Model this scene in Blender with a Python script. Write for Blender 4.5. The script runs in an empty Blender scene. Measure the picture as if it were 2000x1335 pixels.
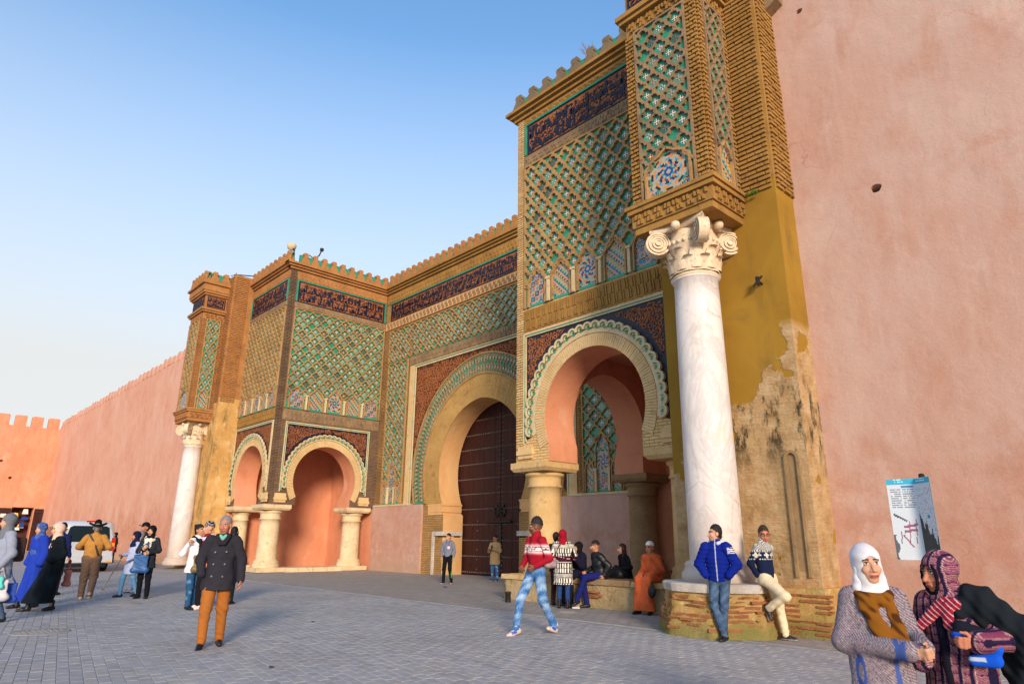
import bpy, math, random
import numpy as np
from mathutils import Vector, Matrix
random.seed(7); rng = np.random.default_rng(7)
scene = bpy.context.scene
COL = scene.collection
R_ = math.radians

# ------------------------------------------------------------------ camera
CAM_F, CAM_PITCH, CAM_YAW, CAM_ROLL, CAM_H = 1290.1, 0.291495, -0.824237, 0.008605, 1.45
def cam_axes():
    d = np.array([math.sin(CAM_YAW)*math.cos(CAM_PITCH), math.cos(CAM_YAW)*math.cos(CAM_PITCH), math.sin(CAM_PITCH)])
    r = np.cross(d, [0, 0, 1.]); r /= np.linalg.norm(r); u = np.cross(r, d)
    return math.cos(CAM_ROLL)*r+math.sin(CAM_ROLL)*u, -math.sin(CAM_ROLL)*r+math.cos(CAM_ROLL)*u, d
cr, cu, cd = cam_axes()
cam = bpy.data.cameras.new('camera'); camo = bpy.data.objects.new('camera', cam); COL.objects.link(camo)
camo.matrix_world = Matrix(((cr[0], cu[0], -cd[0], 0), (cr[1], cu[1], -cd[1], 0), (cr[2], cu[2], -cd[2], CAM_H), (0, 0, 0, 1)))
cam.sensor_fit = 'HORIZONTAL'; cam.sensor_width = 36; cam.lens = CAM_F/2000*36
cam.clip_start = 0.05; cam.clip_end = 3000
scene.camera = camo
def gz(x, y, z=0.0):
    v = (x-1000)*cr-(y-667.5)*cu+CAM_F*cd
    t = (z-CAM_H)/v[2]
    return Vector((t*v[0], t*v[1], z))

# ------------------------------------------------------------------ light
SUN_EL, SUN_AZ = 15.0, -34.0        # azimuth: degrees from +X, negative = in front of the facade
world = bpy.data.worlds.new('World'); scene.world = world; world.use_nodes = True
nt = world.node_tree; nt.nodes.clear()
sky = nt.nodes.new('ShaderNodeTexSky'); sky.sky_type = 'NISHITA'; sky.sun_disc = False
sv = Vector((math.cos(R_(SUN_AZ))*math.cos(R_(SUN_EL)), math.sin(R_(SUN_AZ))*math.cos(R_(SUN_EL)), math.sin(R_(SUN_EL))))
sky.sun_elevation = R_(SUN_EL)
sky.sun_rotation = math.atan2(sv.x, sv.y)
sky.altitude = 500; sky.air_density = 1.0; sky.dust_density = 1.0; sky.ozone_density = 2.2
bg = nt.nodes.new('ShaderNodeBackground'); bg.inputs[1].default_value = 0.15
wo = nt.nodes.new('ShaderNodeOutputWorld')
# pale evening haze towards the horizon, the same all round
tc = nt.nodes.new('ShaderNodeTexCoord'); sx = nt.nodes.new('ShaderNodeSeparateXYZ'); mr = nt.nodes.new('ShaderNodeMapRange'); mr.inputs[1].default_value = .66; mr.inputs[2].default_value = .22; mr.inputs[3].default_value = 0.0; mr.inputs[4].default_value = .96; mr.interpolation_type = 'LINEAR'
mx = nt.nodes.new('ShaderNodeMix'); mx.data_type = 'RGBA'; mx.inputs[7].default_value = (2.40, 2.40, 2.33, 1)
nt.links.new(tc.outputs['Generated'], sx.inputs[0]); nt.links.new(sx.outputs[2], mr.inputs[0]); nt.links.new(mr.outputs[0], mx.inputs[0]); tn = nt.nodes.new('ShaderNodeMix'); tn.data_type = 'RGBA'; tn.blend_type = 'MULTIPLY'; tn.inputs[0].default_value = 1.0; tn.inputs[7].default_value = (.80, .97, 1.02, 1); nt.links.new(sky.outputs[0], tn.inputs[6]); nt.links.new(tn.outputs[2], mx.inputs[6])
nt.links.new(mx.outputs[2], bg.inputs[0]); nt.links.new(bg.outputs[0], wo.inputs[0])
sun = bpy.data.lights.new('sun', 'SUN'); suno = bpy.data.objects.new('sun', sun); COL.objects.link(suno)
sun.energy = 2.0; sun.angle = R_(12); sun.color = (1.0, 0.80, 0.62)
suno.rotation_euler = (-sv).to_track_quat('-Z', 'Y').to_euler()
suno.location = (20, -10, 30)
scene.view_settings.view_transform = 'Standard'; scene.view_settings.look = 'None'
scene.view_settings.exposure = 1.2; scene.view_settings.gamma = 1.0
scene.cycles.use_denoising = True
scene.cycles.max_bounces = 8; scene.cycles.diffuse_bounces = 4; scene.cycles.glossy_bounces = 3

# ------------------------------------------------------------------ materials
def lin(c): return tuple(((v/255)/12.92 if v/255 <= .04045 else ((v/255+.055)/1.055)**2.4) for v in c)
def L4(c): return (*lin(c), 1.0)
MATS = {}
class NT:
    def __init__(s, name):
        s.m = bpy.data.materials.new(name); s.m.use_nodes = True; s.t = s.m.node_tree
        s.b = s.t.nodes['Principled BSDF']; MATS[name] = s.m
        s.geo = s.n('ShaderNodeNewGeometry')
    def n(s, k, **kw):
        x = s.t.nodes.new(k)
        for a, v in kw.items(): setattr(x, a, v)
        return x
    def l(s, a, b): s.t.links.new(a, b)
    def pos(s, sx=1, sy=1, sz=1):
        m = s.n('ShaderNodeMapping'); m.inputs['Scale'].default_value = (sx, sy, sz); s.l(s.geo.outputs['Position'], m.inputs[0]); return m.outputs[0]
    def noise(s, scale, detail=6, rough=.55, vec=None, dist=0):
        x = s.n('ShaderNodeTexNoise'); x.inputs['Scale'].default_value = scale; x.inputs['Detail'].default_value = detail
        x.inputs['Roughness'].default_value = rough; x.inputs['Distortion'].default_value = dist
        s.l(vec or s.geo.outputs['Position'], x.inputs['Vector']); return x.outputs[0]
    def ramp(s, fac, stops, interp='LINEAR'):
        x = s.n('ShaderNodeValToRGB'); x.color_ramp.interpolation = interp
        e = x.color_ramp.elements
        while len(e) < len(stops): e.new(.5)
        for i, (p, c) in enumerate(stops): e[i].position = p; e[i].color = c if len(c) == 4 else (*c, 1)
        s.l(fac, x.inputs[0]); return x.outputs[0]
    def mask(s, fac, a, b):
        x = s.n('ShaderNodeMapRange'); x.inputs[1].default_value = a; x.inputs[2].default_value = b; s.l(fac, x.inputs[0]); return x.outputs[0]
    def math(s, op, a, b=None):
        x = s.n('ShaderNodeMath', operation=op)
        for i, v in enumerate((a, b)):
            if v is None: continue
            if isinstance(v, (int, float)): x.inputs[i].default_value = v
            else: s.l(v, x.inputs[i])
        return x.outputs[0]
    def mix(s, fac, a, b, mode='MIX'):
        x = s.n('ShaderNodeMix', data_type='RGBA', blend_type=mode)
        for i, v in ((0, fac), (6, a), (7, b)):
            if isinstance(v, (int, float)): x.inputs[i].default_value = v
            elif isinstance(v, tuple): x.inputs[i].default_value = v if len(v) == 4 else (*v, 1)
            else: s.l(v, x.inputs[i])
        return x.outputs[2]
    def bump(s, h, strength=.4, dist=.02, prev=None):
        x = s.n('ShaderNodeBump'); x.inputs['Strength'].default_value = strength; x.inputs['Distance'].default_value = dist
        s.l(h, x.inputs['Height'])
        if prev: s.l(prev, x.inputs['Normal'])
        return x.outputs[0]
    def sep(s):
        x = s.n('ShaderNodeSeparateXYZ'); s.l(s.geo.outputs['Position'], x.inputs[0]); return x.outputs
    def out(s, col, rough=.85, normal=None, spec=.3, metal=0):
        if isinstance(col, tuple): s.b.inputs['Base Color'].default_value = col if len(col) == 4 else (*col, 1)
        else: s.l(col, s.b.inputs['Base Color'])
        if isinstance(rough, (int, float)): s.b.inputs['Roughness'].default_value = rough
        else: s.l(rough, s.b.inputs['Roughness'])
        s.b.inputs['Specular IOR Level'].default_value = spec; s.b.inputs['Metallic'].default_value = metal
        if normal: s.l(normal, s.b.inputs['Normal'])
        return s.m
def stone(name, c1, c2, c3=None, sc=1.5, bump=.35, bsc=35, rough=.88, spec=.25, bd=.02):
    t = NT(name)
    n1 = t.noise(sc, 8, .62); col = t.ramp(n1, [(.32, L4(c1)), (.68, L4(c2))])
    if c3: n2 = t.noise(sc*3.1, 7, .65, dist=.6); col = t.mix(t.mask(n2, .56, .7), col, L4(c3))
    n3 = t.noise(sc*22, 4, .7); col = t.mix(.35, col, t.ramp(n3, [(.3, (.55, .55, .55, 1)), (.7, (1.25, 1.25, 1.25, 1))]), 'MULTIPLY')
    nb = t.noise(bsc, 6, .65)
    return t.out(col, rough, t.bump(nb, bump, bd), spec)
def attr(name, rough=.8, spec=.25, bump=.25, bsc=220, var=.18):
    t = NT(name); a = t.n('ShaderNodeVertexColor', layer_name='Col')
    n = t.noise(9, 5, .6); col = t.mix(var*2, a.outputs[0], t.ramp(n, [(.3, (.62, .62, .62, 1)), (.7, (1.3, 1.3, 1.3, 1))]), 'MULTIPLY')
    return t.out(col, rough, t.bump(t.noise(bsc, 3, .6), bump, .006), spec)

def plaster(name, cA, cB, cC, dirt, stain_hi=3.0, stain=True, streak=.5, scale=.35):
    t = NT(name); P = t.sep()
    n1 = t.noise(scale, 9, .6, dist=.4); col = t.ramp(n1, [(.3, L4(cA)), (.52, L4(cB)), (.74, L4(cC))])
    n2 = t.noise(1.7, 8, .68, t.pos(1, 1, .45)); col = t.mix(t.math('MULTIPLY', t.mask(n2, .5, .72), .55), col, L4(dirt))
    n3 = t.noise(3.0, 6, .6, t.pos(1.6, 1.6, .16)); col = t.mix(t.math('MULTIPLY', t.mask(n3, .52, .75), streak), col, L4(cC))
    n5 = t.noise(.9, 5, .55, t.pos(.7, .7, 1.1), dist=1.2); col = t.mix(t.math('MULTIPLY', t.mask(n5, .6, .68), .3), col, L4(cA))
    if stain:
        h = t.math('ADD', P[2], t.math('MULTIPLY', t.math('SUBTRACT', t.noise(.55, 8, .6, t.pos(1, 1, .4)), .5), -9.0))
        m = t.math('SUBTRACT', 1.0, t.mask(h, stain_hi-1.2, stain_hi+.4))
        m = t.math('MULTIPLY', m, t.mask(t.noise(2.6, 8, .7), .3, .62))
        col = t.mix(t.math('MULTIPLY', m, .75), col, L4(dirt))
        low = t.math('SUBTRACT', 1.0, t.mask(t.math('ADD', P[2], t.math('MULTIPLY', t.noise(1.3, 7, .6), -.9)), -.3, .35))
        col = t.mix(t.math('MULTIPLY', low, .6), col, L4((178, 152, 128)))
    rs = t.math('MULTIPLY', t.mask(t.noise(.42, 6, .6, t.pos(1, 1, 1.3), dist=2.0), .6, .72), t.math('MULTIPLY', t.mask(t.noise(2.1, 6, .6), .4, .6), .55)); col = t.mix(rs, col, L4(dirt))
    ef = t.math('MULTIPLY', t.mask(t.noise(.6, 8, .65, t.pos(1.3, 1.3, 1)), .6, .7), .3); col = t.mix(ef, col, L4((224, 200, 186)))
    vo = t.n('ShaderNodeTexVoronoi', feature='DISTANCE_TO_EDGE'); vo.inputs['Scale'].default_value = .55; wv = t.n('ShaderNodeVectorMath', operation='ADD'); t.l(t.pos(1, 1, .8), wv.inputs[0]); nz = t.n('ShaderNodeTexNoise'); nz.inputs['Scale'].default_value = 1.3; nz.inputs['Detail'].default_value = 6; t.l(t.geo.outputs['Position'], nz.inputs['Vector']); t.l(nz.outputs['Color'], wv.inputs[1]); t.l(wv.outputs[0], vo.inputs['Vector'])
    ck = t.math('MULTIPLY', t.math('SUBTRACT', 1.0, t.mask(vo.outputs['Distance'], 0, .006)), t.math('MULTIPLY', t.mask(t.noise(.5, 4, .5), .55, .68), .5)); col = t.mix(ck, col, L4((150, 100, 78)))
    n4 = t.noise(28, 5, .7); col = t.mix(.3, col, t.ramp(n4, [(.3, (.75, .75, .75, 1)), (.7, (1.15, 1.15, 1.15, 1))]), 'MULTIPLY')
    b1 = t.bump(t.noise(1.1, 8, .55), .4, .12); b2 = t.bump(t.noise(34, 6, .7), .45, .015, b1)
    return t.out(col, .93, b2, .15)

plaster('pink_plaster', (190, 149, 131), (193, 160, 145), (199, 172, 159), (180, 128, 104))
plaster('lit_pink_plaster', (206, 150, 126), (212, 162, 138), (216, 172, 152), (186, 128, 98))  # brighter, warmer copy of the pink plaster: light on the long rampart painted in
plaster('salmon_plaster', (206, 136, 102), (210, 144, 110), (214, 156, 124), (186, 116, 82), stain=False, streak=.3)
plaster('sunlit_plaster', (202, 134, 100), (208, 146, 112), (212, 158, 128), (184, 112, 78), stain_hi=1.5)  # warm sunlight on the far wall is mixed into this plaster's colour
plaster('tan_plaster', (206, 158, 104), (212, 166, 112), (216, 176, 128), (186, 138, 88), stain=False, streak=.3)
def ochre_pier():
    t = NT('ochre_pier'); P = t.sep()
    ol = t.ramp(t.noise(.8, 8, .6, dist=.5), [(.3, L4((138, 104, 36))), (.6, L4((154, 118, 42))), (.8, L4((122, 96, 46)))])
    ex = t.ramp(t.noise(3.2, 9, .68), [(.3, L4((150, 118, 78))), (.5, L4((178, 148, 106))), (.72, L4((196, 172, 136)))])
    rows = t.noise(5, 5, .6, t.pos(1, 1, 6.5)); ex = t.mix(t.math('MULTIPLY', t.mask(rows, .56, .66), .5), ex, L4((166, 112, 66)))
    blk = t.math('MULTIPLY', t.mask(t.noise(2.2, 9, .75, t.pos(1.4, 1.4, .5)), .52, .6), t.math('MULTIPLY', t.mask(P[2], 2.6, 3.2), t.math('SUBTRACT', 1.0, t.mask(P[2], 4.0, 4.6))))
    ex = t.mix(blk, ex, L4((70, 62, 44)))
    h = t.math('ADD', P[2], t.math('MULTIPLY', t.math('SUBTRACT', t.noise(.75, 7, .55), .5), 5.5))
    # plaster left on the upper part, broken away lower down (the break climbs towards the outer edge)
    h = t.math('SUBTRACT', h, t.math('MULTIPLY', t.math('ADD', P[0], 6.4), .7))
    m = t.mask(h, 3.85, 3.95); m2 = t.mask(t.noise(.95, 6, .5, t.pos(1, 1, 1)), .585, .595); m = t.math('MAXIMUM', m, m2)
    hi = t.mask(P[2], 5.2, 5.4); m = t.math('MAXIMUM', m, hi)
    col = t.mix(m, ex, ol)
    lowb = t.math('SUBTRACT', 1.0, t.mask(t.math('ADD', P[2], t.math('MULTIPLY', t.noise(2.4, 6, .6), .7)), 1.0, 1.25))
    col = t.mix(t.math('MULTIPLY', lowb, .7), col, t.ramp(t.noise(4.5, 7, .7, t.pos(.6, .6, 3.5)), [(.35, L4((170, 96, 48))), (.55, L4((206, 152, 92))), (.7, L4((196, 160, 120)))]))
    drk = t.math('MULTIPLY', t.mask(t.noise(1.3, 7, .6, t.pos(1.5, 1.5, .3)), .55, .75), .55); col = t.mix(drk, col, L4((92, 74, 40)))
    bh = t.math('ADD', t.math('MULTIPLY', m, .6), t.math('MULTIPLY', t.math('ADD', t.noise(16, 7, .7), t.noise(5, 5, .6, t.pos(1, 1, 5))), t.math('SUBTRACT', 1.05, m)))
    return t.out(col, .92, t.bump(bh, .8, .03), .2)
ochre_pier()
def brick(name, c1, c2, mort, dirt, amount=.5, sx=1.0, rowh=.075, bw=.26):
    t = NT(name); P = t.sep()
    cx = t.n('ShaderNodeCombineXYZ'); t.l(t.math('ADD', P[0], P[1]), cx.inputs[0]); t.l(P[2], cx.inputs[1])
    b = t.n('ShaderNodeTexBrick'); t.l(cx.outputs[0], b.inputs[0]); b.inputs['Scale'].default_value = 1.0
    b.inputs['Brick Width'].default_value = bw; b.inputs['Row Height'].default_value = rowh; b.inputs['Mortar Size'].default_value = .011; b.inputs['Mortar Smooth'].default_value = .3
    b.inputs['Color1'].default_value = L4(c1); b.inputs['Color2'].default_value = L4(c2); b.inputs['Mortar'].default_value = L4(mort)
    col = t.mix(t.math('MULTIPLY', t.mask(t.noise(.9, 8, .62), .46, .7), amount), b.outputs[0], L4(dirt))
    col = t.mix(.45, col, t.ramp(t.noise(26, 5, .7), [(.3, (.6, .6, .6, 1)), (.7, (1.25, 1.25, 1.25, 1))]), 'MULTIPLY')
    h = t.math('SUBTRACT', t.math('MULTIPLY', t.noise(30, 5, .65), .5), b.outputs[1])
    return t.out(col, .9, t.bump(h, .8, .02), .2)
brick('ochre_brick', (184, 144, 90), (166, 126, 74), (126, 96, 58), (116, 96, 70), .5)
brick('pale_brick', (222, 190, 136), (210, 174, 116), (176, 138, 88), (150, 128, 100), .3)
brick('dark_brick', (134, 108, 84), (116, 92, 72), (88, 70, 54), (84, 74, 64), .6)
stone('ochre_block', (168, 128, 68), (144, 106, 52), (112, 90, 58), 1.2, .35, 30)
stone('pale_voussoir', (222, 192, 142), (204, 170, 116), (180, 148, 102), 1.6, .4, 40)
stone('gold_voussoir', (196, 158, 96), (178, 138, 78), (158, 122, 72), 1.2, .4, 40)
stone('cream_stucco', (216, 198, 158), (198, 176, 134), (160, 144, 110), 2.5, .4, 40)
stone('lattice_brick', (182, 146, 96), (158, 120, 74), (112, 94, 72), 1.1, .45, 45)
stone('weathered_brick', (158, 130, 94), (122, 100, 78), (92, 80, 66), 1.6, .6, 26)
stone('merlon_brick', (180, 126, 74), (156, 106, 60), (116, 90, 64), 1.4, .4, 30)
stone('terracotta', (170, 106, 62), (142, 84, 48), (96, 60, 46), 3.0, .4, 50)
stone('dark_terracotta', (92, 52, 36), (64, 38, 34), (40, 32, 44), 3.0, .4, 60)
stone('navy_glaze', (30, 26, 46), (20, 20, 40), (58, 38, 40), 4, .3, 60, rough=.45, spec=.4)
stone('green_glaze', (30, 128, 100), (52, 150, 118), (120, 150, 110), 3, .2, 60, rough=.35, spec=.5)
stone('tan_stone', (208, 178, 128), (188, 152, 96), (160, 136, 104), 1.8, .5, 24)
stone('brown_stone', (158, 132, 96), (136, 110, 76), (118, 100, 78), 1.8, .5, 24)
stone('pale_stone', (226, 206, 170), (206, 180, 138), (176, 152, 118), 1.6, .45, 26)
stone('moss_stone', (184, 162, 124), (162, 138, 98), (132, 122, 74), 2.2, .8, 12, bd=.05)
stone('grey_slab', (206, 198, 188), (178, 168, 156), (140, 130, 116), 3, .5, 30)
stone('concrete', (158, 154, 150), (142, 138, 134), (122, 118, 114), 2, .3, 60)
stone('iron', (28, 26, 28), (40, 36, 34), None, 8, .3, 60, rough=.55, spec=.4)
stone('carved_marble', (232, 214, 186), (214, 188, 152), (168, 132, 96), 5, .6, 45, rough=.7)
def marble():
    t = NT('white_marble')
    n = t.noise(.9, 10, .68, t.pos(1, 1, .5), dist=1.6); col = t.ramp(n, [(.35, L4((206, 200, 196))), (.5, L4((216, 211, 207))), (.56, L4((196, 190, 188))), (.62, L4((214, 209, 204)))])
    c2 = t.noise(2.2, 9, .7, dist=.5); col = t.mix(t.math('MULTIPLY', t.mask(c2, .56, .74), .6), col, L4((206, 184, 160)))
    vv = t.n('ShaderNodeTexVoronoi', feature='DISTANCE_TO_EDGE'); vv.inputs['Scale'].default_value = .8; t.l(t.pos(1, 1, .6), vv.inputs['Vector'])
    col = t.mix(t.math('MULTIPLY', t.math('SUBTRACT', 1.0, t.mask(vv.outputs['Distance'], 0, .012)), t.math('MULTIPLY', t.mask(c2, .4, .6), .55)), col, L4((170, 140, 118)))
    P = t.sep(); lo = t.math('MULTIPLY', t.math('SUBTRACT', 1.0, t.mask(t.math('ADD', P[2], t.math('MULTIPLY', t.noise(2.0, 7, .65), -2.2)), -.4, 1.4)), .6); col = t.mix(lo, col, L4((176, 152, 128)))
    st = t.math('MULTIPLY', t.mask(t.noise(4.0, 7, .7, t.pos(1.5, 1.5, .12)), .54, .72), .4); col = t.mix(st, col, L4((186, 166, 146)))
    return t.out(col, .55, t.bump(t.noise(16, 7, .7), .25, .012), .35)
marble()
def stained_pier():
    t = NT('stained_pier'); P = t.sep()
    c = t.ramp(t.noise(1.1, 9, .62, dist=.5), [(.3, L4((176, 132, 72))), (.55, L4((200, 158, 96))), (.75, L4((214, 180, 124)))])
    d = t.math('MULTIPLY', t.mask(t.noise(1.6, 9, .7, t.pos(1.5, 1.5, .45)), .5, .64), .75); c = t.mix(d, c, L4((112, 86, 46)))
    c = t.mix(t.math('MULTIPLY', t.mask(t.noise(3.3, 8, .7), .56, .66), .6), c, L4((222, 192, 146)))
    return t.out(c, .92, t.bump(t.noise(14, 8, .7), .8, .03), .2)
stained_pier()
stone('grey_merlon', (134, 114, 88), (106, 92, 74), (84, 78, 64), 2.0, .6, 26)
stone('old_brick', (160, 102, 66), (140, 88, 56), (160, 138, 84), 4.0, .8, 16, bd=.03)
t_ = NT('stud_iron'); t_.out(L4((120, 112, 106)), .5, None, .5, .4)
def rubble_brick():
    t = NT('mossy_brickwork'); P = t.sep()
    n = t.noise(3.2, 8, .66); col = t.ramp(n, [(.3, L4((168, 124, 74))), (.5, L4((188, 148, 92))), (.72, L4((204, 174, 128)))])
    g = t.math('MULTIPLY', t.mask(t.noise(1.5, 8, .65), .44, .62), .85); col = t.mix(g, col, L4((146, 132, 66)))
    col = t.mix(t.math('MULTIPLY', t.mask(t.noise(5, 7, .7), .58, .7), .6), col, L4((232, 206, 164)))
    low = t.math('SUBTRACT', 1.0, t.mask(t.math('ADD', P[2], t.math('MULTIPLY', t.noise(2.4, 5, .6), -.35)), -.05, .2)); col = t.mix(t.math('MULTIPLY', low, .75), col, L4((110, 112, 60)))
    return t.out(col, .92, t.bump(t.noise(18, 7, .7), .9, .03), .2)
rubble_brick()
def wood():
    t = NT('dark_cedar'); P = t.sep()
    n = t.noise(9, 7, .65, t.pos(2.2, 2.2, .12)); col = t.ramp(n, [(.3, L4((44, 20, 18))), (.6, L4((66, 30, 24))), (.8, L4((84, 42, 32)))])
    w = t.noise(1.2, 5, .6); col = t.mix(t.math('MULTIPLY', t.mask(w, .5, .7), .5), col, L4((40, 18, 18)))
    return t.out(col, .6, t.bump(t.noise(14, 6, .6, t.pos(3, 3, .1)), .5, .012), .3)
wood()
attr('glazed_tile', .3, .5, .12, 120, .12); attr('zellij', .35, .5, .1, 150, .08)
attr('cloth', .92, .12, .35, 420, .1); attr('leather', .45, .4, .3, 160, .1); attr('skin', .55, .35, .12, 300, .05); attr('hair', .6, .3, .6, 260, .15)
attr('print', .6, .3, .05, 100, .04)
def paver_mat():
    t = NT('paver_stone'); a = t.n('ShaderNodeVertexColor', layer_name='Col')
    col = t.mix(t.math('MULTIPLY', t.mask(t.noise(.5, 8, .6), .42, .7), .5), a.outputs[0], L4((138, 134, 131)))
    col = t.mix(t.math('MULTIPLY', t.mask(t.noise(3.0, 8, .7), .54, .7), .45), col, L4((112, 104, 96)))
    gv = t.n('ShaderNodeTexVoronoi'); gv.inputs['Scale'].default_value = 2.3; t.l(t.geo.outputs['Position'], gv.inputs['Vector']); col = t.mix(t.math('MULTIPLY', t.math('SUBTRACT', 1.0, t.mask(gv.outputs['Distance'], .03, .06)), .6), col, L4((84, 78, 74)))
    col = t.mix(.24, col, t.ramp(t.noise(9, 5, .6), [(.3, (.62, .62, .62, 1)), (.7, (1.3, 1.3, 1.3, 1))]), 'MULTIPLY')
    return t.out(col, .9, t.bump(t.noise(55, 4, .6), .2, .006), .15)
paver_mat()
def ground_mat():
    t = NT('paving_ground'); th = R_(170.2)
    m = t.n('ShaderNodeMapping'); m.inputs['Rotation'].default_value = (0, 0, -th); t.l(t.geo.outputs['Position'], m.inputs[0])
    b = t.n('ShaderNodeTexBrick'); t.l(m.outputs[0], b.inputs[0]); b.inputs['Scale'].default_value = 1; b.inputs['Brick Width'].default_value = .24; b.inputs['Row Height'].default_value = .125
    b.inputs['Mortar Size'].default_value = .006; b.inputs['Color1'].default_value = L4((166, 165, 165)); b.inputs['Color2'].default_value = L4((160, 159, 160)); b.inputs['Mortar'].default_value = L4((130, 128, 127))
    col = t.mix(t.math('MULTIPLY', t.mask(t.noise(.5, 8, .6), .42, .7), .5), b.outputs[0], L4((138, 134, 131)))
    col = t.mix(.24, col, t.ramp(t.noise(9, 5, .6), [(.3, (.62, .62, .62, 1)), (.7, (1.3, 1.3, 1.3, 1))]), 'MULTIPLY')
    return t.out(col, .85, t.bump(t.math('SUBTRACT', t.math('MULTIPLY', t.noise(40, 4, .6), .4), b.outputs[1]), .4, .01), .25)
ground_mat()
def sett_mat():
    t = NT('stone_setts'); m = t.n('ShaderNodeMapping'); m.inputs['Rotation'].default_value = (0, 0, .06); t.l(t.geo.outputs['Position'], m.inputs[0])
    b = t.n('ShaderNodeTexBrick'); t.l(m.outputs[0], b.inputs[0]); b.inputs['Scale'].default_value = 1; b.inputs['Brick Width'].default_value = .30; b.inputs['Row Height'].default_value = .2
    b.inputs['Mortar Size'].default_value = .014; b.inputs['Color1'].default_value = L4((172, 164, 156)); b.inputs['Color2'].default_value = L4((156, 150, 144)); b.inputs['Mortar'].default_value = L4((124, 118, 112))
    col = t.mix(t.math('MULTIPLY', t.mask(t.noise(.8, 8, .65), .45, .68), .6), b.outputs[0], L4((156, 144, 130)))
    col = t.mix(.5, col, t.ramp(t.noise(18, 5, .7), [(.3, (.66, .66, .66, 1)), (.7, (1.25, 1.25, 1.25, 1))]), 'MULTIPLY')
    return t.out(col, .86, t.bump(t.math('SUBTRACT', t.math('MULTIPLY', t.noise(25, 5, .65), .6), b.outputs[1]), .6, .02), .25)
sett_mat()

# ------------------------------------------------------------------ mesh tools
class MB:
    def __init__(s): s.v = []; s.f = []; s.mi = []; s.c = []; s.cur = 0; s.col = (1, 1, 1); s.sm = []
    def face(s, pts, smooth=False):
        i = len(s.v); s.v.extend([tuple(p) for p in pts]); s.f.append(list(range(i, i+len(pts)))); s.mi.append(s.cur); s.c.append(s.col); s.sm.append(smooth)
    def grid(s, rows, closed=False, smooth=True, flip=False):
        i0 = len(s.v); n = len(rows[0])
        for r in rows: s.v.extend([tuple(p) for p in r])
        for a in range(len(rows)-1):
            for b in range(n if closed else n-1):
                q = [i0+a*n+b, i0+a*n+(b+1) % n, i0+(a+1)*n+(b+1) % n, i0+(a+1)*n+b]
                s.f.append(q[::-1] if flip else q); s.mi.append(s.cur); s.c.append(s.col); s.sm.append(smooth)
    def hexa(s, p):   # 8 points: bottom 4 ccw, top 4 ccw
        i = len(s.v); s.v.extend([tuple(q) for q in p])
        for q in ((3, 2, 1, 0), (4, 5, 6, 7), (0, 1, 5, 4), (1, 2, 6, 5), (2, 3, 7, 6), (3, 0, 4, 7)):
            s.f.append([i+k for k in q]); s.mi.append(s.cur); s.c.append(s.col); s.sm.append(False)
    def box(s, a, b):
        x0, y0, z0 = a; x1, y1, z1 = b
        s.hexa([(x0, y0, z0), (x1, y0, z0), (x1, y1, z0), (x0, y1, z0), (x0, y0, z1), (x1, y0, z1), (x1, y1, z1), (x0, y1, z1)])
    def lathe(s, prof, c=(0, 0, 0), n=32, smooth=True, a0=0, cap=True):
        rows = [[(c[0]+r*math.cos(a0+2*math.pi*k/n), c[1]+r*math.sin(a0+2*math.pi*k/n), c[2]+z) for k in range(n)] for r, z in prof]
        s.grid(rows, True, smooth)
        if cap: s.face(rows[-1]); s.face(rows[0][::-1])
    def tube(s, pts, rad, n=8, cap=True):
        rows = []
        for i, p in enumerate(pts):
            p = Vector(p); t = (Vector(pts[min(i+1, len(pts)-1)])-Vector(pts[max(i-1, 0)])).normalized()
            a = t.orthogonal().normalized() if abs(t.z) > .95 else t.cross(Vector((0, 0, 1))).normalized(); b = t.cross(a)
            r = rad[i] if isinstance(rad, (list, tuple)) else rad
            rows.append([p+a*r*math.cos(2*math.pi*k/n)+b*r*math.sin(2*math.pi*k/n) for k in range(n)])
        s.grid(rows, True, True, True)
        if cap: s.face(rows[0]); s.face(rows[-1][::-1])
    def mesh(s, name, mats):
        me = bpy.data.meshes.new(name); me.from_pydata(s.v, [], s.f); me.validate()
        for m in (mats if isinstance(mats, (list, tuple)) else [mats]): me.materials.append(MATS[m])
        if len(me.polygons) == len(s.f):
            me.polygons.foreach_set('material_index', s.mi); me.polygons.foreach_set('use_smooth', s.sm)
            if any(c != (1, 1, 1) for c in s.c):
                at = me.color_attributes.new('Col', 'FLOAT_COLOR', 'CORNER')
                arr = np.ones((len(me.loops), 4), np.float32); k = 0
                for f, c in zip(s.f, s.c): arr[k:k+len(f), :3] = c; k += len(f)
                at.data.foreach_set('color', arr.ravel())
        me.update(); return me
    def obj(s, name, mats, parent=None, kind=None):
        return link(s.mesh(name, mats), name, parent, kind)
def link(me, name, parent=None, kind=None, loc=None):
    o = bpy.data.objects.new(name, me); COL.objects.link(o)
    if parent is not None:
        o.parent = parent
    if loc is not None: o.location = loc
    if kind: o['kind'] = kind
    return o
def thing(name, label, cat, loc=(0, 0, 0), group=None):
    o = bpy.data.objects.new(name, None); COL.objects.link(o); o.location = loc; o['label'] = label; o['category'] = cat
    o.empty_display_size = .1
    if group: o['group'] = group
    return o
def tag(o, label, cat, group=None):
    o['label'] = label; o['category'] = cat
    if group: o['group'] = group
    return o
class Frame:          # a wall face: u along it, w up, d out of it
    def __init__(s, o, U): s.o = Vector(o); s.U = Vector(U); s.N = s.U.cross(Vector((0, 0, 1)))
    def __call__(s, u, w, d=0): return s.o+s.U*u+Vector((0, 0, w))+s.N*d
def fbox(mb, F, u0, u1, w0, w1, d0, d1):
    mb.hexa([F(u0, w0, d1), F(u1, w0, d1), F(u1, w0, d0), F(u0, w0, d0), F(u0, w1, d1), F(u1, w1, d1), F(u1, w1, d0), F(u0, w1, d0)])
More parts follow.
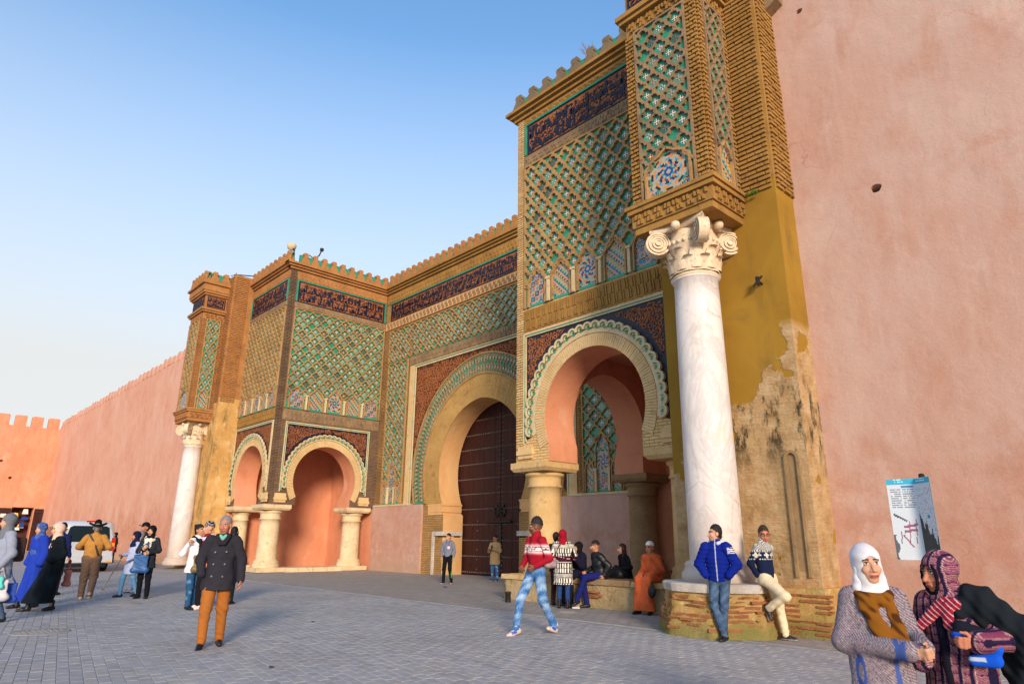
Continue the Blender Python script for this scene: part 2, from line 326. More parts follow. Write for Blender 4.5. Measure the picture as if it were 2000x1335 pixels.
def prism(mb, F, poly, d0, d1, back=True):   # poly ccw seen from the front
    mb.face([F(u, w, d1) for u, w in poly])
    if back: mb.face([F(u, w, d0) for u, w in poly[::-1]])
    n = len(poly)
    for i in range(n):
        a, b = poly[i], poly[(i+1) % n]
        mb.face([F(*a, d0), F(*b, d0), F(*b, d1), F(*a, d1)])
def ribbon(mb, F, pts, wid, d0, d1):
    L, Rr = [], []
    for i, p in enumerate(pts):
        a = pts[max(i-1, 0)]; b = pts[min(i+1, len(pts)-1)]
        tx, tw = b[0]-a[0], b[1]-a[1]; l = math.hypot(tx, tw) or 1; w = (wid[i] if isinstance(wid, (list, tuple)) else wid)/2
        L.append((p[0]-tw/l*w, p[1]+tx/l*w)); Rr.append((p[0]+tw/l*w, p[1]-tx/l*w))
    mb.grid([[F(*q, d0) for q in Rr], [F(*q, d1) for q in Rr], [F(*q, d1) for q in L], [F(*q, d0) for q in L]], False, False, True)
def arch(cx, z0, half, e=0.0, a_neck=-.42, n=40):
    R = half+e; a1 = math.acos(e/R) if e else math.pi/2
    right = [(cx-e+R*math.cos(a), z0+R*math.sin(a)) for a in np.linspace(a_neck, a1, n)]
    left = [(2*cx-u, w) for u, w in right]
    return left[:-1]+right[::-1]       # left foot, over the apex, right foot
def bricks(mb, F, u0, u1, w0, w1, d0, d1, bw=.24, bh=.062, gap=.022, jit=.006, rnd=None):
    rnd = rnd or random; w = w0; j = 0
    while w+bh <= w1+1e-6:
        u = u0-(bw*.5 if j % 2 else 0)
        while u < u1:
            a = max(u, u0); b = min(u+bw-gap, u1)
            if b-a > .03: fbox(mb, F, a, b, w, w+bh, d0, d1+rnd.uniform(-jit, jit))
            u += bw
        w += bh+gap; j += 1
def soldiers(mb, F, u0, u1, w0, w1, d0, d1, pitch=.075, slant=.06):
    m = (u0+u1)/2; n = int((u1-u0)/pitch); h = (w1-w0)
    for k in range(n):
        u = u0+(k+.5)*pitch; s = slant if u < m else -slant
        for q in range(2):
            if (k+q) % 3 == 0: continue
            a = w0+h*(.5*q)+.01; b = w0+h*(.5*q+.5)-.012
            sa, sb = s*(a-w0)/h, s*(b-w0)/h
            if u+max(sa, sb)+pitch*.6 > u1 or u+min(sa, sb) < u0: continue
            mb.hexa([F(u+sa, a, d1), F(u+sa+pitch*.55, a, d1), F(u+sa+pitch*.55, a, d0), F(u+sa, a, d0), F(u+sb, b, d1), F(u+sb+pitch*.55, b, d1), F(u+sb+pitch*.55, b, d0), F(u+sb, b, d0)])

# ------------------------------------------------------------------ ornament
GREEN = [lin((30, 122, 98)), lin((44, 142, 118)), lin((28, 106, 90)), lin((76, 146, 116)), lin((92, 132, 112)), lin((48, 98, 84))]
WHITE, BLACK, BLUE, ORANGE, SKYB = lin((206, 198, 180)), lin((24, 24, 34)), lin((30, 62, 140)), lin((206, 128, 52)), lin((70, 146, 176))
TILES = {}
def tile_mesh(w, h, var, warm=False):
    key = (round(w, 2), round(h, 2), var, warm)
    if key in TILES: return TILES[key]
    mb = MB(); F = Frame((0, 0, 0), (1, 0, 0)); a, b = w/2, h/2
    sh = [(0, -1), (.2, -.72), (.52, -.6), (.6, -.42), (.98, 0), (.6, .42), (.52, .6), (.2, .72), (0, 1), (-.2, .72), (-.52, .6), (-.6, .42), (-.98, 0), (-.6, -.42), (-.52, -.6), (-.2, -.72)]
    mb.col = GREEN[var % 6]
    prism(mb, F, [(u*a, q*b) for u, q in sh], 0, .012, False)
    r = min(a, b)*.5; c1, c2, c3 = [(WHITE, BLACK, WHITE), (WHITE, BLUE, ORANGE), (ORANGE, BLACK, WHITE), (WHITE, BLACK, SKYB), (lin((170, 160, 140)), lin((70, 66, 66)), lin((150, 140, 120))), (lin((120, 112, 100)), lin((50, 48, 50)), lin((96, 90, 80)))][var]
    mb.col = c1
    st = [((r if k % 2 == 0 else r*.62)*math.cos(math.pi*k/8), (r if k % 2 == 0 else r*.62)*math.sin(math.pi*k/8)) for k in range(16)]
    prism(mb, F, st, .008, .017, False)
    mb.col = c2
    for k in range(4):
        t = math.pi/2*k+math.pi/4; x, y, q = r*.52*math.cos(t), r*.52*math.sin(t), r*.24
        prism(mb, F, [(x-q, y), (x, y-q), (x+q, y), (x, y+q)], .012, .021, False)
    mb.col = c3; q = r*.26; prism(mb, F, [(-q, -q), (q, -q), (q, q), (-q, q)], .012, .021, False)
    TILES[key] = mb.mesh('zellij_tile', 'zellij'); return TILES[key]
def zellij_color(u, w, cx, cw, kind):
    dx, dy = u-cx, w-cw; r = math.hypot(dx, dy); t = math.atan2(dy, dx)
    if kind == 0:       # rosette
        k = int(r/.052); s = int((t+math.pi)/(2*math.pi)*16+(.5 if k % 2 else 0)) % 2
        if k == 0: return WHITE
        if k == 1: return BLUE
        if k < 9: return [(WHITE, ORANGE), (BLACK, WHITE), (GREEN[1], WHITE), (ORANGE, BLUE), (WHITE, BLACK), (SKYB, WHITE)][k % 6][s]
    if kind == 1:       # diagonal chequer
        a = int(math.floor((u+w)/.075)); b = int(math.floor((u-w)/.075))
        return (WHITE, BLUE, ORANGE, BLACK, GREEN[1], WHITE)[(a*2+b*3+(a*b) % 2) % 6]
    a = int(math.floor(u/.16)); b = int(math.floor(w/.16)); du, dw = (u/.16-a-.5), (w/.16-b-.5); q = abs(du)+abs(dw); m = max(abs(du), abs(dw))
    if q < .17: return ORANGE if (a+b) % 2 else WHITE
    if q < .33: return BLUE if (a+b) % 2 else BLACK
    if m < .36: return WHITE if (a+b) % 2 else SKYB
    return (ORANGE, WHITE, BLACK)[(a+2*b) % 3]
def lobed_top(hw, ws, wa, n=5):       # half outline of a lobed pointed head from (hw, ws) to (0, wa)
    return [(hw*x, ws+(wa-ws)*y) for x, y in ((1, 0), (.97, .22), (.82, .36), (.78, .5), (.55, .62), (.36, .7), (.2, .86), (0, 1))]
def niche(parent, F, cx, hw, w0, wa, kind, d=.012, blue_foot=False):
    ws = w0+(wa-w0)*.6; half = lobed_top(hw, ws, wa)
    mb = MB(); st = .026
    def hwid(w):
        if w <= ws: return hw
        for (x0, y0), (x1, y1) in zip(half, half[1:]):
            if y0 <= w <= y1: return x0+(x1-x0)*(w-y0)/max(y1-y0, 1e-6)
        return 0
    nw = int((wa-w0)/st)
    for j in range(nw):
        wl, wh = w0+j*st, w0+(j+1)*st; h = hwid((wl+wh)/2)
        n = max(1, int(round(2*h/st)))
        for i in range(n):
            a, b = cx-h+2*h*i/n, cx-h+2*h*(i+1)/n; um, wm = (a+b)/2, (wl+wh)/2
            cc_ = zellij_color(um, wm, cx, w0+(wa-w0)*.48, kind); mb.col = lin((168, 158, 136)) if cc_ is WHITE else cc_
            if j < 3: mb.col = lin((30, 96, 160)) if blue_foot else GREEN[1]
            mb.face([F(a, wl, d), F(b, wl, d), F(b, wh, d), F(a, wh, d)])
    o = mb.obj('niche_panel', 'zellij', parent)
    mb = MB(); out = [(cx-hw, w0)]+[(cx-x, y) for x, y in half]+[(cx+x, y) for x, y in half[::-1]]+[(cx+hw, w0)]
    ribbon(mb, F, out, .05, .005, .075)
    mb.obj('niche_moulding', 'lattice_brick', o)
    return o
def sebka(parent, F, u0, u1, w0, w1, nc, nr, rw=.075, depth=.085, warm=False, niches=None, tiles=True, lat='lattice_brick', skip=None, seed=1):
    """nc cells across, nr half-rows up; niches: list of (centre, half width, apex, kind)"""
    rd = random.Random(seed); cw = (u1-u0)/nc; ch = 2*(w1-w0)/nr
    mb = MB(); prism(mb, F, [(u0, w0), (u1, w0), (u1, w1), (u0, w1)], -.02, .006)
    panel = mb.obj('tile_panel', 'green_glaze' if not warm else 'dark_terracotta', parent)
    niches = niches or []
    def inside(u, w):
        if skip and skip(u, w): return True
        for cx, hw, wa, k in niches:
            x = abs(u-cx)
            if x < hw*1.02 and w < w0+(wa-w0)*.6: return True
            if w < wa and x < hw*max(0, (wa-w)/(wa-w0)/.4)**.7*.95: return True
        return False
    seg = [(0, 0), (.05, .17), (.17, .31), (.4, .33), (.5, .5), (.6, .67), (.83, .69), (.95, .83), (1, 1)]
    mb = MB()
    for j in range(nr):
        off = .5*(j % 2)
        for i in range(-1, nc+2):
            un = u0+cw*(i+off); wn = w0+j*ch/2
            for sgn in (-1, 1):
                ue = un+sgn*cw/2
                if min(un, ue) < u0-.01 or max(un, ue) > u1+.01: continue
                if inside((un+ue)/2, wn+ch/4): continue
                jw = rd.uniform(.9, 1.12)
                dd = rd.uniform(-.012, .008)
                ribbon(mb, F, [(un+sgn*a*cw/2, wn+b*ch/2) for a, b in seg], [rw*jw*q for q in (1.25, 1, .95, 1.1, .95, 1.1, .95, 1, 1.25)], .0, depth+dd)
            # cell above this node
            wc = wn+ch/2
            if tiles and u0+cw*.2 < un < u1-cw*.2 and wc < w1-ch*.2 and not inside(un, wc) and not inside(un, wc-ch*.2):
                v = rd.choice((0, 0, 3, 1, 3, 4)) if (i+j) % 3 else rd.choice((2, 0, 5, 0))
                if rd.random() < .04: continue
                o = bpy.data.objects.new('zellij_tile', tile_mesh(cw*.8, ch*.8, v, warm)); COL.objects.link(o); o.parent = panel
                o.location = F(un, wc, .007); o.rotation_euler = (0, 0, math.atan2(F.U.y, F.U.x))
    # frame of the panel
    for a, b, c, d in ((u0-.05, u0, w0, w1), (u1, u1+.05, w0, w1), (u0-.05, u1+.05, w1, w1+.05)): fbox(mb, F, a, b, c, d, -.01, depth*.8)
    mb.obj('lattice', lat, parent)
    for cx, hw, wa, k in niches: niche(parent, F, cx, hw, w0, wa, k, blue_foot=(k == 9))
    if len(niches) > 1:
        for (c0, h0, *_), (c1, h1, *_) in zip(niches, niches[1:]):
            mb = MB(); m = (c0+c1)/2; fbox(mb, F, m-.045, m+.045, w0, w0+(niches[0][2]-w0)*.6, 0, .1); fbox(mb, F, m-.075, m+.075, w0+(niches[0][2]-w0)*.6, w0+(niches[0][2]-w0)*.6+.07, 0, .12); mb.obj('colonnette', 'cream_stucco', parent)
    return panel
def inscription(parent, F, u0, u1, w0, w1, seed=3, letters='navy_glaze', ground='terracotta'):
    rd = random.Random(seed); mb = MB(); prism(mb, F, [(u0, w0), (u1, w0), (u1, w1), (u0, w1)], -.02, .008)
    panel = mb.obj('inscription_panel', ground, parent); H = (w1-w0); b = H*.07
    mb = MB()
    for a_, b_, c_, d_ in ((u0, u1, w0, w0+b*.6), (u0, u1, w1-b*.6, w1), (u0, u0+b, w0+b*.6, w1-b*.6), (u1-b, u1, w0+b*.6, w1-b*.6)): fbox(mb, F, a_, b_, c_, d_, 0, .022)
    rows = 2; rh = (H-2.2*b)/rows; t = rh*.125
    scrolls(mb, F, lambda u, w: u0+b*1.2 < u < u1-b*1.2 and w0+b < w < w1-b, u0+b, u1-b, w0+b, w1-b, rh*.45, rh*.035, 0, .016, seed+1)
    for r in range(rows):
        base = w0+b*1.1+r*rh; u = u0+b*1.6
        while u < u1-b*2.2:
            k = rd.random(); wd = rh*rd.uniform(.2, .38); d1 = .03+rd.uniform(0, .006)
            if k < .34:
                s = rd.uniform(-.03, .03); ribbon(mb, F, [(u, base+rh*.08), (u+s*.3, base+rh*.5), (u+s, base+rh*.95)], [t*.8, t*1.1, t*1.6], 0, d1)
                if rd.random() < .6: ribbon(mb, F, [(u, base+rh*.1), (u+wd*.5, base+rh*.04), (u+wd, base+rh*.16)], t*1.1, 0, d1-.002)
            elif k < .6:
                ribbon(mb, F, [(u+wd*.5+wd*.5*math.cos(a), base+rh*.32+rh*.26*math.sin(a)) for a in np.linspace(math.pi*.9, 2.15*math.pi, 9)], [t*q for q in (.6, .9, 1.3, 1.6, 1.7, 1.5, 1.2, .9, .5)], 0, d1)
            elif k < .8:
                ribbon(mb, F, [(u+wd*.5+wd*.34*math.cos(a), base+rh*.55+rh*.17*math.sin(a)) for a in np.linspace(0, 2*math.pi, 9)], t*1.15, 0, d1)
                ribbon(mb, F, [(u+wd*.8, base+rh*.5), (u+wd*.7, base+rh*.18), (u-wd*.1, base+rh*.05)], [t*1.3, t*1.2, t*.5], 0, d1-.003)
            else:
                for q in range(3): ribbon(mb, F, [(u+wd*q/3, base+rh*.1), (u+wd*q/3, base+rh*rd.uniform(.3, .5))], t*1.1, 0, d1)
                ribbon(mb, F, [(u, base+rh*.12), (u+wd, base+rh*.12)], t*1.2, 0, d1-.003)
            if rd.random() < .75:
                x, y = u+wd*rd.random(), base+rh*rd.uniform(.62, .92); q = t*.75
                prism(mb, F, [(x-q, y), (x, y-q), (x+q, y), (x, y+q)], 0, .028, False)
            if rd.random() < .8:
                x, y = u+wd*rd.random(), base+rh*rd.uniform(.5, .8); ribbon(mb, F, [(x-rh*.13, y), (x, y+rh*.07), (x+rh*.13, y+rh*.02)], [t*.3, t*.8, t*.3], 0, .024)
            u += wd+rh*.09
    mb.obj('lettering', letters, parent if False else panel)
    return panel
def scrolls(mb, F, test, u0, u1, w0, w1, pitch=.23, wid=.034, d0=.008, d1=.026, seed=5):
    rd = random.Random(seed); j = 0; w = w0
    while w < w1:
        u = u0+(pitch/2 if j % 2 else 0)
        while u < u1:
            c = (u+rd.uniform(-.03, .03), w+rd.uniform(-.03, .03)); s = rd.choice((-1, 1)); a0 = rd.uniform(0, 6.28); R = pitch*.56
            pts = [(c[0]+R*(1-.72*q)*math.cos(a0+s*q*6.6), c[1]+R*(1-.72*q)*math.sin(a0+s*q*6.6)) for q in np.linspace(0, 1, 13)]
            if test(*c):
                k0 = next((i for i in range(13) if all(test(*p) for p in pts[i:])), 13)
                if k0 < 10: ribbon(mb, F, pts[k0:], [wid*q for q in np.linspace(.5, 1.5, 13)][k0:], d0, d1)
            for q in range(2):
                a = rd.uniform(0, 6.28); p0 = (c[0]+R*math.cos(a), c[1]+R*math.sin(a)); p1 = (p0[0]+pitch*.3*math.cos(a+.8), p0[1]+pitch*.3*math.sin(a+.8)); p2 = (p1[0]+pitch*.14*math.cos(a+2.2), p1[1]+pitch*.14*math.sin(a+2.2))
                if test(*p0) and test(*p1) and test(*p2): ribbon(mb, F, [p0, p1, p2], [wid*.4, wid*1.6, wid*.3], d0, d1-.004)
            u += pitch
        w += pitch*.86; j += 1
LOBE = {}
def lobe_mesh(r, key):
    if key in LOBE: return LOBE[key]
    mb = MB(); F = Frame((0, 0, 0), (1, 0, 0)); A = np.linspace(-.15, math.pi+.15, 13)
    def arc(rr): return [(rr*math.cos(a), rr*math.sin(a)) for a in A]
    mb.cur = 0; ribbon(mb, F, arc(r*.98), r*.42, 0, .085)
    mb.cur = 1; ribbon(mb, F, arc(r*.7), r*.16, 0, .06)
    mb.cur = 0; ribbon(mb, F, arc(r*.52), r*.2, 0, .045)
    mb.cur = 1; prism(mb, F, [(.42*r*math.cos(a), .42*r*math.sin(a)) for a in np.linspace(0, 2*math.pi, 11)[:-1]], 0, .012, False)
    LOBE[key] = mb.mesh('arch_lobe', ['cream_stucco', 'green_glaze']); return LOBE[key]
def lobes(parent, F, cx, z0, R, a0, n, key):
    per = (math.pi-2*a0)/n; r = R*per/2*1.02
    me = lobe_mesh(r, key)
    for k in range(n):
        a = a0+per*(k+.5); rad = F.U*math.cos(a)+Vector((0, 0, math.sin(a))); tan = F.U*math.sin(a)-Vector((0, 0, math.cos(a)))
        o = bpy.data.objects.new('arch_lobe', me); COL.objects.link(o); o.parent = parent
        p = F(cx+R*math.cos(a), z0+R*math.sin(a), .03); N = -F.N
        o.matrix_world = Matrix(((tan.x, N.x, rad.x, p.x), (tan.y, N.y, rad.y, p.y), (tan.z, N.z, rad.z, p.z), (0, 0, 0, 1)))
def voussoirs(parent, F, inner, outer, n, d1, mat, seed=2, name='voussoirs'):
    rd = random.Random(seed); mb = MB()
    def at(poly, t):
        L = [0]
        for a, b in zip(poly, poly[1:]): L.append(L[-1]+math.dist(a, b))
        x = t*L[-1]; k = min(max(int(np.searchsorted(L, x))-1, 0), len(poly)-2); q = (x-L[k])/max(L[k+1]-L[k], 1e-9)
        return (poly[k][0]+(poly[k+1][0]-poly[k][0])*q, poly[k][1]+(poly[k+1][1]-poly[k][1])*q)
    for i in range(n):
        t0, t1 = (i+.07)/n, (i+.93)/n; d = d1+rd.uniform(-.007, .004)
        a, b, c, e = at(inner, t0), at(inner, t1), at(outer, t1), at(outer, t0)
        for p, q in ((0, .5), (.5, 1)) if i % 2 else ((0, 1),):
            g = .012
            lerp = lambda A, B, s: (A[0]+(B[0]-A[0])*s, A[1]+(B[1]-A[1])*s)
            P = [lerp(a, e, p+(g if p else 0)), lerp(a, e, q), lerp(b, c, q), lerp(b, c, p+(g if p else 0))]
            prism(mb, F, P, -.01, d, False)
    return mb.obj(name, mat, parent, 'stuff')
def wall_with_arch(name, parent, F, u0, u1, wb, w1, opening, t, mats=('ochre_brick', 'salmon_plaster'), base=None):
    """opening: polyline left foot .. right foot; jambs go down to wb"""
    mb = MB(); op = [(opening[0][0], wb)]+opening+[(opening[-1][0], wb)]
    poly = [(u0, wb)]+op+[(u1, wb), (u1, w1), (u0, w1)]
    mb.cur = 0; mb.face([F(u, w, 0) for u, w in poly])
    mb.cur = 1; mb.face([F(u, w, -t) for u, w in poly[::-1]])
    mb.grid([[F(u, w, 0) for u, w in op], [F(u, w, -t) for u, w in op]], False, True, False)
    mb.cur = 0
    mb.face([F(u0, wb, 0), F(u0, w1, 0), F(u0, w1, -t), F(u0, wb, -t)]); mb.face([F(u1, wb, 0), F(u1, wb, -t), F(u1, w1, -t), F(u1, w1, 0)])
    mb.face([F(u0, w1, 0), F(u1, w1, 0), F(u1, w1, -t), F(u0, w1, -t)])
    for a, b in ((u0, op[0][0]), (op[-1][0], u1)): mb.face([F(a, wb, 0), F(a, wb, -t), F(b, wb, -t), F(b, wb, 0)])
    return mb.obj(name, list(mats), parent)
MERL = {}
def merlons(parent, F, u0, u1, w, pitch=.6, mat='merlon_brick', h=.62, first=True):
    n = max(2, int(round((u1-u0)/pitch))); p = (u1-u0)/n; key = (round(p, 3), mat, h)
    if key not in MERL:
        mb = MB(); G = Frame((0, 0, 0), (1, 0, 0)); a = p/2; st = []
        for k in range(6): x = a*(1-.125*k); st += [(x, h*.12*k), (x, h*.12*(k+1))]
        st += [(a*.46, h*.74), (a*.46, h*.92), (a*.34, h)]
        poly = [(-x, y) for x, y in st[::-1]][::1]
        poly = st+[(-x, y) for x, y in st[::-1]]
        prism(mb, G, poly, -.3, 0)
        MERL[key] = mb.mesh('merlon', mat)
    mb = MB(); mb.cur = 0
    A_, B_, C_ = .12, .06, -.05; hh = w+h*.8
    mb.face([F(u0, w, A_), F(u1, w, A_), F(u1, hh, B_), F(u0, hh, B_)]); mb.face([F(u0, hh, B_), F(u1, hh, B_), F(u1, hh, C_), F(u0, hh, C_)])
    mb.face([F(u1, w, C_), F(u0, w, C_), F(u0, hh, C_), F(u1, hh, C_)])
    par = mb.obj('parapet_tiles', 'green_glaze', parent)
    for k in range(n):
        o = bpy.data.objects.new('merlon', MERL[key]); COL.objects.link(o); o.parent = par
        o.location = F(u0+p*(k+.5), w, .2); o.rotation_euler = (0, 0, math.atan2(F.U.y, F.U.x))
    return par
def cornice(parent, F, u0, u1, w0, steps, mat='ochre_block', e0=0, e1=0):
    """steps: list of (height, projection); e0/e1 = how far each end follows the projection"""
    mb = MB(); w = w0
    q = 0 if F.U.x > .5 else .004
    for h, d in steps: fbox(mb, F, u0-d*e0, u1+d*e1, w+q, w+h-q*.5, -.15, d-q); w += h
    return mb.obj('cornice', mat, parent)
def column(name, parent, x, y, z0, z1, r, mat, capital=True, abacus=.66, capmat=None, ah=.24, base=True):
    mb = MB(); h = z1-z0; cz = ah; cap_h = .42
    prof = []
    if base: prof += [(r*1.3, 0), (r*1.3, .12), (r*1.18, .2), (r*1.22, .26), (r*1.02, .34)]
    else: prof += [(r, 0)]
    for q in np.linspace(0, 1, 7): prof.append((r*(1.0-.05*q+.008*math.sin(q*9)), .36+(h-ah-cap_h-.36)*q))
    t = h-ah-cap_h
    prof += [(r*1.06, t+.01), (r*1.08, t+.05), (r*.98, t+.07), (r*1.0, t+.25), (r*1.02, t+.28), (r*1.16, t+.31), (r*1.2, t+.37), (r*1.08, t+.39), (r*1.1, t+.42)]
    mb.lathe(prof, (x, y, z0), 36)
    o = mb.obj(name, mat, parent)
    mb = MB(); a = abacus
    mb.hexa([(x-a*.9, y-a*.9, z1-ah), (x+a*.9, y-a*.9, z1-ah), (x+a*.9, y+a*.9, z1-ah), (x-a*.9, y+a*.9, z1-ah), (x-a, y-a, z1-ah*.65), (x+a, y-a, z1-ah*.65), (x+a, y+a, z1-ah*.65), (x-a, y+a, z1-ah*.65)])
    mb.box((x-a, y-a, z1-ah*.65+.001), (x+a, y+a, z1))
    mb.obj('abacus', capmat or mat, o)
    if base:
        mb = MB(); mb.box((x-r*1.45, y-r*1.45, z0-.18), (x+r*1.45, y+r*1.45, z0+.004)); mb.obj('plinth', mat, o)
    return o

def bastion(name, label, XI, XO, sgn, front, zt, side_full, brickmat, cornmat='ochre_block', seed=1):
    """XI: inner face (towards the big gate), XO: outer end; sgn=+1 when the inner face looks to +X"""
    T = thing(name, label, 'gate tower'); t = 1.1; Yf, Yc = 12.6, 18.2
    ua, ub = (XI, XO) if sgn < 0 else (XO, XI)
    FF = Frame((0, Yf, 0), (1, 0, 0))
    if sgn > 0: FS = Frame((XI, 0, 0), (0, 1, 0)); su0, su1, flip = Yf, Yc, 1
    else: FS = Frame((XI, 0, 0), (0, -1, 0)); su0, su1, flip = -Yc, -Yf, -1
    top = zt['corn']; zb = zt['aba']; z0 = zt['z0']; R = zt['R']
    def opening(c): return arch(c, z0, R, 0, -math.asin((z0-zt['neck'])/R), 30)
    scy = 15.4*flip
    # pieces of the corner pier overlap so the side wall starts behind the front wall
    wf = wall_with_arch('front_wall', T, FF, ua, ub, zb, top, opening(front), t, (brickmat, 'salmon_plaster'))
    if sgn > 0: ws = wall_with_arch('side_wall', T, FS, su0+t, su1+.3, zb+.001, top-.002, [(u, w) for u, w in opening(scy) if u > su0+t+.01 or w < 0] if False else opening(scy), t, (brickmat, 'salmon_plaster'))
    else: ws = wall_with_arch('side_wall', T, FS, su0-.3, su1-t, zb+.001, top-.002, opening(scy), t, (brickmat, 'salmon_plaster'))
    # inner vault slab, outer side wall, back wall plaster
    mb = MB(); mb.box((ua+.3, Yf+.3, zt['ceil']), (ub-.3, Yc-.05, zt['ceil']+.3)); mb.obj('vault', 'salmon_plaster', T)
    mb = MB(); xo0, xo1 = (XO-.12, XO+.5) if sgn < 0 else (XO-.5, XO+.12)
    mb.box((xo0, Yf+.03, 0), (xo1, Yc, top-.01)); mb.obj('outer_wall', 'salmon_plaster', T)
    mb = MB(); mb.box((ua+.06, Yc-.06, 0), (ub-.02, Yc-.004, zt['ceil'])); mb.obj('back_wall', 'salmon_plaster', T)
    mb = MB(); mb.box((ua+.3, Yf+.5, top-.4), (ub-.3, Yc-.1, top-.1)); mb.obj('roof_slab', 'weathered_brick', T)
    for F, u0, u1, c, wall, full, edge0, edge1, sd in ((FF, ua, ub, front, wf, True, sgn < 0, sgn > 0, seed), (FS, su0 if sgn > 0 else su0, su1, scy, ws, side_full, False, False, seed+50)):
        isS = F is FS
        if isS and not full: continue
        pu0, pu1 = c-zt['pw'], c+zt['pw']
        lo, hi = zt['lin'], zt['lout']
        op = opening(c); a0 = -math.asin((z0-zt['neck'])/R)
        ring = [(c+lo*math.cos(a), z0+lo*math.sin(a)) for a in np.linspace(math.pi-a0, a0, 60)]
        voussoirs(wall, F, op, ring, 104, .03, 'pale_voussoir', sd)
        la = -math.asin(min(.95, (z0-zt['dark_b']-.05)/hi))
        mb = MB(); ou = [(c+hi*.93*math.cos(a), z0+hi*.93*math.sin(a)) for a in np.linspace(math.pi-la, la, 60)]; inn = [(c+lo*1.01*math.cos(a), z0+lo*1.01*math.sin(a)) for a in np.linspace(math.pi-la, la, 60)]
        prism(mb, F, inn+ou[::-1], -.01, .034)
        band = mb.obj('lobed_archivolt', 'cream_stucco', wall)
        lobes(band, F, c, z0, (lo+hi)/2-.02, la, 29, (name, isS))
        db, dt = zt['dark_b'], zt['dark_t']; hs = [(c+hi*.9*math.cos(a), z0+hi*.9*math.sin(a)) for a in np.linspace(math.pi-la, la, 60)]
        mb = MB(); poly = [(pu0, db)]+[(max(pu0+.02, min(pu1-.02, u)), max(w, db+.01)) for u, w in hs]+[(pu1, db), (pu1, dt), (pu0, dt)]
        mb.face([F(u, w, .011) for u, w in poly]); sp = mb.obj('spandrel', 'navy_glaze', wall)
        mb = MB(); scrolls(mb, F, lambda u, w: pu0+.04 < u < pu1-.04 and db+.05 < w < dt-.05 and math.hypot(u-c, w-z0) > hi*1.03, pu0, pu1, db, dt, zt.get('pitch', .15), .026, .009, .024, sd)
        mb.obj('arabesque', 'terracotta', sp, 'stuff')
        mb = MB()
        for q, (o0, o1, dd) in enumerate(((0, .03, .045), (.03, .07, .035), (.07, .11, .05))):
            mb.cur = 1 if q == 1 else 0
            fbox(mb, F, pu0-o1, pu0-o0, db-o1, dt+o1, -.01, dd); fbox(mb, F, pu1+o0, pu1+o1, db-o1, dt+o1, -.01, dd); fbox(mb, F, pu0-o0, pu1+o0, dt+o0, dt+o1, -.01, dd)
        mb.obj('panel_frame', ['cream_stucco', 'green_glaze'], wall)
        # corbel blocks under the frame
        mb = MB()
        for x0, x1 in ((u0 if not (isS and sgn < 0) else u0, op[0][0]-.02), (op[-1][0]+.02, u1)):
            pass
        for s_ in (-1, 1):
            mb = MB(); cx = c+s_*(zt['pw']+.02); fbox(mb, F, cx-.27, cx+.27, zb+.32, db-.17, -.01, .07); fbox(mb, F, cx-.3, cx+.3, zb+.2, zb+.32, -.01, .1); fbox(mb, F, cx-.27, cx+.27, zb+.1, zb+.2, -.01, .06)
            mb.obj('corbel', 'pale_voussoir', wall)
        b0, b1 = max(u0+.05, pu0-.1), min(u1-.05, pu1+.1)
        if isS: b0, b1 = u0+.35, u1-.05
        # frieze, sebka field, weathered band, inscription, top band
        mb = MB(); fbox(mb, F, b0, b1, dt+.18, zt['seb_b']-.06, -.02, .03); fr = mb.obj('frieze', 'ochre_block' if not isS else 'weathered_brick', wall)
        mb = MB(); soldiers(mb, F, b0+.04, b1-.04, dt+.22, zt['seb_b']-.1, .02, .06); mb.obj('frieze_bricks', 'ochre_block' if not isS else 'weathered_brick', fr, 'stuff')
        s0, s1 = b0+.07, b1-.07; nn = 5; nw_ = (s1-s0)/nn
        nis = [(s0+nw_*(k+.5), nw_*.36, zt['seb_b']+(1.08 if k != 2 else 1.14), (2, 1, 0, 1, 2)[k]) for k in range(nn)]
        sebka(wall, F, s0, s1, zt['seb_b'], zt['seb_t'], zt['nc'], zt['nr'], zt.get('rw', .075), .09, False, nis, True, zt.get('lat', 'lattice_brick') if not isS else 'lattice_brick', None, sd)
        mb = MB(); fbox(mb, F, b0, b1, zt['seb_t']+.08, zt['ins_b']-.05, -.02, .045); fr = mb.obj('weathered_band', 'weathered_brick', wall)
        mb = MB(); soldiers(mb, F, b0+.04, b1-.04, zt['seb_t']+.11, zt['ins_b']-.08, .03, .065, .09, .03); mb.obj('band_bricks', 'weathered_brick', fr, 'stuff')
        inscription(wall, F, b0+.12, b1-.12, zt['ins_b'], zt['ins_t'], sd)
        mb = MB(); fbox(mb, F, b0, b1, zt['ins_t']+.08, top-.05, -.02, .04); fr = mb.obj('upper_band', cornmat, wall)
        mb = MB(); soldiers(mb, F, b0+.04, b1-.04, zt['ins_t']+.11, top-.1, .03, .06, .08, .04); mb.obj('band_bricks', cornmat, fr, 'stuff')
        mb = MB()
        for q in (b0+.02, b1-.1): fbox(mb, F, q, q+.08, zt['ins_b'], zt['ins_t'], -.02, .05)
        fbox(mb, F, b0+.02, b1-.02, zt['ins_t'], zt['ins_t']+.06, -.02, .05); mb.obj('glazed_edge', 'green_glaze', wall)
        cornice(wall, F, u0, u1 if not isS else u1, top, ((.12, .1), (.1, .2), (.1, .3)), cornmat if not isS else cornmat, 1 if (edge0 or (isS and sgn > 0)) else 0, 1 if edge1 else 0)
        merlons(wall, F, u0-.1*(1 if edge0 else 0)+(0.35 if isS else 0), u1+.1*(1 if edge1 else 0), top+.32, zt.get('mp', .55), zt.get('mer', 'merlon_brick'), zt.get('mh', .62))
        # brick strips on the pier edges
        mb = MB()
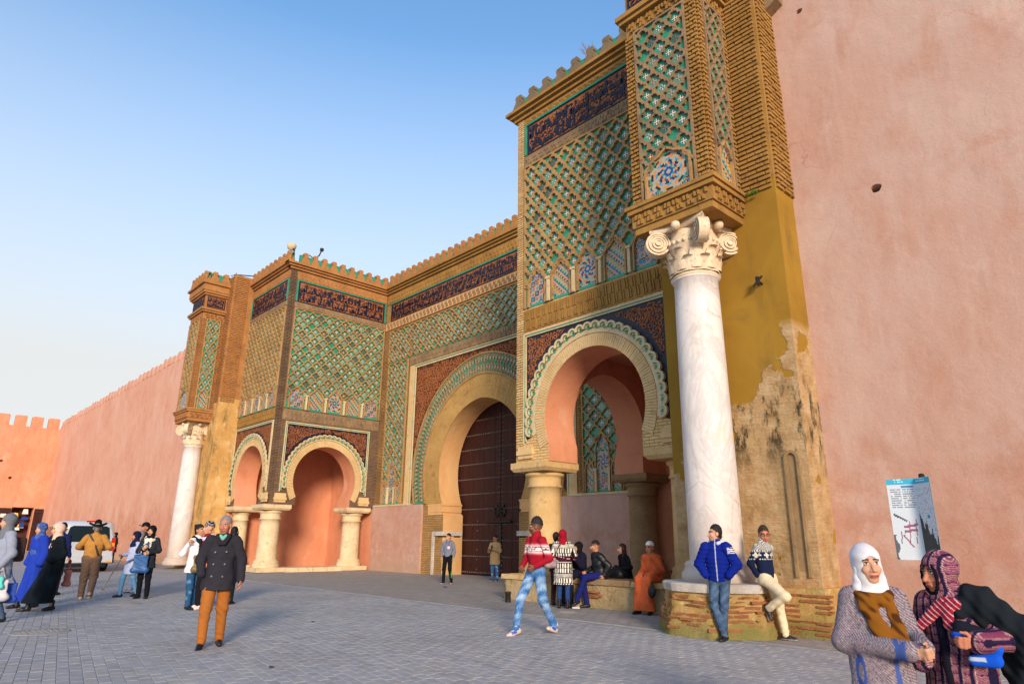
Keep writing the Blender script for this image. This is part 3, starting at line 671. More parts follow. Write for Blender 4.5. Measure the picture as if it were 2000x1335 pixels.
        if isS: bricks(mb, F, u0+.02, u0+.3, zb+.4, top-.02, 0, .03, .3, .05, .02)
        elif sgn < 0: bricks(mb, F, u0+.02, b0-.03, zb+.4, top-.02, 0, .03, .3, .05, .02)
        else: bricks(mb, F, b1+.03, u1-.01, zb+.4, top-.02, 0, .03, .3, .05, .02)
        mb.obj('brick_edge', brickmat, wall, 'stuff')
    return T
zR = dict(corn=14.3, aba=3.47, neck=3.93, z0=4.6, R=1.65, lin=1.98, lout=2.36, dark_b=4.07, dark_t=7.0, seb_b=7.88, seb_t=12.48, ins_b=12.94, ins_t=13.98, pw=2.33, ceil=6.75, nc=10, nr=15, rw=.07, mp=.62, mer='grey_merlon', mh=.54)
zL = dict(corn=14.3, aba=2.92, neck=3.3, z0=4.1, R=1.62, lin=1.93, lout=2.22, dark_b=3.6, dark_t=6.62, seb_b=7.36, seb_t=12.3, ins_b=12.68, ins_t=13.75, pw=2.14, ceil=6.4, nc=11, nr=20, rw=.048)
BR = bastion('gate_tower', 'near tower of the gate, arched loggia on stone columns under a green lattice', -13.4, -7.5, -1, -10.65, zR, False, 'pale_brick', seed=11)
BL = bastion('gate_tower', 'far tower of the gate, showing two arched sides and a corner column', -29.8, -34.4, 1, -32.08, zL, True, 'dark_brick', 'merlon_brick', seed=23)
for T, xs, zt, mm in ((BR, ((-12.85, 13.15), (-8.4, 13.15), (-12.85, 17.55)), zR, 'tan_stone'), (BL, ((-30.35, 13.15), (-33.8, 13.15), (-30.35, 17.3)), zL, 'pale_stone')):
    for k, (x, y) in enumerate(xs):
        column('stone_column', T, x, y, .62 if T is BR else .2, zt['aba'], .45 if k != 1 else .36, mm if not (T is BR and k == 2) else 'brown_stone')
for k in range(5):
    mb = MB(); y0 = 13.75+k*.72; mb.box((-30.9, y0, 0), (-29.75, y0+.7, .19+.006*(k % 2))); mb.obj('threshold_stone', 'pale_stone', BL)

# ------------------------------------------------------------------ central gateway
CG = thing('gateway', 'tall recessed gateway wall with pointed horseshoe arch and tiled bands between the towers', 'gateway')
Yc, Xc = 18.2, -21.6; FC = Frame((0, Yc, 0), (1, 0, 0)); CT = 14.3
cz0, cR, ce = 4.35, 2.87, .164
cop = arch(Xc, cz0, cR, ce, -.48, 44); cop = [p for p in cop]
cw_ = wall_with_arch('gateway_wall', CG, FC, -29.75, -13.45, .0, CT, [(Xc-2.42, 1.75), (Xc-2.42, 2.5), (Xc-2.62, 2.62), (Xc-2.62, 2.9)]+cop+[(Xc+2.62, 2.9), (Xc+2.62, 2.62), (Xc+2.42, 2.5), (Xc+2.42, 1.75)], 1.1, ('ochre_brick', 'tan_plaster'))
voussoirs(cw_, FC, cop, arch(Xc, cz0, 3.93, ce, -.36, 44), 170, .035, 'gold_voussoir', 31)
# tile band round the arch
ai, ao = arch(Xc, cz0, 3.97, ce, -.33, 60), arch(Xc, cz0, 4.86, ce, -.27, 60)
mb = MB(); prism(mb, FC, ai+ao[::-1], -.01, .02); tb = mb.obj('tiled_archivolt', 'green_glaze', cw_)
mb = MB(); ribbon(mb, FC, ai, .09, 0, .07); ribbon(mb, FC, ao, .08, 0, .07)
def polar(t, q):   # t along the band 0..1, q across 0..1
    k = t*(len(ai)-1); i = min(int(k), len(ai)-2); f = k-i
    a = (ai[i][0]+(ai[i+1][0]-ai[i][0])*f, ai[i][1]+(ai[i+1][1]-ai[i][1])*f); b = (ao[i][0]+(ao[i+1][0]-ao[i][0])*f, ao[i][1]+(ao[i+1][1]-ao[i][1])*f)
    return (a[0]+(b[0]-a[0])*q, a[1]+(b[1]-a[1])*q)
nb = 44
for k in range(nb*2):
    for s_ in (0, 1):
        t0, t1 = (k*.5)/nb, (k*.5+1)/nb
        if t1 > 1: continue
        seq = [polar(t0+(t1-t0)*x, (.04+.92*y) if s_ else (.96-.92*y)) for x, y in ((0, 0), (.12, .1), (.3, .2), (.42, .36), (.5, .5), (.58, .64), (.7, .8), (.88, .9), (1, 1))]
        ribbon(mb, FC, seq, .032, 0, .05)
mb.obj('archivolt_lattice', 'lattice_brick', tb)
me_t = [tile_mesh(.3, .36, v) for v in (0, 1, 3)]
for k in range(nb*2-1):
    for q in (.28, .72):
        p = polar((k*.5+.5)/nb, q)
        o = bpy.data.objects.new('zellij_tile', me_t[(k+int(q*3)) % 3]); COL.objects.link(o); o.parent = tb; o.location = FC(p[0], p[1], .021)
# spandrel
fl, frr, ft = Xc-5.0, Xc+5.0, 9.62
mb = MB(); hs = arch(Xc, cz0, 4.9, ce, -.2, 60); poly = [(fl, 3.05)]+[(max(fl+.01, min(frr-.01, u)), max(3.06, w)) for u, w in hs]+[(frr, 3.05), (frr, ft), (fl, ft)]
mb.face([FC(u, w, .012) for u, w in poly]); sp = mb.obj('spandrel', 'dark_terracotta', cw_)
mb = MB(); scrolls(mb, FC, lambda u, w: fl+.05 < u < frr-.05 and 3.2 < w < ft-.05 and math.hypot(u-Xc, w-cz0) > 5.0, fl, frr, 3.2, ft, .2, .04, .01, .035, 41); mb.obj('arabesque', 'terracotta', sp, 'stuff')
mb = MB()
for q, (o0, o1, dd) in enumerate(((0, .07, .06), (.07, .12, .05), (.12, .5, .075))):
    mb.cur = (0, 1, 2)[q]
    fbox(mb, FC, fl-o1, fl-o0, 3.0, ft+(o1 if q < 2 else .17), -.01, dd); fbox(mb, FC, frr+o0, frr+o1, 3.0, ft+(o1 if q < 2 else .17), -.01, dd); fbox(mb, FC, fl-o0, frr+o0, ft+o0, ft+min(o1, .17), -.01, dd)
mb.obj('panel_frame', ['cream_stucco', 'green_glaze', 'pale_voussoir'], cw_)
mb = MB(); fbox(mb, FC, fl-.55, frr+.55, ft+.18, ft+.62, -.01, .09); wb = mb.obj('weathered_band', 'weathered_brick', cw_)
mb = MB(); soldiers(mb, FC, fl-.5, frr+.5, ft+.2, ft+.6, .08, .115, .1, .0); mb.obj('band_bricks', 'weathered_brick', wb, 'stuff')
# lattice: upper band and the two side strips
sebka(cw_, FC, -29.2, -14.0, 10.3, 12.05, 30, 7, .055, .08, False, None, True, 'lattice_brick', None, 61)
for u0, u1, sd in ((-29.15, -27.42, 62), (-15.78, -14.05, 63)):
    m = (u0+u1)/2
    sebka(cw_, FC, u0, u1, 3.1, 10.2, 3, 24, .052, .08, False, [(m-.6, .2, 4.3, 1), (m, .32, 5.2, 0), (m+.6, .2, 4.3, 1)], True, 'lattice_brick', None, sd)
mb = MB()
for u0, u1 in ((-29.72, -29.25), (-27.3, -27.12), (-16.08, -15.9), (-13.95, -13.48)): bricks(mb, FC, u0, u1, 3.1, 12.2, 0, .035, .3, .055, .022)
mb.obj('brick_edge', 'ochre_brick', cw_, 'stuff')
mb = MB(); fbox(mb, FC, -29.7, -13.5, 12.2, 12.6, -.02, .06); wb = mb.obj('weathered_band', 'tan_plaster', cw_)
mb = MB(); soldiers(mb, FC, -29.6, -13.6, 12.24, 12.56, .05, .085, .1, .03); mb.obj('band_bricks', 'weathered_brick', wb, 'stuff')
inscription(cw_, FC, -29.3, -13.9, 12.68, 13.62, 71)
mb = MB(); fbox(mb, FC, -29.4, -13.8, 13.64, 13.7, -.02, .05); mb.obj('glazed_edge', 'green_glaze', cw_)
mb = MB(); fbox(mb, FC, -29.7, -13.5, 13.72, CT-.08, -.02, .04); wb = mb.obj('upper_band', 'ochre_block', cw_)
mb = MB(); soldiers(mb, FC, -29.6, -13.6, 13.78, CT-.12, .03, .065, .08, .03); mb.obj('band_bricks', 'ochre_block', wb, 'stuff')
cornice(cw_, FC, -29.8, -13.45, CT, ((.12, .1), (.1, .2), (.1, .3)), 'ochre_block')
merlons(cw_, FC, -29.5, -13.5, CT+.32, .52, 'merlon_brick', .66)
# pink dado
for nm, u0, u1 in (('dado', -29.75, Xc-3.95), ('dado', Xc+3.95, -13.45)):
    mb = MB(); a, b = u0, u1; s = .12
    prism(mb, FC, [(a, 0), (b, 0), (b, 2.8), (b-.05 if u0 < Xc else b, 3.0), (a if u0 < Xc else a+.05, 3.0), (a, 2.8)], -.01, .1); mb.obj(nm, 'pink_plaster', cw_)
for a, b in ((-29.7, Xc-5.1), (Xc+5.1, -13.5)): mb = MB(); fbox(mb, FC, a, b, 2.99, 3.07, -.01, .13); mb.obj('dado_moulding', 'cream_stucco', cw_)
# impost of the arch, jamb columns
for s_ in (-1, 1):
    x = Xc+s_*2.62
    mb = MB()
    for (w0, w1, p) in ((2.5, 2.62, .1), (2.62, 2.9, .16), (2.9, 2.98, .2)):
        a, b = sorted((x+s_*.9, x-s_*(p-.04))); fbox(mb, FC, a, b, w0, w1-.002, -1.08, .02+p*.2)
    mb.obj('impost', 'tan_plaster', cw_)
    a, b = sorted((Xc+s_*2.36, Xc+s_*3.05)); mb = MB(); fbox(mb, FC, a, b, 1.62, 1.8, -1.05, .08); a2, b2 = sorted((Xc+s_*2.98, Xc+s_*3.12)); fbox(mb, FC, a2, b2, 0, 1.78, -.3, .07); mb.obj('jamb_frame', 'grey_slab', cw_)
    for yy in (.18, .8): column('jamb_column', cw_, Xc+s_*2.6, Yc+yy, .02, 1.62, .15, 'grey_slab', abacus=.18, ah=.1, base=False)
    mb = MB(); a, b = sorted((Xc+s_*2.72, Xc+s_*2.95)); fbox(mb, FC, a, b, 0, 1.62, -1.0, -.02); mb.obj('jamb_lining', 'tan_stone', cw_)
# the door
DR = thing('wooden_gate', 'tall studded dark wooden double door closing the central arch', 'door')
Yd = 19.4
FD = Frame((0, Yd, 0), (1, 0, 0))
for s_ in (-1, 1):
    mb = MB(); n = 9; x0, x1 = sorted((Xc+s_*.012, Xc+s_*3.3))
    for k in range(n):
        a = x0+(x1-x0)*k/n; fbox(mb, FD, a+.006, a+(x1-x0)/n-.006, .04, 7.6, -.1, 0+.004*(k % 2))
    leaf = mb.obj('door_leaf', 'dark_cedar', DR)
    mb = MB()
    for j in range(11):
        w = .12+j*.66
        for k in range(26):
            u = x0+(x1-x0)*(k+.5)/26; c = FD(u, w, .004); 
            mb.hexa([FD(u-.028, w-.028, 0), FD(u+.028, w-.028, 0), FD(u+.028, w+.028, 0), FD(u-.028, w+.028, 0), FD(u-.012, w-.012, .035), FD(u+.012, w-.012, .035), FD(u+.012, w+.012, .035), FD(u-.012, w+.012, .035)])
    for k in range(34):
        for uu in ((Xc+s_*.11,) if k % 2 else (Xc+s_*.11, Xc+s_*1.5)):
            w = .25+k*.2; u = uu
            if uu != Xc+s_*.11 and w > 2.4: continue
            mb.hexa([FD(u-.025, w-.025, 0), FD(u+.025, w-.025, 0), FD(u+.025, w+.025, 0), FD(u-.025, w+.025, 0), FD(u-.01, w-.01, .03), FD(u+.01, w-.01, .03), FD(u+.01, w+.01, .03), FD(u-.01, w+.01, .03)])
    mb.obj('studs', 'stud_iron', leaf, 'stuff')
    mb = MB(); mb.tube([FD(Xc+s_*.2+.15*math.cos(a), 2.62+.19*math.sin(a), .05) for a in np.linspace(0, 2*math.pi, 17)], .035, 6, False); fbox(mb, FD, Xc+s_*.2-.06, Xc+s_*.2+.06, 2.78, 2.9, 0, .07); mb.obj('door_knocker', 'iron', leaf)
mb = MB(); mb.tube([FD(Xc-.75, 2.2, .08), FD(Xc+.75, 2.2, .08)], .05, 8); fbox(mb, FD, Xc-.1, Xc+.1, .1, 2.3, 0, .05); mb.obj('door_bar', 'iron', DR)
mb = MB(); mb.box((Xc-3.5, Yd+.12, 0), (Xc+3.5, Yd+.3, 8.2)); mb.obj('door_backing', 'dark_cedar', DR)

# ------------------------------------------------------------------ corner turrets with marble columns
def capital(parent, x, y, z, r, h):
    mb = MB(); prof = [(r*1.02, 0), (r*1.1, .03), (r*1.02, .06), (r*.98, .1), (r*1.0, h*.35), (r*1.1, h*.55), (r*1.2, h*.62), (r*1.22, h*.66), (r*1.1, h*.7), (r*1.0, h*.95)]
    mb.lathe(prof, (x, y, z), 32)
    for row, (n, z0, z1, rr, ph) in enumerate(((10, .08, h*.38, r*1.0, 0), (10, .12, h*.58, r*1.05, .5))):
        for k in range(n):
            a = 2*math.pi*(k+ph)/n; rows = []
            for q in np.linspace(0, 1, 6):
                rad = rr+.02+.05*q+(.09*max(0, q-.7)/.3 if q > .7 else 0); zz = z0+(z1-z0)*(q if q < .85 else .85-.4*(q-.85)); wd = .16*r/.45*(1-.55*q**2)
                rows.append([(x+(rad+.025*(1-abs(s)))*math.cos(a+s*wd/rad), y+(rad+.025*(1-abs(s)))*math.sin(a+s*wd/rad), z+zz) for s in (-1, -.5, 0, .5, 1)])
            mb.grid(rows, False, True)
    for k in range(28):       # egg and dart ring
        a = 2*math.pi*k/28; mb.lathe([(.01, -.04), (.035, -.02), (.04, .01), (.02, .045), (.005, .05)], (x+r*1.2*math.cos(a), y+r*1.2*math.sin(a), z+h*.64), 6)
    o = mb.obj('capital', 'carved_marble', parent)
    for k in range(4):          # corner scrolls
        a = math.pi/4+k*math.pi/2; c = Vector((x, y, z+h*.7))+Vector((math.cos(a), math.sin(a), 0))*r*1.62; rad = Vector((math.cos(a), math.sin(a), 0)); tan = Vector((-math.sin(a), math.cos(a), 0))
        mb = MB(); V = h*.22
        for s_ in (-1, 1):
            for ring, (r0, d) in enumerate(((1, .10), (.78, .115), (.5, .13), (.25, .15))):
                pts = [c+rad*(V*r0*math.cos(t))+Vector((0, 0, V*r0*math.sin(t)))+tan*s_*d for t in np.linspace(0, 2*math.pi, 21)[:-1]]
                if ring == 0: pts0 = [c+rad*(V*math.cos(t))+Vector((0, 0, V*math.sin(t)))-tan*s_*0 for t in np.linspace(0, 2*math.pi, 21)[:-1]]; mb.grid([pts0, pts], True, True, s_ < 0)
                nxt = [c+rad*(V*r0*.86*math.cos(t))+Vector((0, 0, V*r0*.86*math.sin(t)))+tan*s_*(d+.004) for t in np.linspace(0, 2*math.pi, 21)[:-1]]
                mb.grid([pts, nxt], True, False, s_ < 0)
                low = [p-tan*s_*.022 for p in nxt]; mb.grid([nxt, low], True, False, s_ < 0); mb.face(low if s_ < 0 else low[::-1])
            # arm that joins the scroll to the bell
            st = Vector((x, y, z+h*.86))+rad*r*.7; mb.tube([st, st+rad*r*.5+Vector((0, 0, .03)), c+Vector((0, 0, V*.9))], [.1, .11, .09], 8)
        mb.obj('volute', 'carved_marble', o)
    mb = MB(); A = r*1.75; pts = []
    for k in range(4):
        a = math.pi/4+k*math.pi/2; b = a+math.pi/2; p, q = np.array([math.cos(a), math.sin(a)])*A*1.12, np.array([math.cos(b), math.sin(b)])*A*1.12
        for s in np.linspace(0, 1, 9)[:-1]:
            m = p+(q-p)*s; pts.append(m*(1-.2*math.sin(math.pi*s)))
    lo = [(x+p[0]*.94, y+p[1]*.94, z+h*.9) for p in pts]; hi = [(x+p[0], y+p[1], z+h*.94) for p in pts]; tp = [(x+p[0], y+p[1], z+h) for p in pts]
    mb.grid([lo, hi, tp], True, False); mb.face(tp); mb.face(lo[::-1])
    for k in range(4):
        a = k*math.pi/2; mb.lathe([(.02, -.09), (.08, -.06), (.1, 0), (.08, .06), (.02, .09)], (x+math.cos(a)*r*1.35, y+math.sin(a)*r*1.35, z+h*.92), 8)
    mb.obj('capital_abacus', 'carved_marble', o)
def turret(label, x0, x1, pl, pr, colx, coly, zb, zcap, ztur, pmat, brk, lat, seed, right, ct=15.0):
    T = thing('gate_pier', label, 'pier'); Yt, Yp, Yw = 10.35, 11.5, 12.25
    # pier behind the column
    mb = MB(); mb.box((pl, Yp, 0), (pr, Yw+.4, 8.3)); pier = mb.obj('pier', pmat, T)
    mb = MB(); mb.box((pl, Yp+.001, 8.302), (pr, Yw+.4, ct)); up = mb.obj('pier_top', brk, T)
    FP = Frame((0, Yp, 0), (1, 0, 0)); mb = MB(); bricks(mb, FP, pl+.02, pr-.06, 8.1, ct-.1, 0, .045, .34, .062, .04, .008)
    FR = Frame((pr, 0, 0), (0, 1, 0)); bricks(mb, FR, Yp+.05, Yw, 8.1, ct-.1, 0, .045, .3, .062, .04, .008)
    mb.obj('pier_bricks', brk, up, 'stuff')
    # turret box
    mb = MB(); mb.box((x0+.02, Yt+.02, ztur+.5), (x1-.02, Yp+.05, ct)); box = mb.obj('turret', brk, T)
    F1 = Frame((0, Yt, 0), (1, 0, 0)); F2 = Frame((x1, 0, 0), (0, 1, 0))
    w0 = ztur+.62; w1 = 12.4
    for F, a, b, nc, sd in ((F1, x0, x1, 3, seed), (F2, Yt, Yp, 3, seed+1)):
        e = .3 if F is F1 else .26
        sebka(box, F, a+e, b-e, w0, w1, nc if F is F1 else 2, 17, .055, .075, False, [((a+b)/2, (b-a)/2-e-.08, w0+1.02, 0 if F is F1 else 1)], True, lat, None, sd)
        mb = MB(); bricks(mb, F, a+.02, a+e-.07, w0-.02, w1+.05, 0, .04, .17, .06, .04, .006); bricks(mb, F, b-e+.07, b-.0, w0-.02, w1+.05, 0, .04, .17, .06, .04, .006)
        mb.obj('turret_bricks', brk, box, 'stuff')
        mb = MB(); soldiers(mb, F, a+.05, b-.05, w1+.1, 12.75, 0, .04, .08, .05); soldiers(mb, F, a, b, ztur+.17, ztur+.42, .0, .075, .08, .03); mb.obj('band_bricks', brk, box, 'stuff')
        ends = (1, 1) if F is F1 else (0, 0)
        mb = MB(); w = ztur
        for h, d in ((.14, -.04), (.3, .03), (.1, .1), (.08, .14)): q = 0 if F is F1 else .004; fbox(mb, F, a-d*ends[0], b+d*ends[1], w+q, w+h-.001-q, -.3, d-q); w += h
        mb.obj('turret_base_moulding', brk, box)
        cornice(box, F, a, b, 12.8, ((.1, .1), (.12, .16)), brk, *ends)
        inscription(box, F, a+.12, b-.12, 13.1, 13.68, sd)
        cornice(box, F, a, b, 13.74, ((.1, .08), (.12, .16), (.35, .2), (.12, .3)), brk, *ends)
        merlons(box, F, a-.2*ends[0], b+.2*ends[1], 14.44, .5, 'merlon_brick', .6)
    mb = MB(); mb.box((x0+.01, Yt+.01, ztur-.005), (x1-.01, Yp, ztur+.6)); mb.obj('turret_floor', brk, box)
    # column
    r = .46; mb = MB(); h = zcap-zb
    prof = [(r*1.32, 0), (r*1.36, .05), (r*1.36, .13), (r*1.26, .17), (r*1.2, .24), (r*1.24, .28), (r*1.16, .32), (r*1.03, .345)]
    for q in np.linspace(0, 1, 12): prof.append((r*(1.02-.1*q**1.4), .36+(h-.42)*q))
    prof += [(r*.98, h-.05), (r*.99, h-.02), (r*.95, h)]
    mb.lathe(prof, (colx, coly, zb), 48); cm = mb.obj('marble_column', 'white_marble', T)
    capital(cm, colx, coly, zcap-.02, r*.96, ztur-zcap+.02)
    return T, pier
TR, pierR = turret('tall white marble column on a brick pedestal carrying the near tiled turret', -7.45, -5.64, -7.63, -4.93, -6.5, 10.98, .8, 6.42, 7.52, 'ochre_pier', 'ochre_block', 'weathered_brick', 81, True)
TL, pierL = turret('white marble column and orange turret standing next to the long rampart', -36.95, -35.0, -37.6, -34.3, -35.95, 11.1, .18, 5.9, 7.08, 'stained_pier', 'merlon_brick', 'lattice_brick', 91, False)
# pedestal of the near column: courses of worn bricks under a slab
PC = (-6.42, 10.85)
def ped_pt(a, r, z):
    k = 1/max(abs(math.cos(a)), abs(math.sin(a)), (abs(math.cos(a))+abs(math.sin(a)))*.72)
    return (PC[0]+r*k*math.cos(a), PC[1]+r*k*math.sin(a), z)
pr_ = lambda z: 1.02-.15*z/.66
mb = MB(); mb.grid([[ped_pt(a, pr_(z)+.012*math.sin(a*11+z*20)+.01*math.sin(a*23-z*31), z) for a in np.linspace(0, 2*math.pi, 121)[:-1]] for z in np.linspace(0, .665, 12)], True, True); pb = mb.obj('pedestal_core', 'mossy_brickwork', TR)
rd = random.Random(5); BRK = []
for v in range(6):
    mb = MB(); p = []
    for sx, sy, sz in ((-1, -1, -1), (1, -1, -1), (1, 1, -1), (-1, 1, -1), (-1, -1, 1), (1, -1, 1), (1, 1, 1), (-1, 1, 1)):
        p.append((sx*(.12+rd.uniform(-.012, .01)), sy*(.06+rd.uniform(-.012, .01)), sz*(.019+rd.uniform(-.006, .005))))
    mb.hexa(p); BRK.append(mb.mesh('brick', 'old_brick'))
for j in range(9):
    z = .06+j*.068; n = 25
    for k in range(n):
        a = 2*math.pi*(k+(.5 if j % 2 else 0))/n+rd.uniform(-.02, .02)
        if math.sin(a) > .6 or rd.random() < .1 or (j < 2 and rd.random() < .7): continue
        p = Vector(ped_pt(a, pr_(z)-.055+rd.uniform(-.012, .022), z+rd.uniform(-.008, .008))); q = Vector(ped_pt(a+.03, .9, z)); o_ = Vector(ped_pt(a-.03, .9, z)); t = q-o_
        o = bpy.data.objects.new('brick', BRK[rd.randrange(6)]); COL.objects.link(o); o.parent = pb; o.location = p; o.rotation_euler = (rd.uniform(-.05, .05), rd.uniform(-.05, .05), math.atan2(t.y, t.x))
        o.scale = (rd.uniform(.85, 1.15), rd.uniform(.8, 1.1), rd.uniform(.8, 1.15))
mb = MB(); N = 48; rows = []
for z, r in ((.662, .88), (.67, .92), (.78, .93), (.802, .9)): rows.append([ped_pt(a, r+.012*math.sin(7*a)+.008*math.sin(17*a), z) for a in np.linspace(0, 2*math.pi, N+1)[:-1]])
mb.grid(rows, True, False); mb.face(rows[-1]); mb.obj('pedestal_slab', 'grey_slab', TR)
# low brick footing and niche of the near pier
mb = MB(); mb.hexa([(-5.75, 11.2, 0), (-4.78, 11.22, 0), (-4.8, 12.2, 0), (-5.8, 12.2, 0), (-5.72, 11.36, .72), (-4.86, 11.38, .74), (-4.86, 12.2, .74), (-5.72, 12.2, .72)]); mb.obj('pier_footing', 'mossy_brickwork', TR)
for j in range(8):
    for k in range(4):
        if rd.random() < .2: continue
        o = bpy.data.objects.new('brick', BRK[rd.randrange(6)]); COL.objects.link(o); o.parent = pierR; o.location = (-5.62+k*.25+rd.uniform(-.02, .02), 11.27+.017*j+rd.uniform(-.012, .012), .07+j*.08); o.rotation_euler = (rd.uniform(-.05, .05), 0, rd.uniform(-.04, .04))
mb = MB(); FPp = Frame((0, 11.5, 0), (1, 0, 0)); a_ = [( -5.2+.11*math.cos(t), 2.85+.13*math.sin(t)) for t in np.linspace(math.pi, 0, 9)]
ribbon(mb, FPp, [(-5.31, .9)]+a_+[(-5.09, .9)], .05, 0, .05); prism(mb, FPp, [(-5.29, 1.0), (-5.11, 1.0)]+[(u, w-.01) for u, w in a_[::-1]], -.01, .004); mb.obj('blind_niche', 'brown_stone', TR)
mb = MB(); mb.tube([(-5.4, 11.5, 6.18), (-5.4, 11.34, 6.2)], .022, 8); mb.tube([(-5.5, 11.32, 6.1), (-5.3, 11.32, 6.27)], .02, 8); mb.box((-5.43, 11.3, 6.12), (-5.37, 11.36, 6.28)); tag(mb.obj('wall_bracket', 'iron'), 'small dark iron bracket on the ochre pier beside the marble column', 'bracket')

# ------------------------------------------------------------------ setting: ground, kerb, walls
mb = MB(); S = 600; mb.face([(-S, -S, -.006), (S, -S, -.006), (S, S, -.006), (-S, S, -.006)]); ground = mb.obj('ground', 'paving_ground'); ground['kind'] = 'structure'
mb = MB(); mb.face([(-60, 10.36, -.002), (16, 10.36, -.002), (16, 22, -.002), (-60, 22, -.002)]); setts = mb.obj('pavement', 'stone_setts'); setts['kind'] = 'structure'
KM = []
for v in range(3):
    mb = MB(); a, b, h = .47, .095, .02; e = .008
    mb.hexa([(-a, -b, -.05), (a, -b, -.05), (a, b, -.05), (-a, b, -.05), (-a+e, -b+e, .004+.004*v), (a-e, -b+e, .006), (a-e, b-e, .004), (-a+e, b-e, .006)]); KM.append(mb.mesh('kerb_stone', 'concrete'))
for k in range(44):
    o = link(KM[k % 3], 'kerb_stone', setts, loc=(-41+k*.95*1.0+.0, 10.26+.015*math.sin(k*1.7), 0)); o.rotation_euler = (0, 0, .012*math.sin(k*2.3))
# pavers: courses 170 degrees from +X
th = R_(170.2); ea = np.array([math.cos(th), math.sin(th)]); eb = np.array([-ea[1], ea[0]])
def proj(p):
    q = np.array(p)-[0, 0, CAM_H]; d = q@cd
    if d < .2: return None
    return 1000+CAM_F*(q@cr)/d, 667.5-CAM_F*(q@cu)/d
cand = []
LA, LB = .24, .124
for ib in range(-130, 60):
    for ia in range(-20, 125):
        a = (ia+(.5 if ib % 2 else 0)+.13*math.sin(ib*3.3))*LA; b = ib*LB; p = ea*a+eb*b
        if p[1] > 10.0 or p[1] < -1 or p[0] > 2: continue
        if math.hypot(p[0], p[1]) > 21: continue
        q = proj((p[0], p[1], 0))
        if q is None or not (-260 < q[0] < 2260 and 900 < q[1] < 1560): continue
        px = abs(q[1]-1050)
        vis = -20 < q[0] < 2020 and q[1] < 1350
        cand.append((px if vis else 0, p[0], p[1]))
cand.sort(reverse=True)
pcols = [lin((166, 165, 165)), lin((162, 161, 162)), lin((170, 168, 166)), lin((157, 156, 157)), lin((164, 164, 166)), lin((168, 165, 162))]
def paver_pts(rd, x, y, ang, tilt):
    c, s = math.cos(ang), math.sin(ang); a, b, e = LA/2-.002, LB/2-.002, .0045; out = []
    for sx, sy, k, z in ((-1, -1, 0, -.008), (1, -1, 0, -.008), (1, 1, 0, -.008), (-1, 1, 0, -.008), (-1, -1, 1, 0), (1, -1, 1, 0), (1, 1, 1, 0), (-1, 1, 1, 0)):
        u, v = sx*(a-e*k), sy*(b-e*k); out.append((x+u*c-v*s, y+u*s+v*c, z+(tilt[0]*u+tilt[1]*v+tilt[2] if k else 0)))
    return out
rd = random.Random(9); PM = []
for v in range(12):
    mb = MB(); mb.col = pcols[v % 6]; mb.hexa(paver_pts(rd, 0, 0, 0, (rd.uniform(-.004, .004), rd.uniform(-.006, .006), rd.uniform(-.002, .001)))); PM.append(mb.mesh('paver', 'paver_stone'))
for w, x, y in cand[:300]:
    o = link(PM[rd.randrange(12)], 'paver', ground, loc=(x, y, 0)); o.rotation_euler = (0, 0, th+rd.uniform(-.012, .012))
mb = MB()
for w, x, y in cand[300:]:
    mb.col = pcols[rd.randrange(6)]; mb.hexa(paver_pts(rd, x+rd.uniform(-.002, .002), y, th+rd.uniform(-.012, .012), (rd.uniform(-.004, .004), rd.uniform(-.006, .006), rd.uniform(-.002, .001))))
mb.obj('paving', 'paver_stone', ground, 'stuff')

def holed_face(mb, F, u0, u1, w0, w1, holes, depth=.5):
    holes = sorted(holes); u = u0
    for hu, hw, r in holes:
        a, b = hu-r*2.2, hu+r*2.2
        if a < u: continue
        if a > u: mb.face([F(u, w0), F(a, w0), F(a, w1), F(u, w1)])
        n = 12; circ = [(hu+r*math.cos(t)*(1+.15*math.sin(3*t)), hw+r*.85*math.sin(t)) for t in np.linspace(-math.pi/2, 1.5*math.pi, n+1)[:-1]]
        lo, hi = circ[:n//2+1], circ[n//2:]+[circ[0]]
        mb.face([F(b, w0), F(b, w1), F(hu, w1)]+[F(*p) for p in reversed(lo)]+[F(hu, w0)])
        mb.face([F(a, w1), F(a, w0), F(hu, w0)]+[F(*p) for p in reversed(hi)]+[F(hu, w1)])
        mb.grid([[F(*p) for p in circ], [F(hu+(p[0]-hu)*.8, hw+(p[1]-hw)*.8, -depth) for p in circ]], True, True, True)
        mb.face([F(hu+(p[0]-hu)*.8, hw+(p[1]-hw)*.8, -depth) for p in circ]); u = b
    mb.face([F(u, w0), F(u1, w0), F(u1, w1), F(u, w1)])
Yw = 12.25; FW = Frame((0, Yw, 0), (1, 0, 0))
RW = thing('city_wall', 'high smooth pink plastered wall with putlog holes beside the near pier', 'wall')
mb = MB(); holed_face(mb, FW, -5.1, 16, 0, 15.5, [(-3.41, 7.71, .1), (-4.3, 12.32, .07)]); mb.face([FW(16, 0), FW(16, 0, -2), FW(16, 15.5, -2), FW(16, 15.5)]); mb.face([FW(-5.1, 15.5), FW(16, 15.5), FW(16, 15.5, -2), FW(-5.1, 15.5, -2)]); mb.face([FW(16, 0, -2), FW(-5.1, 0, -2), FW(-5.1, 15.5, -2), FW(16, 15.5, -2)])
mb.obj('wall_face', 'pink_plaster', RW)
mb = MB(); mb.hexa([(-4.9, 11.95, 12.55), (-4.62, 11.95, 12.7), (-4.62, 12.3, 12.7), (-4.9, 12.3, 12.55), (-4.9, 11.9, 13.6), (-4.55, 11.9, 13.6), (-4.55, 12.3, 13.6), (-4.9, 12.3, 13.6)]); mb.obj('corbel', 'weathered_brick', RW)
LW = thing('city_wall', 'long pink plastered rampart receding behind the van, with small rounded merlons', 'wall')
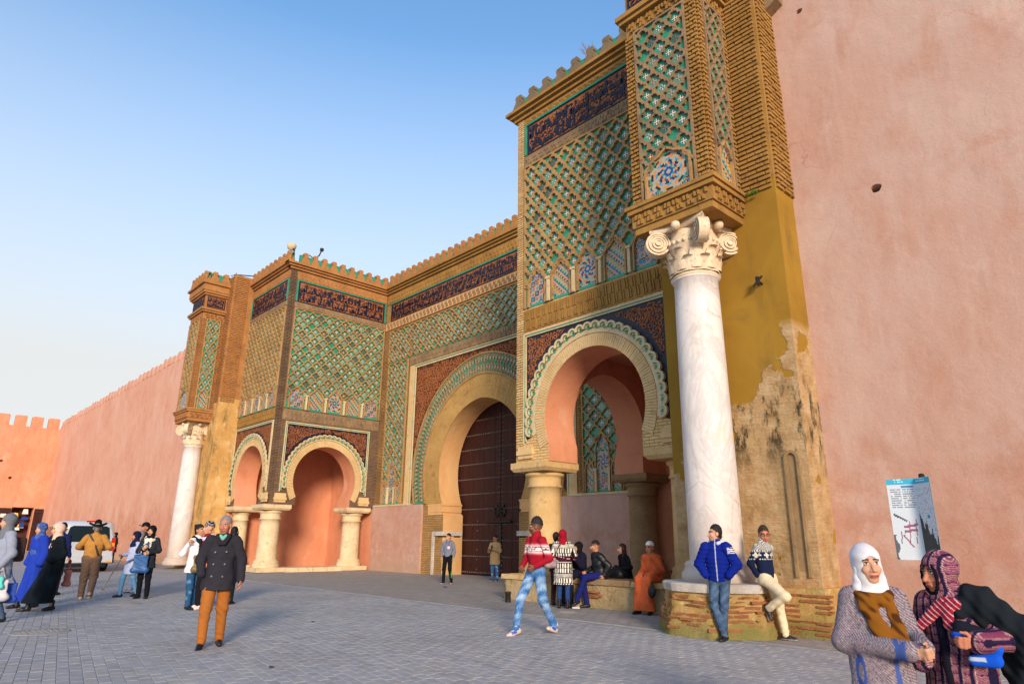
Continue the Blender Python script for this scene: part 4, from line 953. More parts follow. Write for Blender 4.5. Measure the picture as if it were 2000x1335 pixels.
mb = MB(); hs = [(-40.6, 2.7, .12), (-46.5, 9.6, .09), (-51, 11, .09), (-56, 8.2, .09), (-62, 10.4, .1), (-68, 7.2, .1), (-73, 9.9, .1)]
holed_face(mb, FW, -83, -37.4, 0, 12.45, hs); mb.face([FW(-83, 12.45), FW(-37.4, 12.45), FW(-37.4, 12.45, -2), FW(-83, 12.45, -2)]); mb.obj('wall_face', 'lit_pink_plaster', LW)
mb = MB(); G = Frame((0, 0, 0), (1, 0, 0)); prism(mb, G, [(-.36, 0), (.36, 0), (.36, .34), (.27, .47), (.1, .55), (-.1, .55), (-.27, .47), (-.36, .34)], -.6, .02); mm = mb.mesh('merlon', 'lit_pink_plaster')
for k in range(45):
    o = link(mm, 'merlon', LW, loc=(-38-k*1.0, Yw, 12.44+.04*math.sin(k*5.1))); o.scale = (1+.12*math.sin(k*3.7), 1, 1+.12*math.sin(k*2.1))
FWW = thing('city_wall', 'sunlit orange crenellated wall closing the square, with an open doorway at its foot', 'wall')
FE = Frame((-83, 0, 0), (0, 1, 0))
mb = MB(); holed_face(mb, FE, -40, 9.6, 0, 12.2, [(9.0, 10.3, .16), (7.9, 8.6, .14), (8.9, 7.0, .16), (5.6, 9.4, .14), (3.2, 7.6, .15)][0:5])
mb.face([FE(9.6, 4.2), FE(11.4, 4.2), FE(11.4, 12.2), FE(9.6, 12.2)]); mb.face([FE(11.4, 0), FE(12.25, 0), FE(12.25, 12.2), FE(11.4, 12.2)])
for p in (((9.6, 0), (9.6, 4.2)), ((9.6, 4.2), (11.4, 4.2)), ((11.4, 4.2), (11.4, 0))): mb.face([FE(*p[0], 0), FE(*p[0], -1.2), FE(*p[1], -1.2), FE(*p[1], 0)])
mb.face([FE(-40, 12.2), FE(12.25, 12.2), FE(12.25, 12.2, -1.5), FE(-40, 12.2, -1.5)]); mb.obj('wall_face', 'sunlit_plaster', FWW)
mb = MB(); prism(mb, G, [(-.5, 0), (.5, 0), (.5, 1.0), (.4, 1.08), (-.4, 1.08), (-.5, 1.0)], -.5, 0); mm = mb.mesh('merlon', 'sunlit_plaster')
for k in range(34):
    o = link(mm, 'merlon', FWW, loc=(-83, 11.6-k*1.42, 12.19)); o.rotation_euler = (0, 0, math.pi/2)
mb = MB(); mb.box((-84.6, 9.2, 0), (-84.2, 11.9, 4.4)); mb.obj('doorway_back', 'dark_terracotta', FWW)
for y0, y1, nm in ((8.5, 9.55, 0), (11.45, 12.2, 1)):
    mb = MB(); n = 6
    for k in range(n): a = y0+(y1-y0)*k/n; mb.box((-82.95, a+.015, .1), (-82.85+.01*(k % 2), a+(y1-y0)/n-.015, 4.1))
    for z in (.6, 2.2, 3.7): mb.box((-82.86, y0, z), (-82.78, y1, z+.16))
    mb.obj('door_shutter', 'dark_cedar', FWW)
mb = MB(); mb.col = lin((225, 220, 205)); mb.box((-82.76, 8.75, 3.2), (-82.72, 9.2, 3.55)); mb.obj('notice', 'print', FWW)
rd = random.Random(3)
ST = thing('souvenir_stock', 'colourful goods hung inside the doorway of the far orange wall', 'merchandise')
for k in range(9):
    mb = MB(); mb.col = lin(rd.choice([(200, 40, 40), (240, 200, 40), (40, 120, 70), (30, 70, 150), (230, 230, 225)])); y, z = 9.8+rd.random()*1.4, 2.0+rd.random()*1.8; w, h = rd.uniform(.12, .3), rd.uniform(.2, .5)
    mb.hexa([(-83.4, y-w, z), (-83.4, y+w, z), (-83.6, y+w, z), (-83.6, y-w, z), (-83.42, y-w*.7, z+h), (-83.42, y+w*.7, z+h), (-83.58, y+w*.7, z+h), (-83.58, y-w*.7, z+h)]); mb.obj('garment', 'cloth', ST)

# bench in front of the near tower
BN = thing('stone_bench', 'mossy stone ledge bench along the foot of the near tower', 'bench')
mb = MB(); rows = []
for z, o_ in ((0, .0), (.1, -.01), (.25, .012), (.4, .0), (.5, .004)):
    rows.append([(-13.55, 13.75, z)]+[(-13.55+5.95*k/40, 12.32+o_+.018*math.sin(k*2.1+z*9)+.012*math.sin(k*5.7), z) for k in range(41)])
mb.grid(rows, False, True); mb.face([(-13.55, 13.75, .5), (-13.55, 12.34, .5), (-7.6, 12.34, .5), (-7.6, 13.75, .5)]); mb.obj('bench_base', 'moss_stone', BN)
x = -13.62; k = 0
for w in (.95, 1.1, .9, 1.25, .85, 1.0):
    mb = MB(); e = .014; j = rd.uniform(-.015, .015)
    mb.hexa([(x+.006, 12.27+j, .502), (x+w-.006, 12.27+j, .502), (x+w-.006, 13.7, .502), (x+.006, 13.7, .502), (x+e, 12.29+j, .615+.006*(k % 2)), (x+w-e, 12.29+j, .615+.006*(k % 2)), (x+w-e, 13.68, .61), (x+e, 13.68, .61)])
    mb.obj('bench_slab', 'tan_stone' if k in (0, 4) else 'brown_stone', BN); x += w; k += 1
for k in range(7):
    o = link(BRK[k % 6], 'brick', BN, loc=(-10.6+rd.uniform(-.25, .25), 12.33, .1+rd.uniform(0, .25))); o.rotation_euler = (0, 0, rd.uniform(-.1, .1))

# small things on the ground
def disc(name, label, p, r, mat, cat, n=28):
    mb = MB(); mb.lathe([(r, -.01), (r, .004), (r*.93, .007), (r*.9, .004), (r*.86, .004), (r*.83, .007), (r*.1, .007)], (p.x, p.y, 0), n)
    for k in range(-4, 5):
        for q in range(-4, 5):
            if math.hypot(k, q) < 4.2: mb.box((p.x+k*r*.17-r*.05, p.y+q*r*.17-r*.05, .006), (p.x+k*r*.17+r*.05, p.y+q*r*.17+r*.05, .01))
    return tag(mb.obj(name, mat), label, cat)
disc('manhole_cover', 'worn round manhole cover in the paving below the woman in the black robe', gz(78, 1233), .42, 'concrete', 'manhole cover')
disc('manhole_cover', 'worn round manhole cover behind the woman holding the blue bag', gz(243, 1178), .36, 'concrete', 'manhole cover')
disc('manhole_cover', 'grey round cover plate in the setts beside the stone bench', gz(1108, 1194), .24, 'concrete', 'manhole cover')
p = gz(992, 1175); mb = MB(); mb.lathe([(.07, 0), (.07, .2), (.076, .205), (.076, .235), (.06, .245), (.055, .22)], (p.x, p.y, 0), 16); tag(mb.obj('bollard', 'iron'), 'short dark metal pipe stub standing in the setts before the wooden door', 'bollard')
def litter(x, y, col, s, label, seed):
    r = random.Random(seed); p = gz(x, y); mb = MB(); mb.col = lin(col); n = 7
    rim = [(p.x+s*math.cos(2*math.pi*k/n)*r.uniform(.6, 1), p.y+s*math.sin(2*math.pi*k/n)*r.uniform(.4, .8), .006+r.uniform(0, s*.4)) for k in range(n)]
    low = [(a, b, .002) for a, b, c in rim]; mb.grid([low, rim], True, False); mb.face(rim); tag(mb.obj('litter', 'print'), label, 'litter')
litter(530, 1303, (60, 58, 60), .05, 'dark crumpled scrap on the grey paving in the foreground', 1)
litter(1125, 1187, (226, 222, 216), .12, 'crumpled white paper on the setts beside the seated man in black leather', 2)
litter(870, 1146, (40, 40, 120), .09, 'blue scrap on the setts in front of the young man in the grey hoodie', 3)
litter(612, 1352-138, (70, 68, 66), .05, 'small dark scrap on the paving between the man in the coat and the kerb', 4)

# roof things
def lamp(x, y, z, label, white):
    T = thing('roof_lamp', label, 'floodlight', (x, y, z)); mb = MB(); mb.tube([(0, 0, 0), (.02, 0, .45), (-.1, 0, .6)], .045, 8); mb.obj('stand', 'iron', T)
    mb = MB(); mb.lathe([(.05, -.2), (.2, -.1), (.24, .06), (.2, .14), (.08, .2)], (-.22, -.05, .72), 14); mb.obj('lamp_head', 'cream_stucco' if white else 'iron', T)
lamp(-30.1, 12.75, 14.95, 'pale floodlight on the corner parapet of the far tower', True)
T = thing('roof_lamp', 'thin dark branching lamp bracket on the far tower parapet', 'floodlight', (-29.9, 13.7, 14.9)); mb = MB(); mb.tube([(0, 0, 0), (0, .1, .35), (0, .32, .55), (0, .42, .85)], .035, 6); mb.tube([(0, .05, .3), (0, -.2, .42), (0, -.28, .3)], .025, 6); mb.obj('stand', 'iron', T)
mb = MB(); mb.box((-.06, .36, .85), (.06, .52, 1.0)); mb.obj('lamp_head', 'iron', T)
T = thing('roof_antenna', 'dark horizontal rod sticking out above the far turret parapet', 'antenna', (-34.2, 12.4, 15.05)); mb = MB(); mb.tube([(0.5, .5, 0), (-1.2, -.6, .35)], .03, 6); mb.tube([(-1.1, -.55, .33), (-1.3, -.5, .5)], .02, 5); mb.tube([(-1.1, -.55, .33), (-1.35, -.75, .28)], .02, 5); mb.obj('rod', 'iron', T)
PL = thing('roof_shrub', 'bare twiggy shrub growing on the parapet of the near tower', 'plant', (-10.4, 12.75, 14.9)); mb = MB(); rd = random.Random(12)
def twig(p, d, l, r, n):
    q = p+d*l; mb.tube([p, p+d*l*.5+Vector((rd.uniform(-.03, .03), rd.uniform(-.03, .03), 0)), q], [r, r*.8, r*.6], 5, False)
    if n:
        for k in range(3 if n > 1 else 2): twig(p+d*l*rd.uniform(.5, 1), (d+Vector((rd.uniform(-.8, .8), rd.uniform(-.8, .8), rd.uniform(-.1, .5)))).normalized(), l*.62, r*.55, n-1)
for k in range(3): twig(Vector((0, 0, 0)), Vector((rd.uniform(-.5, .3), rd.uniform(-.3, .3), 1)).normalized(), .42, .016, 3)
mb.obj('twigs', 'brown_stone', PL)
mb = MB(); rd = random.Random(4); c = Vector((-5.35, 11.4, 8.02))
for k in range(40):
    a = Vector((rd.uniform(-.12, .12), rd.uniform(-.06, .03), rd.uniform(0, .02))); d = Vector((rd.uniform(-.06, .06), rd.uniform(-.06, .0), rd.uniform(.03, .1))); s = d.cross(Vector((0, 1, .3))).normalized()*.012
    mb.col = lin((70, 110, 40)); mb.face([c+a-s, c+a+s, c+a+d])
tag(mb.obj('wall_weed', 'cloth'), 'small green weed tuft on the ledge beside the near turret', 'weed')

# information sign
def sign():
    T = thing('information_sign', 'folded information panel with blue headers and a torn street map', 'sign', (-2.33, 8.0, 0))
    W = .36
    for nm, a0, sx in (('panel', R_(180+6), -1), ('panel', R_(-42), 1)):
        d = Vector((math.cos(a0), math.sin(a0), 0)); mb = MB(); n1, n2 = 30, 72; H0, H1 = 1.29, 2.115
        W_ = .27 if sx < 0 else .25
        U = d if sx > 0 else -d; o_ = Vector((0, 0, 0)) if sx > 0 else d*W_
        F = Frame(o_, U); rd = random.Random(5+sx); mb.col = lin((120, 122, 124)); fbox(mb, F, 0, W_, H0, H1, -.012, 0)
        for i in range(n1):
            for j in range(n2):
                u, w = (i+.5)/n1, (j+.5)/n2; c = (208, 216, 222)
                if w > .93: c = (60, 176, 206)
                if w > .95 and (.25 < u < .6 or (sx > 0 and .1 < u < .7)) and j % 2 and rd.random() < .8: c = (200, 232, 240)
                if sx < 0:
                    if .63 < w < .88 and j % 2 == 0 and (.1 < u < .46 or .53 < u < .93) and rd.random() < .85: c = (128, 138, 150)
                    if .885 < w < .91 and .5 < u < .92: c = (70, 140, 190)
                    if w < .6:
                        for (x0, y0, x1, y1) in ((.1, .56, .55, .47), (.4, .4, .9, .43), (.4, .34, .85, .37), (.55, .2, .62, .47), (.78, .2, .85, .5), (.25, .2, .3, .35), (.35, .3, .65, .15), (.2, .25, .2, .45)):
                            L = math.hypot(x1-x0, y1-y0); t = ((u-x0)*(x1-x0)+(w-y0)*(y1-y0))/L**2
                            if 0 < t < 1 and abs((u-x0)*(y1-y0)-(w-y0)*(x1-x0))/L < .016: c = (150, 96, 120) if x0 > .3 else (90, 96, 110)
                        if w < .3 and u < .12-.1*math.sin(w*30)*.5: c = (92, 98, 104)
                else:
                    if w < .52-.3*u+.05*math.sin(u*20)+.03*math.sin(u*47): c = (64, 66, 66)
                    elif w < .88 and rd.random() < .12: c = (150, 156, 160)
                    if abs(u-.62) < .07 and abs(w-.52) < .02: c = (40, 150, 180)
                mb.col = lin(c); z0, z1 = H0+(H1-H0)*j/n2, H0+(H1-H0)*(j+1)/n2
                mb.face([F(W_*i/n1, z0, .003), F(W_*(i+1)/n1, z0, .003), F(W_*(i+1)/n1, z1, .003), F(W_*i/n1, z1, .003)])
        mb.obj('panel', 'print', T)
    mb = MB(); mb.lathe([(.03, 0), (.03, 2.16), (.01, 2.17)], (.06, .06, 0), 12); mb.lathe([(.12, 0), (.12, .02), (.04, .03)], (.06, .06, 0), 16); mb.obj('post', 'iron', T)
sign()

# ------------------------------------------------------------------ figures: distance-field bodies and clothes
f32 = np.float32
def surfnet(f, org, h):
    s = f < 0
    nx, ny, nz = f.shape
    cnt = np.zeros((nx-1, ny-1, nz-1), np.int8)
    cor = [(i, j, k) for i in (0, 1) for j in (0, 1) for k in (0, 1)]
    sl = lambda i, j, k, a: a[i:nx-1+i, j:ny-1+j, k:nz-1+k]
    for c in cor: cnt += sl(*c, s)
    m = (cnt > 0) & (cnt < 8)
    I = np.argwhere(m)
    if len(I) == 0: return np.zeros((0, 3)), np.zeros((0, 4), int)
    idx = np.full(m.shape, -1, np.int32); idx[m] = np.arange(len(I))
    pos = np.zeros((len(I), 3), f32); n = np.zeros(len(I), f32)
    for a in cor:
        for ax in range(3):
            if a[ax]: continue
            b = list(a); b[ax] = 1
            fa = f[I[:, 0]+a[0], I[:, 1]+a[1], I[:, 2]+a[2]]; fb = f[I[:, 0]+b[0], I[:, 1]+b[1], I[:, 2]+b[2]]
            x = (fa < 0) != (fb < 0); t = np.where(x, fa/np.where(x, fa-fb, 1), 0)
            p = np.array(a, f32)[None, :].repeat(len(I), 0); p[:, ax] += t
            pos += p*x[:, None]; n += x
    V = (I+pos/n[:, None])*h+np.array(org)
    Q = []
    for ax in range(3):
        a = s.take(range(0, f.shape[ax]-1), ax); b = s.take(range(1, f.shape[ax]), ax)
        E = np.argwhere(a != b); o1, o2 = [(1, 2), (2, 0), (0, 1)][ax]
        ok = (E[:, o1] > 0) & (E[:, o2] > 0) & (E[:, o1] < f.shape[o1]-1) & (E[:, o2] < f.shape[o2]-1); E = E[ok]
        ins = a[E[:, 0], E[:, 1], E[:, 2]]
        q = []
        for d1, d2 in ((-1, -1), (0, -1), (0, 0), (-1, 0)):
            e = E.copy(); e[:, o1] += d1; e[:, o2] += d2; q.append(idx[e[:, 0], e[:, 1], e[:, 2]])
        q = np.stack(q, 1); q[~ins] = q[~ins][:, ::-1]; Q.append(q)
    return V, np.concatenate(Q)
def A(*v): return np.array(v, f32)
def cone(a, b, ra, rb, flat=1.0): return ('c', A(*a), A(*b), ra, rb, flat)
def ell(c, r, rot=None): return ('e', A(*c), A(*r), rot)
def rbox(c, hf, rd=.01, rot=None): return ('b', A(*c), A(*hf), rd, rot)
def rotm(yaw=0, pitch=0, roll=0):
    return np.array((Matrix.Rotation(R_(yaw), 3, 'Z') @ Matrix.Rotation(R_(pitch), 3, 'X') @ Matrix.Rotation(R_(roll), 3, 'Y')), f32)
def bounds(p):
    if p[0] == 'c': r = max(p[3], p[4]); return np.minimum(p[1], p[2])-r, np.maximum(p[1], p[2])+r
    if p[0] == 'e': r = max(p[2]) if p[3] is not None else p[2]; return p[1]-r, p[1]+r
    r = np.linalg.norm(p[2])+p[3] if p[4] is not None else p[2]+p[3]; return p[1]-r, p[1]+r
def dist(p, X):
    if p[0] == 'c':
        a, b, ra, rb, fl = p[1:]; ba = b-a; L = max(float(ba@ba), 1e-8); q = X-a; t = np.clip((q@ba)/L, 0, 1); q = q-t[..., None]*ba
        if fl != 1: q = q/np.array([1, fl, 1], f32)
        return (np.sqrt((q*q).sum(-1))-(ra+(rb-ra)*t))*min(1, fl)
    if p[0] == 'e':
        q = X-p[1]
        if p[3] is not None: q = q@p[3]
        k0 = np.sqrt(((q/p[2])**2).sum(-1)); k1 = np.sqrt(((q/p[2]**2)**2).sum(-1)); return k0*(k0-1)/np.maximum(k1, 1e-6)
    q = X-p[1]
    if p[4] is not None: q = q@p[4]
    q = np.abs(q)-p[2]; return np.sqrt((np.maximum(q, 0)**2).sum(-1))+np.minimum(q.max(-1), 0)-p[3]
def build(prims, h, k=.03, clips=(), cuts=(), fold=None, kc=.0):
    lo = np.min([bounds(p)[0] for p in prims], 0)-3*h; hi = np.max([bounds(p)[1] for p in prims], 0)+3*h
    n = np.ceil((hi-lo)/h).astype(int)+1
    ax = [lo[i]+h*np.arange(n[i], dtype=f32) for i in range(3)]
    f = np.full(tuple(n), 1.0, f32)
    for p in prims:
        b0, b1 = bounds(p); m = k+4*h
        i0 = np.maximum(((b0-m-lo)/h).astype(int), 0); i1 = np.minimum(((b1+m-lo)/h).astype(int)+2, n)
        sx = tuple(slice(i0[i], i1[i]) for i in range(3))
        X = np.stack(np.meshgrid(*[ax[i][sx[i]] for i in range(3)], indexing='ij'), -1)
        d = dist(p, X).astype(f32); g = f[sx]
        hh = np.maximum(k-np.abs(d-g), 0)/k; f[sx] = np.minimum(d, g)-hh*hh*k*.25
    X = None
    if clips or cuts or fold is not None: X = np.stack(np.meshgrid(*ax, indexing='ij'), -1)
    if fold is not None: f = f+fold(X).astype(f32)
    for c in cuts: f = np.maximum(f, -dist(c, X))
    for c in clips: f = np.maximum(f, c(X))
    return surfnet(f, lo, h)
def cloth_mesh(name, parts, mat, parent, s, smooth=True):
    """parts: list of (V, Q, colour) ; colour = rgb tuple or function of vertices"""
    V, Q, C, o = [], [], [], 0
    for v, q, c in parts:
        if len(v) == 0: continue
        V.append(v*s); Q.append(q+o); o += len(v)
        C.append(np.tile(np.array(c, f32), (len(v), 1)) if isinstance(c, tuple) else c(v).astype(f32))
    if not V: return None
    V, Q, C = np.concatenate(V), np.concatenate(Q), np.concatenate(C)
    me = bpy.data.meshes.new(name); me.from_pydata(V.tolist(), [], Q.tolist()); me.materials.append(MATS[mat])
    me.polygons.foreach_set('use_smooth', [smooth]*len(me.polygons))
    at = me.color_attributes.new('Col', 'FLOAT_COLOR', 'POINT'); at.data.foreach_set('color', np.concatenate([C, np.ones((len(C), 1), f32)], 1).ravel()); me.update()
    return link(me, name, parent)
SKIN = {'tan': (180, 126, 96), 'light': (198, 148, 118), 'brown': (122, 80, 58), 'ruddy': (182, 116, 88)}
def folds(amp, kind='cloth', ph=0):
    if kind == 'robe': return lambda X: amp*(np.sin(np.arctan2(X[..., 1], X[..., 0])*9+ph+X[..., 2]*2.0)+.6*np.sin(np.arctan2(X[..., 1], X[..., 0])*15+1.7+ph-X[..., 2]*3))*np.clip((1.3-X[..., 2]), .12, 1)
    if kind == 'seat': return lambda X: amp*(np.sin(X[..., 0]*34+X[..., 2]*9+ph)+.7*np.sin(X[..., 0]*21-X[..., 2]*17+X[..., 1]*13)+.4*np.sin(X[..., 1]*40+X[..., 2]*26))
    if kind == 'knee': return lambda X: amp*(np.sin(X[..., 2]*52+ph+22*X[..., 0]+16*X[..., 1])*(.35+np.exp(-((X[..., 2]-.46)/.12)**2))*np.sin(X[..., 0]*25-X[..., 1]*31+X[..., 2]*7+ph)+1.0*np.sin(X[..., 2]*80+25*X[..., 1]+18*X[..., 0])*np.exp(-((X[..., 2]-.13)/.07)**2)+.5*np.sin(X[..., 2]*11-28*X[..., 0]+17*X[..., 1]))
    if kind == 'knee_': return lambda X: amp*(np.sin(X[..., 2]*70+ph+6*X[..., 0]+9*X[..., 1])*np.exp(-((X[..., 2]-.45)/.2)**2)+.8*np.sin(X[..., 2]*95+5*X[..., 1])*np.exp(-((X[..., 2]-.13)/.1)**2)+.5*np.sin(X[..., 2]*40-18*X[..., 0]))
    return lambda X: amp*(.8*np.sin(X[..., 2]*31+24*X[..., 0]+ph)*np.sin(X[..., 0]*17-X[..., 2]*9+11*X[..., 1])+.8*np.sin(X[..., 0]*38-X[..., 2]*20+9*X[..., 1]+ph)+.4*np.sin(X[..., 2]*63+X[..., 1]*44-X[..., 0]*27))
DEF = dict(pel=(0, 0, .95), che=(0, .01, 1.24), nec=(0, .015, 1.455), hed=(0, -.005, 1.615), sl=(-.162, .01, 1.392), sr=(.162, .01, 1.392), el=(-.235, .03, 1.13), er=(.235, .03, 1.13),
           wl=(-.245, -.05, .9), wr=(.245, -.05, .9), hl=(-.085, 0, .92), hr=(.085, 0, .92), kl=(-.095, -.02, .5), kr=(.095, -.02, .5), al=(-.1, .02, .085), ar=(.1, .02, .085))
def hand(w, e, side, vox, curl=.6, spread=0.0, n=None):
    w, e = np.array(w, f32), np.array(e, f32); d = (w-e)/np.linalg.norm(w-e); n = np.array(n if n is not None else (-side*.9, -.25, .1), f32)
    n = n-d*(n@d); n /= np.linalg.norm(n); s = np.cross(d, n); pr = []
    if n is None: pass
    for i, (o, L) in enumerate(((-.028, .05), (-.0095, .058), (.0095, .055), (.027, .045))):
        b = w+d*.012+s*o*.6; kn = w+d*.085+s*o; pr.append(cone(b, kn, .013, .0105))
        a1 = curl*.7; d1 = d*math.cos(a1)+n*math.sin(a1)+s*spread*o*6; m = kn+d1*L*.6; a2 = curl*1.7; d2 = d*math.cos(a2)+n*math.sin(a2)
        pr += [cone(kn, m, .0105, .009), cone(m, m+d2*L*.6, .009, .0075)]
    tb = w+d*.025-s*.03; t1 = tb+(d*.7-s*.6+n*.35)*.045; pr += [cone(w+d*.015, tb, .016, .014), cone(tb, t1, .014, .011), cone(t1, t1+(d*.8-s*.1+n*.5)*.035, .011, .008)]
    pr.append(cone(w-d*.05, w+d*.02, .026, .025, 1))
    return build(pr, vox, .012)
def person(label, pos, H, face, J=None, top=None, legs=None, head=None, shoes=None, robe=None, skin='tan', vox=.012, hands=('r', 'r'), extras=None, lean=0, group=None, bulk=1.0, coat=None, seat_z=0):
    """pos: world (x, y, z); face: 0 looks at the camera, + turns to the picture's right"""
    s = H/1.75; px, py = pos[0], pos[1]; l = math.hypot(px, py); fx = math.cos(R_(face))*(-px/l)+math.sin(R_(face))*(py/l); fy = math.cos(R_(face))*(-py/l)+math.sin(R_(face))*(-px/l)
    T = thing('person', label, 'person', (px, py, pos[2] if len(pos) > 2 else 0), group); T.rotation_euler = (0, 0, math.atan2(fx, -fy))
    j = dict(DEF); j.update(J or {}); j = {k: A(*v) for k, v in j.items()}
    if lean:
        for k in ('che', 'nec', 'hed', 'sl', 'sr', 'el', 'er', 'wl', 'wr'): j[k] = j[k]+A(0, -lean*(j[k][2]-j['pel'][2]), 0)
    head = head or {}; hm = rotm(head.get('yaw', 0), head.get('pitch', 0), head.get('roll', 0)); hc = j['hed']; hs_ = head.get('scale', 1.05)
    hp = lambda *v: hc+hm@(A(*v)*hs_)
    sk = lin(SKIN[skin]); B = bulk
    # --- body: one skin-coloured figure
    trunk = [cone(j['pel'], j['che'], .13*B, .14*B, .68), cone(j['che'], j['nec']-A(0, 0, .06), .14*B, .09, .68), cone(j['sl'], j['sr'], .05, .05), cone(j['nec']-A(0, 0, .08), hp(0, .015, -.06), .056, .052),
             cone(j['sl'], j['el'], .045, .037), cone(j['el'], j['wl'], .036, .026), cone(j['sr'], j['er'], .045, .037), cone(j['er'], j['wr'], .036, .026),
             cone(j['hl'], j['kl'], .075, .05), cone(j['kl'], j['al'], .05, .036), cone(j['hr'], j['kr'], .075, .05), cone(j['kr'], j['ar'], .05, .036)]
    body = [(*build(trunk, max(vox, .014), .03), sk)]
    hv = max(.0042, vox*.55)
    hp_ = [ell(hp(0, .018, .025), A(.074, .094, .096)*hs_, hm), ell(hp(0, -.022, -.04), A(.06, .07, .085)*hs_, hm), ell(hp(0, -.04, -.098), A(.034, .036, .026)*hs_, hm), cone(hp(0, -.085, .005), hp(0, -.108, -.04), .009, .0145),
           cone(hp(-.016, -.092, -.044), hp(.016, -.092, -.044), .009, .009), cone(hp(-.042, -.074, .022), hp(.042, -.074, .022), .012, .012), ell(hp(0, -.085, -.073), A(.025, .013, .014)*hs_, hm),
           ell(hp(-.035, -.058, -.035), A(.026, .026, .024)*hs_, hm), ell(hp(.035, -.058, -.035), A(.026, .026, .024)*hs_, hm), *([] if head.get('cover') == 'hijab' else [ell(hp(-.076, .012, -.015), A(.011, .022, .03)*hs_, hm), ell(hp(.076, .012, -.015), A(.011, .022, .03)*hs_, hm)]),
           cone(hp(0, .02, -.07), j['nec']-A(0, 0, .05), .05, .058)]
    hairc = lin(head.get('hair', (28, 22, 20))); beard = head.get('beard', 0)
    def hcol(v):
        q = ((v-hc)@hm)/hs_; x, y, z = q[:, 0], q[:, 1], q[:, 2]; c = np.tile(np.array(sk, f32), (len(v), 1)); front = y < -.035
        if beard:
            b = front & (z < -.048) & (z > -.14); c[b] = c[b]*(1-beard)+np.array(head.get('beardc', hairc))*beard
        if head.get('cover') != 'hijab' and head.get('style') != 'none':
            sl0 = head.get('hairline', .066); sc = np.maximum((z-sl0)+.85*(y+.06), ((z+.06)+3.0*(y-.02))*.4) if head.get('style') != 'fade' else (z-.005)+.2*(y+.03)
            w = (np.clip((sc+.022)/(.03 if head.get('style') != 'fade' else .06), 0, 1)*.8)[:, None]*((np.abs(x) < .078) | (z > .02))[:, None]; c = (c*(1-w)+np.array(hairc, f32)*w).astype(f32)
        lip = front & (np.abs(z+.075) < .009) & (np.abs(x) < .024) & (y < -.075); c[lip] = np.array(lin((166, 84, 76)))
        lipm = lip & (np.abs(z+.075) < .0025); c[lipm] = np.array(lin((110, 50, 46)))
        br = front & (np.abs(z-.026-.06*np.abs(np.abs(x)-.03)*-1) < .0065) & (np.abs(x) > .012) & (np.abs(x) < .054); c[br] = np.array(hairc)
        e = front & ((np.abs(x)-.032)**2/.0155**2+(z-.004)**2/.0075**2 < 1) & (y < -.055); c[e] = np.array(lin((214, 200, 188)))
        i = front & ((np.abs(x)-.032)**2+(z-.004)**2 < .0068**2) & (y < -.055); c[i] = np.array(lin((36, 26, 22)))
        u = front & (np.abs(np.abs(x)-.032) < .018) & (np.abs(z-.0115) < .0028) & (y < -.055); c[u] = np.array(lin((48, 34, 30)))
        return c
    cutE = [ell(hp(-.032, -.092, .004), A(.016, .014, .0085)*hs_, hm), ell(hp(.032, -.092, .004), A(.016, .014, .0085)*hs_, hm)]
    v1 = build(hp_, hv, .016, cuts=cutE); body.append((*v1, hcol))
    eb = [ell(hp(-.032, -.071, .003), A(.0135, .0135, .0135)*hs_, hm), ell(hp(.032, -.071, .003), A(.0135, .0135, .0135)*hs_, hm)]; body.append((*build(eb, hv*.8, .002), hcol))
    for sd, k, e in ((-1, 'wl', 'el'), (1, 'wr', 'er')):
        hk = hands[0 if sd < 0 else 1]
        if hk == 'p': continue
        kw = dict(r=dict(curl=.55), c=dict(curl=1.25), g=dict(curl=1.0), o=dict(curl=.25, spread=.5))[hk[0]]
        body.append((*hand(j[k], j[e], sd, max(.0045, vox*.5), **kw), sk))
    cloth_mesh('body', body, 'skin', T, s)
    # --- hair or head covering
    hr = head.get('style', 'short'); hk = head.get('cover')
    if hr != 'none' and hk not in ('hijab',):
        q0 = lambda X: ((X-hc)@hm)/hs_
        sl = head.get('hairline', .066)
        def clip(X): q = q0(X); front = -((q[..., 2]-sl)+.85*(q[..., 1]+.06)); back = -((q[..., 2]+.06)+3.0*(q[..., 1]-.02)); return np.minimum(front, back)*.6+.006*np.sin(q[..., 0]*210)*np.sin(q[..., 1]*170+q[..., 2]*90)
        pr = [ell(hp(0, .02, .03), A(.078, .0985, .0985+head.get('hairh', 0))*hs_, hm)]
        if hr != 'fade': pr += [cone(hp(0, .06, 0), hp(0, .075, -.05), .05, .04)]
        if hr == 'fade':
            def clip(X): q = q0(X); return -((q[..., 2]-.052)+.25*(q[..., 1]+.03)-.2*np.abs(q[..., 0])*0)*.7
        v = build(pr, hv, .02, clips=[clip], fold=lambda X: .0035*np.sin(X[..., 0]*160+X[..., 1]*90)*np.sin(X[..., 2]*140))
        hp2 = [(*v, hairc)]
        if hr == 'bun': hp2.append((*build([ell(hp(0, .09, .08), A(.045, .045, .042)*hs_, hm)], hv, .01), hairc))
        if hr == 'long': hp2.append((*build([cone(hp(0, .06, .0), hp(0, .1, -.3), .07, .06, .7), cone(hp(-.07, .0, .0), hp(-.075, .02, -.22), .025, .03), cone(hp(.07, .0, .0), hp(.075, .02, -.22), .025, .03)], hv*1.3, .03, fold=lambda X: .004*np.sin(X[..., 0]*190)), hairc))
        cloth_mesh('hair', hp2, 'hair', T, s)
    cc = head.get('cc', (30, 30, 34)); ccf = cc if callable(cc) else lin(cc)
